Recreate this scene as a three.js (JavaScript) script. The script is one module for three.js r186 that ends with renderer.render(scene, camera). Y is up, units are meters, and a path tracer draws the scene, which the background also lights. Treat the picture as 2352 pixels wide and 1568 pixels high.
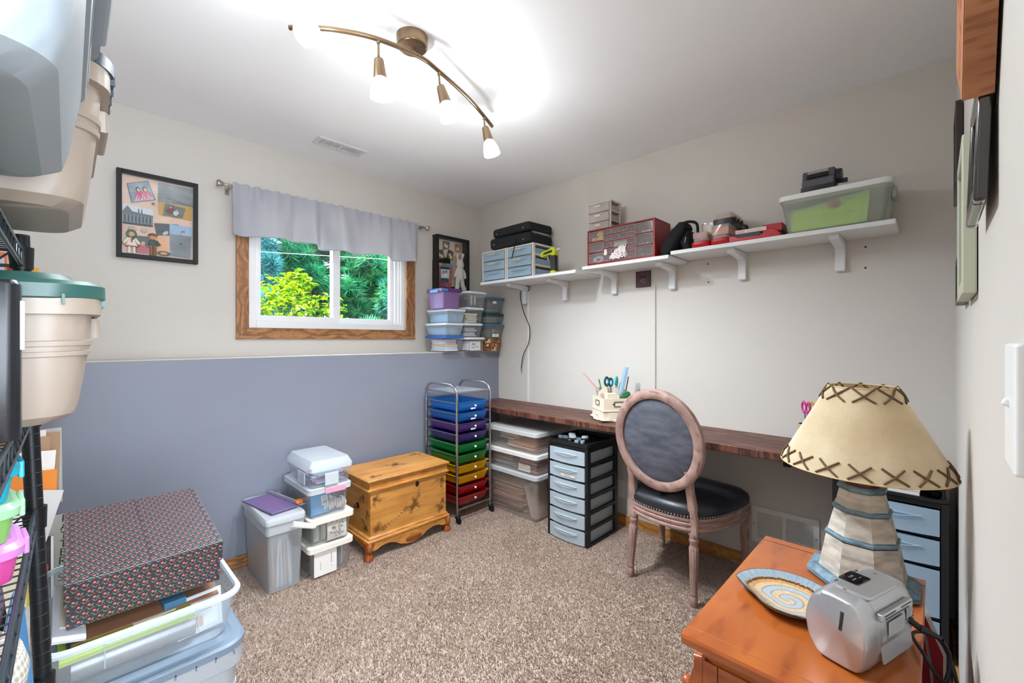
import * as THREE from 'three';
import { mergeGeometries, toCreasedNormals } from 'three/addons/utils/BufferGeometryUtils.js';
import { RoundedBoxGeometry } from 'three/addons/geometries/RoundedBoxGeometry.js';
import { RectAreaLightUniformsLib } from 'three/addons/lights/RectAreaLightUniformsLib.js';
import { MarchingCubes } from 'three/addons/objects/MarchingCubes.js';

// ------------------------------------------------------------------ camera, sky, sun, exposure
RectAreaLightUniformsLib.init();
const scene = new THREE.Scene();
const camera = new THREE.PerspectiveCamera(76.36, 2352 / 1568, 0.02, 200);
camera.position.set(0, 1.22, 0);
camera.lookAt(Math.sin(0.79622), 1.22, -Math.cos(0.79622));
camera.setViewOffset(2352, 1568, 0, 5.5, 2352, 1568);
const renderer = new THREE.WebGLRenderer();
renderer.toneMapping = THREE.LinearToneMapping;
renderer.toneMappingExposure = 1.4;
renderer.shadowMap.enabled = true;
const SKY = new THREE.Color().setRGB(0.66, 0.87, 1.1);
scene.background = SKY; scene.backgroundIntensity = 8;
const sun = new THREE.DirectionalLight(0xfff1dc, 26);      // from the north-west, kept off the window by an added overhang
sun.position.set(-7, 12, -9.5); sun.target.position.set(2, 1, -5);
sun.castShadow = true; sun.shadow.camera.left = -14; sun.shadow.camera.right = 14; sun.shadow.camera.top = 14; sun.shadow.camera.bottom = -14; sun.shadow.camera.far = 60;
scene.add(sun, sun.target);
const LAMP_CD = 4.6, GLOW_CD = 0.22, UNSEEN_HALL_PANEL = 30, UNSEEN_HALL_WINDOW = 9.5;      // candela of one spot head and of its opal glow; radiance of the unseen hall panel and of the unseen glowing hall window
const LAMP_COLOR = 0xeef7ff, UNSEEN_HALL_COLOR = 0xe2f0ff;

// ------------------------------------------------------------------ helpers
const PI = Math.PI, V = (x, y, z) => new THREE.Vector3(x, y, z);
let seed_ = 7; const rnd = () => { seed_ = (seed_ * 1664525 + 1013904223) >>> 0; return seed_ / 4294967296; };
const rr = (a, b) => a + (b - a) * rnd();
const perm = new Uint8Array(512); { let s = 99; const p = [...Array(256).keys()]; for (let i = 255; i > 0; i--) { s = (s * 1103515245 + 12345) & 0x7fffffff; const j = s % (i + 1); [p[i], p[j]] = [p[j], p[i]]; } for (let i = 0; i < 512; i++) perm[i] = p[i & 255]; }
function noise(x, y) { const xi = Math.floor(x), yi = Math.floor(y), fx = x - xi, fy = y - yi, u = fx * fx * (3 - 2 * fx), v = fy * fy * (3 - 2 * fy), h = (i, j) => perm[perm[i & 255] + (j & 255)] / 255; const a = h(xi, yi), b = h(xi + 1, yi), c = h(xi, yi + 1), d = h(xi + 1, yi + 1); return a + (b - a) * u + (c - a) * v + (a - b - c + d) * u * v; }
function fbm(x, y, o = 4) { let s = 0, a = 0.5, t = 0; for (let i = 0; i < o; i++) { s += a * noise(x, y); t += a; a *= 0.5; x = x * 2 + 17.3; y = y * 2 + 5.1; } return s / t; }
const used = {};
function numbered(n) { const k = used[n] = (used[n] ?? -1) + 1; return k ? n + '_' + String(k).padStart(3, '0') : n; }
function tag(o, label, category, group) { o.userData.label = label; o.userData.category = category; if (group) o.userData.group = group; return o; }
function thing(name, label, category, pos = [0, 0, 0], ry = 0, group) { const o = new THREE.Group(); o.name = numbered(name); o.position.set(...pos); o.rotation.y = ry; scene.add(o); return tag(o, label, category, group); }
function mesh(name, g, m, parent) { const o = new THREE.Mesh(Array.isArray(g) ? mg(g) : g, m); o.name = name; o.castShadow = o.receiveShadow = true; if (parent) parent.add(o); return o; }
const part = (name, g, m, parent, label) => { const o = mesh(name, g, m, parent); if (label) o.userData.label = label; return o; };
const parts = (name, list, m, parent) => list.map((g) => part(name, g, m, parent));
function struct(name, g, m, parent) { const o = mesh(parent ? name : numbered(name), g, m, parent || scene); if (!parent) o.userData.kind = 'structure'; return o; }
function one(name, label, category, g, m, pos = [0, 0, 0], ry = 0, group) { const o = mesh(numbered(name), g, m, scene); o.position.set(...pos); o.rotation.y = ry; return tag(o, label, category, group); }
function mg(list) { list = list.filter(Boolean).map((g) => { const a = g.index ? g.toNonIndexed() : g; for (const k of Object.keys(a.attributes)) if (!['position', 'normal', 'uv'].includes(k)) a.deleteAttribute(k); if (!a.attributes.uv) a.setAttribute('uv', new THREE.BufferAttribute(new Float32Array(a.attributes.position.count * 2), 2)); if (!a.attributes.normal) a.computeVertexNormals(); return a; }); return list.length === 1 ? list[0] : mergeGeometries(list); }
// box whose base centre is at x, y, z
function bx(w, h, d, x = 0, y = 0, z = 0, r = 0) { const g = r > 0 ? new RoundedBoxGeometry(w, h, d, 2, Math.min(r, w / 2.01, h / 2.01, d / 2.01)) : new THREE.BoxGeometry(w, h, d); g.translate(x, y + h / 2, z); return g; }
// box from corner to corner
const b2 = (x0, y0, z0, x1, y1, z1, r = 0) => bx(Math.abs(x1 - x0), Math.abs(y1 - y0), Math.abs(z1 - z0), (x0 + x1) / 2, Math.min(y0, y1), (z0 + z1) / 2, r);
function cyl(r0, r1, h, x = 0, y = 0, z = 0, seg = 20) { const g = new THREE.CylinderGeometry(r1, r0, h, seg); g.translate(x, y + h / 2, z); return g; }
function lathe(pts, seg = 32) { return new THREE.LatheGeometry(pts.map(([x, y]) => new THREE.Vector2(x, y)), seg); }
function tube(pts, r, seg = 0, closed = false, rs = 8, tension = 0.5) { const c = new THREE.CatmullRomCurve3(pts.map((p) => (p.isVector3 ? p : V(...p))), closed, 'catmullrom', tension); return new THREE.TubeGeometry(c, seg || pts.length * 6, r, rs, closed); }
function rod(a, b, r, rs = 8, r1) { a = a.isVector3 ? a : V(...a); b = b.isVector3 ? b : V(...b); const d = b.clone().sub(a), g = new THREE.CylinderGeometry(r1 ?? r, r, d.length(), rs); g.applyQuaternion(new THREE.Quaternion().setFromUnitVectors(V(0, 1, 0), d.clone().normalize())); g.translate((a.x + b.x) / 2, (a.y + b.y) / 2, (a.z + b.z) / 2); return g; }
function bar(a, b, w, h) { a = V(...a); b = V(...b); const d = b.clone().sub(a), g = new THREE.BoxGeometry(w, h, d.length()), m = new THREE.Matrix4().lookAt(a, b, Math.abs(d.y) > 0.95 * d.length() ? V(1, 0, 0) : V(0, 1, 0)); g.applyMatrix4(m); g.translate((a.x + b.x) / 2, (a.y + b.y) / 2, (a.z + b.z) / 2); return g; }
function shp(pts, smooth) { const s = new THREE.Shape(); if (smooth) { s.setFromPoints(new THREE.CatmullRomCurve3(pts.map(([x, y]) => V(x, y, 0)), true).getPoints(pts.length * (smooth === true ? 6 : smooth)).map((p) => new THREE.Vector2(p.x, p.y))); } else s.setFromPoints(pts.map(([x, y]) => new THREE.Vector2(x, y))); return s; }
function ext(s, depth, bevel = 0, holes) { if (Array.isArray(s)) s = shp(s); if (holes) s.holes.push(...holes); const g = new THREE.ExtrudeGeometry(s, { depth: depth - 2 * bevel, bevelEnabled: bevel > 0, bevelThickness: bevel, bevelSize: bevel, bevelOffset: -bevel, bevelSegments: 2, curveSegments: 16 }); g.translate(0, 0, bevel); return g; }
function rrShape(w, h, r) { const s = new THREE.Shape(), x = -w / 2, y = -h / 2; s.moveTo(x + r, y); s.lineTo(x + w - r, y); s.quadraticCurveTo(x + w, y, x + w, y + r); s.lineTo(x + w, y + h - r); s.quadraticCurveTo(x + w, y + h, x + w - r, y + h); s.lineTo(x + r, y + h); s.quadraticCurveTo(x, y + h, x, y + h - r); s.lineTo(x, y + r); s.quadraticCurveTo(x, y, x + r, y); return s; }
function ringPts(w, d, r, n = 4) { r = Math.max(1e-4, Math.min(r, w / 2 - 1e-4, d / 2 - 1e-4)); const out = []; for (const [sx, sz, a0] of [[1, 1, 0], [1, -1, 1], [-1, -1, 2], [-1, 1, 3]]) for (let k = 0; k <= n; k++) { const a = PI / 2 - (a0 + k / n) * PI / 2; out.push([sx * (w / 2 - r) + r * Math.cos(a), sz * (d / 2 - r) + r * Math.sin(a)]); } return out; }
// skin of rounded rectangles: secs [{w,d,r,y,x,z}] from the bottom up
function loft(secs, { bottom = true, top = true, n = 4, crease = 0.6, pts } = {}) {
  const P = [], U = [], I = []; let N = 0, vv = 0;
  secs.forEach((s, k) => { const ring = s.pts || ringPts(s.w, s.d, s.r ?? 0.01, n); N = ring.length; if (k) { const q = secs[k - 1]; vv += Math.hypot(s.y - q.y, ((s.w ?? 0) - (q.w ?? 0)) / 2); } let u = 0; for (let i = 0; i <= N; i++) { const [x, z] = ring[i % N]; if (i) { const [px, pz] = ring[i - 1]; u += Math.hypot(x - px, z - pz); } P.push(x + (s.x || 0), s.y, z + (s.z || 0)); U.push(u, vv); } });
  const M = N + 1;
  for (let k = 0; k + 1 < secs.length; k++) for (let i = 0; i < N; i++) { const a = k * M + i, b = a + 1, c = a + M, d = c + 1; I.push(a, b, d, a, d, c); }
  const cap = (k, up) => { const c = P.length / 3, s = secs[k]; P.push(s.x || 0, s.y, s.z || 0); U.push(s.x || 0, s.z || 0); const o = P.length / 3; for (let i = 0; i <= N; i++) { const j = (k * M + i) * 3; P.push(P[j], P[j + 1], P[j + 2]); U.push(P[j], P[j + 2]); } for (let i = 0; i < N; i++) up ? I.push(c, o + i, o + i + 1) : I.push(c, o + i + 1, o + i); };
  if (bottom) cap(0, false); if (top) cap(secs.length - 1, true);
  const g = new THREE.BufferGeometry(); g.setAttribute('position', new THREE.Float32BufferAttribute(P, 3)); g.setAttribute('uv', new THREE.Float32BufferAttribute(U, 2)); g.setIndex(I); g.computeVertexNormals();
  return toCreasedNormals(g, crease);
}
// uv in metres from the face's direction; 'swap' turns the grain
function uvm(g, swap = false, k = 1, ox = 0, oy = 0) { g = Array.isArray(g) ? mg(g) : g.index ? g.toNonIndexed() : g; const p = g.attributes.position, uv = new Float32Array(p.count * 2), a = V(), b = V(), c = V(), n = V(); for (let i = 0; i < p.count; i += 3) { a.fromBufferAttribute(p, i); b.fromBufferAttribute(p, i + 1); c.fromBufferAttribute(p, i + 2); n.copy(b).sub(a).cross(c.clone().sub(a)); const X = Math.abs(n.x), Y = Math.abs(n.y), Z = Math.abs(n.z); for (let j = 0; j < 3; j++) { const q = [a, b, c][j]; let u, v; if (X > Y && X > Z) { u = q.z; v = q.y; } else if (Y > Z) { u = q.x; v = q.z; } else { u = q.x; v = q.y; } if (swap) [u, v] = [v, u]; uv[(i + j) * 2] = (u + ox) * k; uv[(i + j) * 2 + 1] = (v + oy) * k; } } g.setAttribute('uv', new THREE.BufferAttribute(uv, 2)); return g; }
const tr = (g, x = 0, y = 0, z = 0) => g.translate(x, y, z), rx = (g, a) => g.rotateX(a), ry = (g, a) => g.rotateY(a), rz = (g, a) => g.rotateZ(a), sc = (g, x, y, z) => g.scale(x, y ?? x, z ?? x);
// body drawn as a smooth union of tapered capsules [ax,ay,az,ra, bx,by,bz,rb]
function blob(caps, cell, k = 0.01) {
  const lo = [1e9, 1e9, 1e9], hi = [-1e9, -1e9, -1e9]; for (const c of caps) for (const o of [0, 4]) for (let i = 0; i < 3; i++) { lo[i] = Math.min(lo[i], c[o + i] - c[o + 3] - 2 * cell); hi[i] = Math.max(hi[i], c[o + i] + c[o + 3] + 2 * cell); }
  const half = Math.max(hi[0] - lo[0], hi[1] - lo[1], hi[2] - lo[2]) / 2, ctr = lo.map((l, i) => (l + hi[i]) / 2), res = Math.min(64, Math.ceil((2 * half) / cell) + 4), mc = new MarchingCubes(res, new THREE.MeshBasicMaterial(), false, false, 60000); mc.isolation = 0;
  const h = res / 2; let i = 0;
  for (let z = 0; z < res; z++) for (let y = 0; y < res; y++) for (let x = 0; x < res; x++, i++) { const p = [ctr[0] + ((x - h) / h) * half, ctr[1] + ((y - h) / h) * half, ctr[2] + ((z - h) / h) * half]; let s = 1e9; for (const c of caps) { const d = [c[4] - c[0], c[5] - c[1], c[6] - c[2]], q = [p[0] - c[0], p[1] - c[1], p[2] - c[2]], dd = d[0] * d[0] + d[1] * d[1] + d[2] * d[2], t = dd ? Math.max(0, Math.min(1, (q[0] * d[0] + q[1] * d[1] + q[2] * d[2]) / dd)) : 0, e = Math.hypot(q[0] - d[0] * t, q[1] - d[1] * t, q[2] - d[2] * t) - (c[3] + (c[7] - c[3]) * t), w = Math.max(k - Math.abs(s - e), 0) / k; s = Math.min(s, e) - w * w * k * 0.25; } mc.field[i] = -s; }
  mc.update(); const g = new THREE.BufferGeometry(); g.setAttribute('position', new THREE.BufferAttribute(mc.positionArray.slice(0, mc.count * 3), 3)); g.setAttribute('normal', new THREE.BufferAttribute(mc.normalArray.slice(0, mc.count * 3), 3)); g.scale(half, half, half); g.translate(...ctr); return g;
}

// ------------------------------------------------------------------ textures
function canvasTex(w, h, draw, rep) { const c = document.createElement('canvas'); c.width = w; c.height = h; const x = c.getContext('2d'); draw(x, w, h); const t = new THREE.CanvasTexture(c); t.colorSpace = THREE.SRGBColorSpace; t.anisotropy = 8; if (rep) { t.wrapS = t.wrapT = THREE.RepeatWrapping; t.repeat.set(rep, rep); } return t; }
function dataTex(w, h, fn, srgb = true, rep = 1, mirror = true) { const d = new Uint8Array(w * h * 4); for (let y = 0, i = 0; y < h; y++) for (let x = 0; x < w; x++, i += 4) { const c = fn(x / w, y / h, x, y); if (typeof c === 'number') d[i] = d[i + 1] = d[i + 2] = c; else { d[i] = c[0]; d[i + 1] = c[1]; d[i + 2] = c[2]; } d[i + 3] = 255; } const t = new THREE.DataTexture(d, w, h); t.magFilter = THREE.LinearFilter; t.minFilter = THREE.LinearMipmapLinearFilter; t.generateMipmaps = true; if (srgb) t.colorSpace = THREE.SRGBColorSpace; t.wrapS = t.wrapT = mirror ? THREE.MirroredRepeatWrapping : THREE.RepeatWrapping; t.repeat.set(rep, rep); t.needsUpdate = true; return t; }
const mix = (a, b, t) => a.map((x, i) => x + (b[i] - x) * Math.max(0, Math.min(1, t)));
function woodTex(light, dark, { n = 512, size = 0.5, fine = 60, rings = 7, amt = 1, seed = 0 } = {}) { return dataTex(n, n, (u, v) => { const w = fbm(u * 2.2 + seed, v * 3 + seed, 3), r = Math.sin((v * rings + w * 3.2) * 6.283), f = fbm(u * 6 + seed, v * fine + seed * 3, 3), p = Math.max(0, fbm(u * 14, v * fine * 2.2 + 9, 2) - 0.56) * 2.6; return mix(light, dark, amt * (0.3 + 0.25 * r + 0.75 * (f - 0.45) + p + (w - 0.5) * 0.6)); }, true, 1 / size); }

// ------------------------------------------------------------------ materials
const M = (color, roughness = 0.6, o = {}) => new THREE.MeshStandardMaterial({ color, roughness, ...o });
const Ph = (color, roughness, o = {}) => new THREE.MeshPhysicalMaterial({ color, roughness, ...o });
const clear = (color = 0xeef2f5, t = 0.8, roughness = 0.32, o = {}) => Ph(color, roughness, { transmission: t, thickness: 0, ior: 1.45, side: THREE.DoubleSide, ...o });
const MT = {
  clear: clear(0xf6f8fa, 0.9, 0.18),  glass: clear(0xffffff, 1, 0.0),
  white: M(0xe9e7e3, 0.5), whiteGloss: M(0xf0f0ee, 0.32), cream: M(0xe9e2d2, 0.5), black: M(0x121416, 0.42), blackMatte: M(0x0e0f11, 0.75), chrome: M(0xc9ccd0, 0.18, { metalness: 1 }), nickel: M(0xa8a39a, 0.32, { metalness: 1 }), brass: M(0x9a8063, 0.3, { metalness: 1 }), rubber: M(0x15161a, 0.6),
  paper: M(0xeeeae2, 0.85), kraft: M(0xb28d67, 0.85), grey: M(0x8f9699, 0.45), red: M(0xa01318, 0.35), darkRed: M(0x6e1319, 0.4),
};
MT.whitePaint = M(0xdedfdf, 0.45);
// ------------------------------------------------------------------ the room
const WX = -0.62, EX = 2.56, NZ = -2.91, LZ = -2.663, SZ = 0.055, HC = 2.387, LH = 1.122;
const peel = dataTex(512, 512, (u, v) => 128 + 90 * (fbm(u * 60, v * 60, 3) - 0.5) + 60 * (fbm(u * 9, v * 9, 2) - 0.5), false, 1.2);
const blot = (c, a, s = 6) => dataTex(256, 256, (u, v) => mix(c, c.map((k) => k * 0.9), a * (fbm(u * s, v * s, 4) - 0.2)), true, 0.6);
const wallMat = M(0xffffff, 0.62, { map: blot([209, 203, 195], 0.16), bumpMap: peel, bumpScale: 0.0006 });
const ceilMat = M(0xffffff, 0.8, { map: blot([246, 247, 249], 0.06), bumpMap: peel, bumpScale: 0.0008 });
const blueMat = M(0xffffff, 0.42, { map: blot([132, 136, 149], 0.25), bumpMap: peel, bumpScale: 0.0005 });
const oakTex = woodTex([186, 134, 86], [112, 70, 38], { size: 0.32, fine: 70, rings: 9 }), oak = M(0xffffff, 0.45, { map: oakTex });
const goldOakTex = woodTex([204, 148, 84], [150, 96, 46], { size: 0.32, fine: 60, rings: 6, seed: 4 }), goldOak = M(0xffffff, 0.42, { map: goldOakTex });

// carpet: speckled twisted yarn
const carpetPal = [[208, 189, 174], [198, 177, 161], [187, 165, 149], [217, 200, 186], [168, 140, 120], [112, 88, 70]];
const carpetTex = dataTex(1024, 1024, (u, v, x, y) => { const k = noise(x * 0.5, y * 0.5), q = noise(x * 0.37 + 40, y * 0.37 + 9), p = fbm(u * 9, v * 9, 3); let c = k < 0.1 ? carpetPal[5] : k < 0.2 ? carpetPal[4] : k < 0.5 ? carpetPal[2] : q > 0.62 ? carpetPal[3] : q > 0.4 ? carpetPal[0] : carpetPal[1]; return mix(c, [170, 142, 120], (p - 0.42) * 0.9); }, true, 1 / 0.9);
const carpetBump = dataTex(1024, 1024, (u, v, x, y) => 255 * noise(x * 0.5, y * 0.5), false, 1 / 0.9);
struct('floor', uvm(b2(-0.8, -0.1, -3.1, 2.7, 0, 1.45)), M(0xffffff, 0.95, { map: carpetTex, bumpMap: carpetBump, bumpScale: 0.004 }));
struct('ceiling', uvm(b2(-0.8, HC, -3.1, 2.7, HC + 0.1, 1.45)), ceilMat);
struct('wall_east', uvm(b2(EX, 0, -3.1, EX + 0.1, HC, 0.17)), wallMat);
struct('wall_west', uvm(b2(WX - 0.1, 0, -3.1, WX, HC, 0.17)), wallMat);
// door opening from x -0.45 to 0.35 behind the camera
struct('wall_south', uvm([b2(WX, 0, SZ, -0.45, HC, 0.17), b2(0.35, 0, SZ, EX, HC, 0.17), b2(-0.45, 2.03, SZ, 0.35, HC, 0.17)]), wallMat);
const WIN = { x0: 0.744, x1: 1.806, y0: 1.288, y1: 1.93 };
struct('wall_north', uvm([b2(WX, 0, NZ - 0.2, WIN.x0, HC, NZ), b2(WIN.x1, 0, NZ - 0.2, EX, HC, NZ), b2(WIN.x0, 0, NZ - 0.2, WIN.x1, WIN.y0, NZ), b2(WIN.x0, WIN.y1, NZ - 0.2, WIN.x1, HC, NZ)]), wallMat);
const ledge = struct('wall_ledge', uvm(b2(WX, 0, NZ, EX, LH - 0.004, LZ)), blueMat);
struct('ledge_top', uvm(b2(WX, LH - 0.004, NZ, EX, LH, LZ + 0.0015)), wallMat, ledge);
struct('baseboard_east', uvm(b2(EX - 0.013, 0, LZ, EX, 0.066, SZ, 0.003)), goldOak);
struct('baseboard_ledge', uvm(b2(WX, 0, LZ, EX - 0.013, 0.066, LZ + 0.013, 0.003)), oak);
struct('baseboard_south', uvm(b2(0.412, 0, SZ - 0.013, EX - 0.013, 0.066, SZ, 0.003)), goldOak);
// hall behind the doorway
struct('wall_hall', uvm([b2(-0.8, 0, 1.3, 1.2, HC, 1.4), b2(-0.9, 0, 0.17, -0.8, HC, 1.4), b2(1.2, 0, 0.17, 1.3, HC, 1.4)]), wallMat);
const casing = new THREE.Group(); casing.name = 'door_1'; casing.userData.kind = 'structure'; scene.add(casing);
struct('door_jamb', uvm([b2(-0.45, 0, SZ, -0.435, 2.03, 0.17), b2(0.335, 0, SZ, 0.35, 2.03, 0.17), b2(-0.435, 2.015, SZ, 0.335, 2.03, 0.17)], true), oak, casing);
struct('door_casing', uvm([b2(-0.51, 0, SZ - 0.012, -0.45, 2.09, SZ), b2(0.35, 0, SZ - 0.012, 0.41, 2.09, SZ), b2(-0.45, 2.03, SZ - 0.012, 0.35, 2.09, SZ)], true), oak, casing);
{ // unseen hall ceiling panel, placed to light the room from behind the camera
  const t = thing('unseen_hall_light', 'unseen flat square ceiling light in the hall, placed to light the room through the doorway', 'lamp', [0.15, HC, 0.72]);
  part('housing', bx(0.62, 0.02, 0.62, 0, -0.02, 0, 0.005), MT.white, t);
  part('unseen_lamp_diffuser', bx(0.58, 0.004, 0.58, 0, -0.026, 0), new THREE.MeshStandardMaterial({ color: 0xffffff, emissive: 0xfff6ea, emissiveIntensity: 2 }), t);
  const l = new THREE.RectAreaLight(UNSEEN_HALL_COLOR, UNSEEN_HALL_PANEL, 0.56, 0.56); l.position.set(0.15, HC - 0.03, 0.72); l.lookAt(0.15, 0, 0.72); scene.add(l);
}
{ // unseen hall window: glowing pane and area light, placed to brighten the room
  const w = new THREE.Group(); w.name = 'window_2'; w.userData.kind = 'structure'; scene.add(w);
  part('window_frame', [b2(-0.55, 0.3, 1.27, -0.5, 2.2, 1.3), b2(0.75, 0.3, 1.27, 0.8, 2.2, 1.3), b2(-0.5, 0.3, 1.27, 0.75, 0.35, 1.3), b2(-0.5, 2.15, 1.27, 0.75, 2.2, 1.3)], MT.whitePaint, w);
  part('unseen_glowing_pane', b2(-0.5, 0.35, 1.288, 0.75, 2.15, 1.292), new THREE.MeshStandardMaterial({ color: 0xffffff, emissive: 0xeaf3ff, emissiveIntensity: 2 }), w);
  const l = new THREE.RectAreaLight(UNSEEN_HALL_COLOR, UNSEEN_HALL_WINDOW, 1.2, 1.76); l.position.set(0.125, 1.25, 1.265); l.lookAt(0.125, 1.25, -3); scene.add(l);
}
// wall strips over the seams of the east wall
struct('trim_2', b2(EX - 0.008, 0.722, -2.329, EX, 1.63, -2.312, 0.002), MT.whitePaint);
struct('trim_3', b2(EX - 0.010, 0.722, -1.262, EX, 1.56, -1.25, 0.002), M(0xcfc8bf, 0.5));
{ // window
  const w = new THREE.Group(); w.name = 'window_1'; w.userData.kind = 'structure'; scene.add(w);
  const vinyl = M(0xf2f3f4, 0.38), { x0, x1, y0, y1 } = WIN, zf = NZ - 0.015, zb = NZ - 0.11;
  const fr = (a, b, c, d, z0, z1, wd, wt = wd, wr = wd, wb = wd) => [b2(a, b, z0, a + wd, d, z1, 0.003), b2(c - wr, b, z0, c, d, z1, 0.003), b2(a + wd, b, z0, c - wr, b + wb, z1, 0.003), b2(a + wd, d - wt, z0, c - wr, d, z1, 0.003)];
  part('window_frame', fr(x0, y0, x1, y1, zb, zf, 0.047, 0.04, 0.03, 0.043), vinyl, w);
  // tracks at the right side
  part('window_track', [b2(1.742, y0 + 0.043, zb, 1.776, y1 - 0.04, zf - 0.03), b2(1.762, y0 + 0.043, zb, 1.776, y1 - 0.04, zf - 0.012)], vinyl, w);
  const s1 = new THREE.Group(); s1.name = 'sash'; w.add(s1);
  part('sash_frame', fr(0.791, 1.331, 1.312, 1.89, zf - 0.05, zf - 0.018, 0.029, 0.03, 0.05, 0.035), vinyl, s1);
  part('pane', b2(0.818, 1.362, zf - 0.036, 1.266, 1.862, zf - 0.032), MT.glass, s1);
  part('sash_latch', [b2(1.249, 1.40, zf - 0.018, 1.262, 1.45, zf - 0.004, 0.005), b2(1.249, 1.70, zf - 0.018, 1.262, 1.75, zf - 0.004, 0.005), b2(1.255, 1.41, zf - 0.006, 1.259, 1.44, zf + 0.004, 0.002), b2(1.255, 1.71, zf - 0.006, 1.259, 1.74, zf + 0.004, 0.002)], vinyl, s1);
  const s2 = new THREE.Group(); s2.name = 'sash_001'; w.add(s2);
  part('sash_frame', fr(1.27, 1.331, 1.742, 1.89, zb + 0.005, zf - 0.055, 0.045, 0.03, 0.028, 0.036), vinyl, s2);
  part('pane', b2(1.313, 1.365, zb + 0.02, 1.716, 1.862, zb + 0.024), MT.glass, s2);
  const c = new THREE.Group(); c.name = 'trim_1'; c.userData.kind = 'structure'; scene.add(c);
  const X0 = 0.679, X1 = 1.883, Y0 = 1.22, Y1 = 1.995;
  const mitre = (pts) => ext(pts, 0.017, 0.002).translate(0, 0, NZ);
  part('casing', uvm(mitre([[X0, Y0], [x0, y0], [x0, y1], [X0, Y1]]), true), oak, c);
  part('casing', uvm(mitre([[X1, Y0], [X1, Y1], [x1, y1], [x1, y0]]), true), oak, c);
  part('casing', uvm(mitre([[X0, Y0], [X1, Y0], [x1, y0], [x0, y0]])), oak, c);
  part('casing', uvm(mitre([[X0, Y1], [x0, y1], [x1, y1], [X1, Y1]])), oak, c);
}
// ------------------------------------------------------------------ ceiling track light
{
  const t = thing('track_light', 'curved bronze ceiling bar with four opal glass spot heads', 'lamp', [0.93, HC, -1.45]);
  const ox = 0.93, oz = -1.45, L = (x, y, z) => [x - ox, y - HC, z - oz];
  const bronze = M(0x8d765d, 0.32, { metalness: 0.9, bumpMap: null });
  part('canopy', lathe([[0, -0.044], [0.052, -0.044], [0.058, -0.038], [0.06, -0.004], [0.06, 0]], 40), bronze, t);
  part('canopy_cap', tr(lathe([[0.001, -0.05], [0.04, -0.046], [0.05, -0.043]], 32), 0, 0, 0), bronze, t);
  part('hanger', rod(L(0.93, 2.345, -1.45), L(0.925, 2.293, -1.405), 0.006), bronze, t);
  part('bar', [tube([L(0.53, 2.288, -1.588), L(0.571, 2.288, -1.546), L(0.648, 2.288, -1.482), L(0.773, 2.289, -1.424), L(0.93, 2.29, -1.402), L(1.034, 2.289, -1.42), L(1.232, 2.288, -1.481), L(1.392, 2.287, -1.549), L(1.484, 2.286, -1.592)], 0.0085, 90, false, 12)], bronze, t);
  const glow = Ph(0xfff4e2, 0.35, { emissive: 0xffe2b0, emissiveIntensity: 0.62 });
  // bar point, direction in which the head points
  const heads = [[[0.571, 2.288, -1.546], [-0.3, -0.35, 0.85], 0.055], [[0.773, 2.289, -1.424], [0.12, -1, -0.05], 0.06], [[1.034, 2.289, -1.42], [0.3, -0.92, 0.1], 0.05], [[1.392, 2.287, -1.549], [0.22, -0.95, 0.14], 0.045]];
  for (const [p, d, drop] of heads) {
    const h = new THREE.Group(); h.name = 'spot_head'; t.add(h);
    const a = V(...L(...p)), n = V(...d).normalize(), j = a.clone().add(V(n.x * 0.01, -drop, n.z * 0.01));
    const orient = (g) => { g.applyQuaternion(new THREE.Quaternion().setFromUnitVectors(V(0, -1, 0), n)); return g.translate(j.x, j.y, j.z); };
    part('stem', [rod(a.clone().add(V(0, -0.006, 0)), j, 0.0042), rod(a.clone().add(V(0, 0.004, 0)), a.clone().add(V(0, -0.016, 0)), 0.0065)], bronze, h);
    const vents = []; for (let k = 0; k < 3; k++) for (const s of [0, 2.1, 4.2]) vents.push(ry(bx(0.009, 0.0022, 0.004, 0, -0.034 - k * 0.009, 0.0165 + k * 0.0008), s));
    part('socket', orient(lathe([[0, -0.008], [0.014, -0.008], [0.0165, -0.012], [0.0235, -0.072], [0.0215, -0.074], [0, -0.074]], 28)), bronze, h);
    part('vent_slot', orient(mg(vents)), MT.black, h);
    part('lamp_shade', orient(lathe([[0.02, -0.072], [0.025, -0.078], [0.033, -0.098], [0.039, -0.122], [0.041, -0.142], [0.038, -0.141], [0.03, -0.102], [0.02, -0.08]], 32)), glow, h);
    const f = orient(new THREE.SphereGeometry(0.012, 16, 10).translate(0, -0.112, 0)); part('bulb', f, new THREE.MeshStandardMaterial({ color: 0xffffff, emissive: 0xfff2d8, emissiveIntensity: 6 }), h);
    const l = new THREE.PointLight(LAMP_COLOR, GLOW_CD, 0, 2); l.position.copy(j).addScaledVector(n, 0.112).add(t.position); l.castShadow = true; l.shadow.radius = 0.7; scene.add(l);
    const sp = new THREE.SpotLight(LAMP_COLOR, LAMP_CD, 0, 1.2, 1, 2); sp.position.copy(j).addScaledVector(n, 0.146).add(t.position); sp.target.position.copy(sp.position).add(V(n.x * 0.6, n.y, n.z * 0.6)); sp.castShadow = true; sp.shadow.radius = 1.2; scene.add(sp, sp.target);
  }
}
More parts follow.
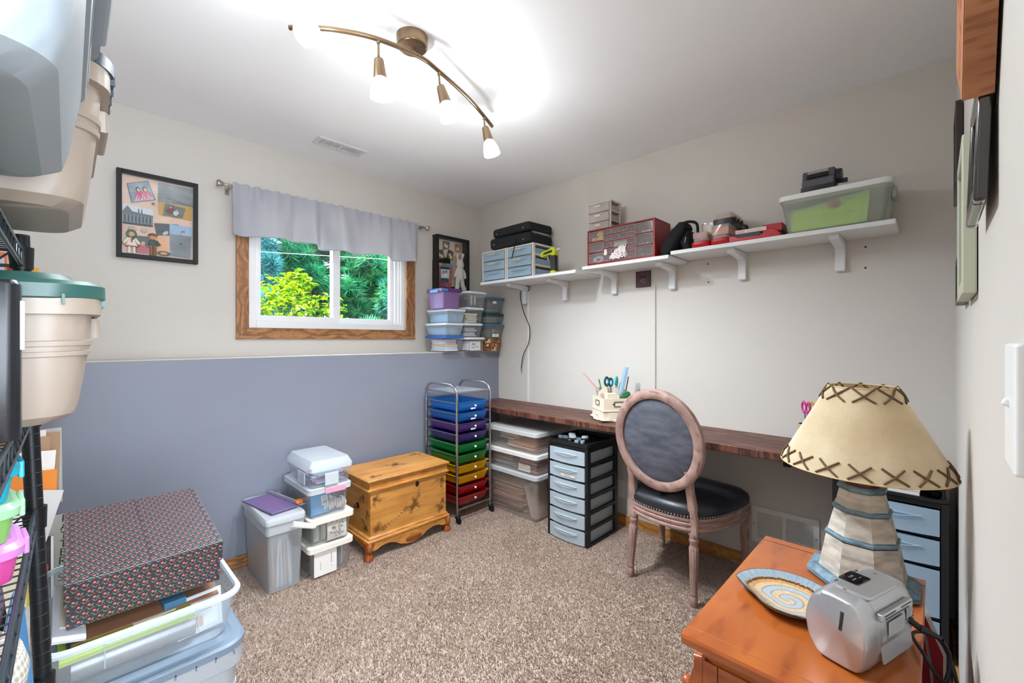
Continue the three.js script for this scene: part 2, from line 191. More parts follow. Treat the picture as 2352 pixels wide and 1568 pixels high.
{ // ceiling register
  const t = thing('ceiling_vent', 'white metal air register in the ceiling above the window', 'vent', [1.152, HC, -2.587]);
  const W = 0.29, D = 0.115, f = MT.whitePaint;
  part('vent_frame', [b2(-W / 2, -0.006, -D / 2, W / 2, 0, -D / 2 + 0.026, 0.002), b2(-W / 2, -0.006, D / 2 - 0.026, W / 2, 0, D / 2, 0.002), b2(-W / 2, -0.006, -D / 2 + 0.026, -W / 2 + 0.026, 0, D / 2 - 0.026, 0.002), b2(W / 2 - 0.026, -0.006, -D / 2 + 0.026, W / 2, 0, D / 2 - 0.026, 0.002), b2(-0.008, -0.006, -D / 2 + 0.026, 0.008, 0, D / 2 - 0.026)], f, t);
  part('vent_back', b2(-W / 2 + 0.01, -0.001, -D / 2 + 0.01, W / 2 - 0.01, 0, D / 2 - 0.01), MT.whitePaint, t);
  const s = bx(0.0022, 0.006, D - 0.054, 0, -0.006, 0); rz(s, 0);
  for (let i = 0; i < 24; i++) { const x = -0.116 + i * 0.0101; if (Math.abs(x) < 0.012) continue; const o = part('slat', s, f, t); o.position.set(x, 0, 0); o.rotation.z = 0; }
}
{ // return air grille on the east wall
  const t = thing('wall_grille', 'white louvred return air grille low on the wall behind the chair', 'vent', [EX, 0.145, -0.557]);
  const H = 0.19, W = 0.30, f = MT.white;
  part('grille_frame', [b2(-0.008, 0, -W / 2, 0, 0.028, W / 2, 0.002), b2(-0.008, H - 0.028, -W / 2, 0, H, W / 2, 0.002), b2(-0.008, 0.028, -W / 2, 0, H - 0.028, -W / 2 + 0.026, 0.002), b2(-0.008, 0.028, W / 2 - 0.026, 0, H - 0.028, W / 2, 0.002), b2(-0.008, 0.028, -0.008, 0, H - 0.028, 0.008)], f, t);
  part('grille_back', b2(-0.001, 0.02, -W / 2 + 0.02, 0, H - 0.02, W / 2 - 0.02), MT.white, t);
  const g = rz(bx(0.009, 0.0015, 0.116), 0.6);
  for (let k = 0; k < 14; k++) for (const z of [-0.066, 0.066]) { const o = part('louvre', g, f, t); o.position.set(-0.0045, 0.033 + k * 0.0096, z); }
  for (const z of [-0.138, 0.138]) part('screw', rz(cyl(0.004, 0.004, 0.002, 0, 0, 0, 10), PI / 2).translate(-0.008, 0.095, z), MT.grey, t);
}
{ // outlet, light switch, wall plate, screw holes
  let t = thing('wall_outlet', 'white blank outlet plate on the wall beside the black drawer tower', 'outlet', [EX, 0.172, -1.515]);
  part('plate', b2(-0.005, 0, -0.048, 0, 0.115, 0.048, 0.002), MT.white, t);
  parts('screw', [0.02, 0.095].map((y) => rz(cyl(0.003, 0.003, 0.001, 0, 0, 0, 8), PI / 2).translate(-0.005, y, 0)), MT.grey, t);
  t = thing('light_switch', 'white toggle light switch plate beside the doorway', 'switch', [0.612, 1.10, SZ]);
  part('plate', b2(-0.038, 0, -0.007, 0.038, 0.116, 0, 0.003), MT.whiteGloss, t);
  part('toggle', rx(bx(0.008, 0.007, 0.012, 0, 0, -0.003, 0.002), 0.35).translate(0, 0.056, -0.004), MT.whiteGloss, t);
  parts('screw', [0.028, 0.088].map((y) => rx(cyl(0.003, 0.003, 0.001, 0, 0, 0, 8), PI / 2).translate(0, y, -0.007)), MT.white, t);
  const tile = canvasTex(128, 128, (x) => { x.fillStyle = '#4a2a31'; x.fillRect(0, 0, 128, 128); x.fillStyle = '#2a1018'; x.fillRect(32, 36, 62, 64); for (let i = 0; i < 260; i++) { x.fillStyle = ['#8d5f66', '#c9a9ad', '#3b1720', '#5c2b38'][i % 4]; x.fillRect(34 + rnd() * 56, 60 + rnd() * 36, 2 + rnd() * 3, 1.5 + rnd() * 3); } });
  t = thing('wall_tile', 'small square maroon picture tile under the middle shelf', 'picture', [EX, 1.55, -1.333]);
  part('tile_edge', b2(-0.010, 0, -0.05, 0, 0.102, 0.05, 0.001), M(0x24100f, 0.5), t);
  part('tile_face', ry(new THREE.PlaneGeometry(0.094, 0.096), -PI / 2).translate(-0.0105, 0.051, 0), M(0xffffff, 0.4, { map: tile }), t);
  for (const [y, z, l] of [[1.65, -0.937, 'upper empty screw hole in the wall left of the wide shelf bracket'], [1.545, -0.934, 'lower empty screw hole in the wall left of the wide shelf bracket'], [1.643, -0.234, 'upper empty screw hole in the wall under the right shelf end'], [1.547, -0.234, 'lower empty screw hole in the wall under the right shelf end']])
    one('screw_hole', l, 'hole', rz(lathe([[0.0045, 0], [0.0038, 0.0012], [0.002, 0.0002], [0, 0.0002]], 12), PI / 2), MT.black, [EX, y, z]);
}
{ // black cable hanging from the strip
  const t = thing('hanging_cable', 'thin black cable hanging from under the left shelf', 'cable', [EX, 0.96, -2.33]);
  const p = [[2.553, 1.60, -2.318], [2.546, 1.628, -2.30], [2.54, 1.64, -2.326], [2.53, 1.604, -2.372], [2.53, 1.553, -2.381], [2.53, 1.433, -2.345], [2.53, 1.331, -2.29], [2.53, 1.266, -2.278], [2.53, 1.177, -2.299], [2.53, 1.094, -2.35], [2.53, 0.99, -2.374]].map(([x, y, z]) => [x - EX, y - 0.96, z + 2.33]);
  part('wire', tube(p, 0.0032, 90, false, 8), MT.rubber, t);
  part('plug', [rod([-0.03, 0.03, -0.044], [-0.03, 0.004, -0.046], 0.0045)], MT.grey, t);
}
// ------------------------------------------------------------------ white shelves on the east wall
const SH = { L: [-2.56, -1.647, 0.30, 1.643], M: [-1.62, -1.05, 0.265, 1.662], R: [-1.045, -0.117, 0.25, 1.682] };
function shelf(label, [z0, z1, w, y], brackets) {
  const t = thing('wall_shelf', label, 'shelf', [EX, y, (z0 + z1) / 2]), c = (z0 + z1) / 2;
  part('shelf_board', b2(-w, 0, z0 - c, -0.001, 0.0205, z1 - c, 0.002), MT.whitePaint, t);
  const s = shp([[0, 0], [0, -0.135], [-0.008, -0.142], [-0.022, -0.142], [-0.026, -0.136], [-0.026, -0.06], [-0.034, -0.042], [-0.06, -0.032], [-0.19, -0.020], [-0.205, -0.012], [-0.205, 0]]);
  for (const z of brackets) part('bracket', tr(ext(s, 0.04, 0.004), -0.001, -0.001, z - c - 0.02), MT.whitePaint, t);
  return t;
}
shelf('left white wall shelf carrying clear drawer units and black cases', SH.L, [-2.345, -1.945]);
shelf('middle white wall shelf carrying the dark red parts cabinet', SH.M, [-1.535, -1.138]);
shelf('right white wall shelf carrying the big bin with a green folder', SH.R, [-0.75, -0.325]);
// ------------------------------------------------------------------ window dressing
{
  const t = thing('curtain_rod', 'brushed nickel curtain rod with square flared ends above the window', 'curtain rod', [1.267, 2.08, NZ + 0.08]);
  part('rod', rod([-0.66, 0, 0], [0.66, 0, 0], 0.008, 14), MT.nickel, t);
  for (const s of [-1, 1]) {
    part('finial', loft([{ w: 0.016, d: 0.016, r: 0.003, y: 0 }, { w: 0.014, d: 0.014, r: 0.003, y: 0.008 }, { w: 0.02, d: 0.02, r: 0.003, y: 0.018 }, { w: 0.034, d: 0.034, r: 0.004, y: 0.036 }, { w: 0.034, d: 0.034, r: 0.004, y: 0.044 }, { w: 0.026, d: 0.026, r: 0.004, y: 0.047 }], {}).rotateZ(-s * PI / 2).translate(s * 0.65, 0, 0), MT.nickel, t);
    part('bracket', [b2(s * 0.632 - 0.006, -0.012, -0.075, s * 0.632 + 0.006, -0.004, 0.004), b2(s * 0.632 - 0.01, -0.035, -0.08, s * 0.632 + 0.01, 0.02, -0.075)], MT.nickel, t);
  }
  // valance: one gathered sheet with a ruffled heading
  const W = 1.222, nu = 300, nv = 26, P = [], I = [], U = [], tight = (u) => 0.0065 * Math.sin(u * 96 + 5 * noise(u * 9, 3)) * (0.5 + noise(u * 22, 8)), loose = (u, v) => 0.05 * v * (Math.sin(u * 6.283 * 5.5 + 4.5 * noise(u * 4.2, 1.7)) * (0.45 + 0.9 * noise(u * 7, 5)) + 0.5 * Math.sin(u * 70 + 3 * noise(u * 10, 2)) * (1 - v) * 0.7);
  for (let j = 0; j <= nv; j++) for (let i = 0; i <= nu; i++) { const u = i / nu, v = j / nv, head = v < 0.09; const y = 0.018 - v * 0.293 + (v < 0.02 ? 0.004 * Math.sin(u * 140) : 0) + 0.026 * v * v * (noise(u * 7.2, 7) - 0.5) * 2; P.push((u - 0.5) * W + 0.004 * Math.sin(u * 60) * v, y, 0.017 + tight(u) * (head ? 1 : Math.max(0.12, 1 - v * 1.5)) * 0.9 + loose(u, Math.pow(v, 0.8)) + 0.022 * v); U.push(u * W, v * 0.3); }
  for (let j = 0; j < nv; j++) for (let i = 0; i < nu; i++) { const a = j * (nu + 1) + i, b = a + 1, c = a + nu + 1, d = c + 1; I.push(a, c, b, b, c, d); }
  const mk = (off) => { const g = new THREE.BufferGeometry(); g.setAttribute('position', new THREE.Float32BufferAttribute(P.map((q, i) => (i % 3 === 2 ? q + off : q)), 3)); g.setAttribute('uv', new THREE.Float32BufferAttribute(U, 2)); g.setIndex(I); g.computeVertexNormals(); return g; };
  const weave = dataTex(256, 256, (u, v, x, y) => 120 + 60 * noise(x * 0.9, y * 0.12) + 60 * noise(x * 0.12, y * 0.9), false, 12);
  const cl = Ph(0xb4b5bd, 0.9, { side: THREE.DoubleSide, transmission: 0.22, thickness: 0, bumpMap: weave, bumpScale: 0.0005 });
  const c = thing('valance', 'light grey gathered valance hanging over the top of the window', 'curtain', [1.252, 2.08, NZ + 0.08]);
  part('cloth', mk(0), cl, c);
  part('hem', (() => { const hp = [], s = nv * (nu + 1) * 3; for (let i = 0; i <= nu; i += 2) hp.push(V(P[s + i * 3], P[s + i * 3 + 1] + 0.002, P[s + i * 3 + 2])); return new THREE.TubeGeometry(new THREE.CatmullRomCurve3(hp), 300, 0.0022, 5); })(), cl, c);
}
// ------------------------------------------------------------------ shadow boxes on the window wall
const quad = (tl, tr_, br, bl, z) => { const g = new THREE.BufferGeometry(); g.setAttribute('position', new THREE.Float32BufferAttribute([...tl, z, ...bl, z, ...br, z, ...tl, z, ...br, z, ...tr_, z], 3)); g.setAttribute('uv', new THREE.Float32BufferAttribute([0, 1, 0, 0, 1, 0, 0, 1, 1, 0, 1, 1], 2)); g.computeVertexNormals(); return g; };
const rectQ = (x0, y0, x1, y1, z) => quad([x0, y1], [x1, y1], [x1, y0], [x0, y0], z);
const print = (w, h, draw, rough = 0.45) => M(0xffffff, rough, { map: canvasTex(w, h, draw) });
const person = (x, cx, y, s, hair, shirt, skin = '#d9a98c') => { x.fillStyle = shirt; x.beginPath(); x.ellipse(cx, y + s * 1.25, s * 0.85, s * 0.95, 0, 0, 7); x.fill(); x.fillStyle = hair; x.beginPath(); x.ellipse(cx, y, s * 0.48, s * 0.6, 0, 0, 7); x.fill(); x.fillStyle = skin; x.beginPath(); x.ellipse(cx + s * 0.06, y + s * 0.1, s * 0.32, s * 0.42, 0, 0, 7); x.fill(); };
const clouds = (x, w, h, a, b) => { for (let i = 0; i < 260; i++) { x.fillStyle = i % 2 ? a : b; x.globalAlpha = 0.12; x.beginPath(); x.ellipse(rnd() * w, rnd() * h, 10 + rnd() * 40, 6 + rnd() * 20, 0, 0, 7); x.fill(); } x.globalAlpha = 1; };
function frameBox(t, w, h, fw, depth, m) { part('frame', [b2(-w / 2, 0, 0, -w / 2 + fw, h, depth, 0.002), b2(w / 2 - fw, 0, 0, w / 2, h, depth, 0.002), b2(-w / 2 + fw, 0, 0, w / 2 - fw, fw, depth, 0.002), b2(-w / 2 + fw, h - fw, 0, w / 2 - fw, h, depth, 0.002)], m, t); }
{
  const t = thing('shadow_box', 'square black shadow box with castle photos and two small dolls', 'picture frame', [0.33, 1.628, NZ]);
  frameBox(t, 0.33, 0.437, 0.02, 0.034, M(0x0a0b0c, 0.6));
  part('backing', b2(-0.15, 0.015, 0.001, 0.15, 0.422, 0.005), print(128, 160, (x) => { x.fillStyle = '#dcb9a6'; x.fillRect(0, 0, 128, 160); clouds(x, 128, 160, '#e9d0bd', '#cfa690'); }), t);
  const z = 0.0075;
  part('photo', quad([-0.126, 0.373], [-0.043, 0.407], [-0.013, 0.314], [-0.108, 0.28], z + 0.002), print(128, 128, (x) => { x.fillStyle = '#7f95a3'; x.fillRect(0, 0, 128, 128); clouds(x, 128, 128, '#566a78', '#a9bbc5'); person(x, 50, 48, 30, '#33211f', '#b84a6d'); person(x, 88, 52, 30, '#3a2824', '#cf6c89'); x.strokeStyle = '#f0c5d2'; x.lineWidth = 4; for (let i = 0; i < 9; i++) { x.beginPath(); x.moveTo(20 + i * 12, 128); x.lineTo(40 + i * 9, 84 + (i % 3) * 12); x.stroke(); } x.strokeStyle = '#343a42'; x.lineWidth = 7; x.strokeRect(0, 0, 128, 128); }), t);
  part('photo', quad([-0.004, 0.41], [0.149, 0.41], [0.146, 0.311], [-0.004, 0.309], z), print(160, 110, (x) => { x.fillStyle = '#c5c8c9'; x.fillRect(0, 0, 160, 110); x.fillStyle = '#5d6466'; x.beginPath(); x.moveTo(0, 110); x.lineTo(0, 66); x.lineTo(22, 22); x.lineTo(80, 14); x.lineTo(92, 70); x.lineTo(118, 84); x.lineTo(124, 48); x.lineTo(136, 50); x.lineTo(142, 84); x.lineTo(160, 80); x.lineTo(160, 110); x.fill(); clouds(x, 160, 110, '#454b4e', '#8f9698'); }), t);
  part('photo', quad([-0.142, 0.269], [-0.023, 0.26], [-0.024, 0.171], [-0.141, 0.169], z), print(160, 120, (x) => { x.fillStyle = '#c9d3d8'; x.fillRect(0, 0, 160, 120); x.fillStyle = '#54646f'; x.fillRect(0, 40, 160, 80); x.beginPath(); x.moveTo(0, 44); x.lineTo(26, 6); x.lineTo(56, 44); x.fill(); for (const i of [80, 96]) { x.fillRect(i, 22, 8, 30); x.beginPath(); x.moveTo(i, 24); x.lineTo(i + 4, 6); x.lineTo(i + 8, 24); x.fill(); } x.fillStyle = '#2e3b45'; for (let i = 0; i < 8; i++) x.fillRect(8 + i * 19, 66, 7, 34); x.fillStyle = '#8595a0'; for (let i = 0; i < 9; i++) x.fillRect(1 + i * 19, 58, 4, 52); x.fillStyle = '#27313a'; x.fillRect(0, 108, 160, 12); }), t);
  part('card', quad([-0.004, 0.307], [0.143, 0.308], [0.14, 0.234], [-0.002, 0.242], z - 0.001), M(0xc79b53, 0.8), t);
  part('photo', quad([0.027, 0.307], [0.113, 0.296], [0.1, 0.241], [0.015, 0.24], z + 0.002), print(128, 90, (x) => { x.fillStyle = '#525a52'; x.fillRect(0, 0, 128, 90); clouds(x, 128, 90, '#3b4440', '#78806f'); person(x, 38, 22, 20, '#3a2a2a', '#8c3340'); person(x, 78, 34, 20, '#2d2b28', '#c7ccd0'); }), t);
  part('photo', quad([-0.02, 0.194], [0.085, 0.205], [0.08, 0.145], [-0.009, 0.131], z), print(128, 80, (x) => { x.fillStyle = '#39424a'; x.fillRect(0, 0, 128, 80); x.fillStyle = '#b9c1c7'; x.fillRect(0, 0, 128, 16); clouds(x, 128, 80, '#262d33', '#5b6670'); x.fillStyle = '#b7c0c4'; x.beginPath(); x.ellipse(56, 64, 20, 10, -0.5, 0, 7); x.fill(); }), t);
  part('photo', quad([0.044, 0.2], [0.14, 0.2], [0.136, 0.029], [0.046, 0.032], z + 0.001), print(100, 170, (x) => { x.fillStyle = '#93b4d3'; x.fillRect(0, 0, 100, 170); clouds(x, 100, 60, '#b8cfe2', '#7ea4c9'); x.fillStyle = '#757c83'; x.fillRect(6, 62, 88, 108); for (let i = 0; i < 6; i++) x.fillRect(6 + i * 16, 52, 9, 12); clouds(x, 100, 170, '#5d646b', '#8f979e'); x.fillStyle = '#93b4d3'; x.fillRect(0, 0, 100, 50); x.fillStyle = '#41484f'; x.fillRect(44, 92, 16, 10); x.fillStyle = '#ad3d3a'; x.fillRect(54, 26, 16, 9); x.fillStyle = '#555'; x.fillRect(53, 26, 1.5, 27); }), t);
  part('card', quad([-0.013, 0.132], [0.041, 0.13], [0.041, 0.031], [-0.016, 0.03], z - 0.0012), M(0xe5b48e, 0.8), t);
  part('photo', quad([-0.098, 0.117], [-0.038, 0.12], [-0.043, 0.03], [-0.1, 0.03], z - 0.0008), print(80, 110, (x) => { x.fillStyle = '#4b4f50'; x.fillRect(0, 0, 80, 110); person(x, 50, 46, 22, '#c39a86', '#b35560', '#c99a84'); x.fillStyle = '#b35560'; x.fillRect(18, 70, 62, 40); }), t);
  const sm = M(0xbfae9c, 0.6); for (const [x, y, r] of [[-0.105, 0.147, 0.017], [-0.06, 0.147, 0.013]]) part('shell', sc(new THREE.SphereGeometry(r, 16, 10), 1, 0.85, 0.25).translate(x, y, 0.011), sm, t);
  part('badge', rx(cyl(0.007, 0.007, 0.002, 0, 0, 0, 6), PI / 2).translate(-0.023, 0.292, 0.011), M(0x4d4030, 0.4), t);
  part('token', sc(new THREE.TorusGeometry(0.022, 0.006, 10, 28), 1, 0.45, 0.6).translate(0.02, 0.041, 0.013), M(0x5b564d, 0.4), t);
  part('glass_pane', b2(-0.146, 0.019, 0.029, 0.146, 0.418, 0.0305), MT.glass, t);
  const doll = (label, x, o) => {
    const d = thing('doll', label, 'doll', [0.33 + x, 1.628 + 0.0205, NZ + 0.018]);
    const skin = M(0xd79b78, 0.6);
    part('head', [sc(new THREE.SphereGeometry(0.0135, 16, 12), 1, 1.1, 0.7).translate(0, 0.098, 0), new THREE.SphereGeometry(0.002, 8, 6).translate(0, 0.097, 0.0095)], skin, d);
    parts('eye', [-1, 1].map((s) => new THREE.SphereGeometry(0.0014, 6, 6).translate(s * 0.005, 0.101, 0.009)), MT.black, d);
    o(d, skin); return d;
  };
  doll('little doll in a green headscarf and white dress, inside the castle shadow box', -0.108, (d, skin) => {
    const wh = M(0xe6dccb, 0.8), gr = M(0x2f6a4a, 0.7), rd = M(0xa32b2e, 0.7);
    part('headscarf', [sc(new THREE.TorusGeometry(0.015, 0.006, 10, 24), 1, 1.15, 0.9).translate(0, 0.099, 0), sc(new THREE.SphereGeometry(0.018, 16, 10, 0, 2 * PI, 0, PI), 1, 1.1, 0.4).translate(0, 0.101, -0.006), rz(cyl(0.012, 0.004, 0.02, 0, -0.02, 0), 0.9).translate(-0.004, 0.09, 0.001)], gr, d);
    part('dress', [sc(lathe([[0, 0.085], [0.011, 0.084], [0.014, 0.065], [0.026, 0.038], [0, 0.036]], 24), 1, 1, 0.5), rod([-0.012, 0.078, 0], [-0.03, 0.052, 0.002], 0.007), rod([0.012, 0.078, 0], [0.03, 0.052, 0.002], 0.007)], wh, d);
    part('trim', [sc(new THREE.TorusGeometry(0.0255, 0.0018, 8, 28).rotateX(PI / 2), 1, 1, 0.5).translate(0, 0.038, 0), b2(-0.003, 0.05, 0.006, 0.003, 0.084, 0.009)], rd, d);
    part('leg', rod([-0.009, 0.04, 0], [-0.01, 0.003, 0], 0.006, 10), wh, d); part('leg', rod([0.009, 0.04, 0], [0.01, 0.003, 0], 0.006, 10), wh, d);
    parts('hand', [new THREE.SphereGeometry(0.005, 8, 8).translate(-0.031, 0.05, 0.002), new THREE.SphereGeometry(0.005, 8, 8).translate(0.031, 0.05, 0.002)], skin, d);
  });
  doll('little doll in a brown cap and green cape, inside the castle shadow box', -0.026, (d) => {
    const br = M(0x7d5233, 0.8), gr = M(0x284f43, 0.8);
    part('cap', [sc(new THREE.SphereGeometry(0.018, 16, 10, 0, 2 * PI, 0, PI / 2), 1.05, 0.75, 0.7).translate(0, 0.104, 0), sc(new THREE.TorusGeometry(0.018, 0.002, 8, 24).rotateX(PI / 2), 1.05, 1, 0.7).translate(0, 0.105, 0)], br, d);
    part('cape', [sc(lathe([[0, 0.085], [0.013, 0.083], [0.019, 0.06], [0.017, 0.055], [0, 0.055]], 20), 1, 1, 0.5), rod([0.012, 0.078, 0], [0.028, 0.056, 0.002], 0.008)], gr, d);
    part('trousers', [rod([-0.007, 0.057, 0], [-0.006, 0.004, 0], 0.0075, 10), rod([0.008, 0.057, 0], [0.009, 0.004, 0], 0.0075, 10)], br, d);
  });
}
{
  const X = 2.2215, Y = 1.6, t = thing('shadow_box', 'deep black shadow box with snapshots and a white plush rabbit', 'picture frame', [X, Y, NZ]), q = (x, y) => [x + 2.2 - X, y];
  frameBox(t, 0.337, 0.46, 0.021, 0.065, M(0x0a0b0c, 0.6));
  part('backing', b2(-0.15, 0.015, 0.001, 0.15, 0.445, 0.005), MT.blackMatte, t);
  part('card', quad(q(-0.15, 0.445), q(0.155, 0.44), q(0.155, 0.344), q(-0.15, 0.256), 0.0065), M(0xcfcac3, 0.8), t);
  part('card', quad(q(0.03, 0.345), q(0.155, 0.345), q(0.155, 0.06), q(0.03, 0.06), 0.0062), M(0xb9a98f, 0.8), t);
  const snap = (a, b, c) => print(80, 100, (x) => { x.fillStyle = a; x.fillRect(0, 0, 80, 100); clouds(x, 80, 100, a, '#8d6d55'); person(x, 32, 30, 18, '#2a1d18', b); person(x, 52, 48, 18, '#2f211b', c); });
  part('photo', quad(q(-0.051, 0.428), q(0.024, 0.43), q(0.017, 0.373), q(-0.049, 0.35), 0.009), snap('#6b5340', '#d9d5cd', '#e3e0d6'), t);
  part('photo', quad(q(0.078, 0.428), q(0.148, 0.435), q(0.145, 0.355), q(0.072, 0.353), 0.009), print(80, 100, (x) => { x.fillStyle = '#a4734f'; x.fillRect(0, 0, 80, 100); x.fillStyle = '#aab0ae'; x.fillRect(50, 0, 30, 100); clouds(x, 80, 100, '#7a4a3a', '#d9a866'); person(x, 36, 34, 20, '#7a2f2a', '#e5c78f'); }), t);
  part('photo', quad(q(-0.12, 0.34), q(-0.049, 0.356), q(-0.024, 0.285), q(-0.1, 0.266), 0.0085), snap('#57493f', '#e0c9a2', '#cfd6c6'), t);
  part('photo', quad(q(0.008, 0.367), q(0.063, 0.352), q(0.054, 0.276), q(-0.015, 0.293), 0.0095), snap('#4a3d2c', '#c9cdd0', '#e3ddc3'), t);
  const small = new THREE.Group(); small.name = 'small_frame'; t.add(small);
  part('mount', quad(q(-0.12, 0.242), q(0.058, 0.25), q(0.04, 0.05), q(-0.12, 0.05), 0.008), print(96, 110, (x) => { x.fillStyle = '#b5606a'; x.fillRect(0, 0, 96, 110); clouds(x, 96, 110, '#8a2f3a', '#dc9a93'); x.fillStyle = '#4f9a58'; x.fillRect(34, 0, 26, 12); x.fillStyle = '#5b97c4'; x.fillRect(60, 0, 36, 12); x.fillStyle = '#e09aa8'; x.fillRect(0, 0, 34, 12); }), small);
  part('photo', quad(q(-0.072, 0.211), q(0.024, 0.215), q(0.011, 0.091), q(-0.066, 0.091), 0.0095), print(90, 120, (x) => { x.fillStyle = '#27424a'; x.fillRect(0, 0, 90, 120); x.fillStyle = '#b9d6e4'; x.fillRect(0, 16, 90, 76); person(x, 32, 44, 20, '#1d1b1c', '#dfe8ee'); person(x, 58, 38, 20, '#241f1f', '#e6eef2'); x.fillStyle = '#3d556b'; x.fillRect(18, 88, 56, 32); }), small);
  part('glass_pane', b2(-0.148, 0.02, 0.058, 0.148, 0.44, 0.0595), MT.glass, t);
  const r = thing('plush_rabbit', 'white plush rabbit standing inside the deep shadow box', 'toy', [2.2 + 0.115, Y + 0.0215, NZ + 0.028]), fur = M(0xe4e0d8, 0.95), y0 = -0.0215;
  const c = (ax, ay, ra, bx_, by, rb, az = 0, bz = 0) => [ax, ay + y0, az, ra, bx_, by + y0, bz, rb];
  part('body', blob([c(0, 0.2, 0.03, 0, 0.14, 0.034), c(0, 0.252, 0.036, 0, 0.245, 0.036, 0.004, 0.006), c(-0.03, 0.2, 0.016, -0.048, 0.15, 0.018, 0.004, 0.006), c(0.03, 0.2, 0.016, 0.058, 0.15, 0.018, 0.004, 0.006), c(-0.022, 0.13, 0.02, -0.027, 0.062, 0.02, 0, 0), c(0.022, 0.13, 0.02, 0.034, 0.062, 0.02, 0, 0), c(-0.03, 0.045, 0.02, -0.036, 0.044, 0.02, 0, 0.008), c(0.04, 0.045, 0.02, 0.055, 0.044, 0.02, 0, 0.008), c(-0.018, 0.275, 0.012, -0.026, 0.325, 0.011), c(0.015, 0.275, 0.012, 0.034, 0.335, 0.014)], 0.0055, 0.012).scale(1, 1, 0.72), fur, r);
  parts('ear_lining', [sc(new THREE.SphereGeometry(0.006, 10, 8), 0.9, 3, 0.5).rotateZ(0.12).translate(-0.022, 0.305 + y0, 0.008), sc(new THREE.SphereGeometry(0.006, 10, 8), 0.9, 3, 0.5).rotateZ(-0.25).translate(0.024, 0.305 + y0, 0.008)], M(0xd9a1a3, 0.9), r);
  parts('eye', [-1, 1].map((s) => new THREE.SphereGeometry(0.0035, 8, 6).translate(s * 0.015, 0.258 + y0, 0.0255 * 0.84)), MT.black, r);
}
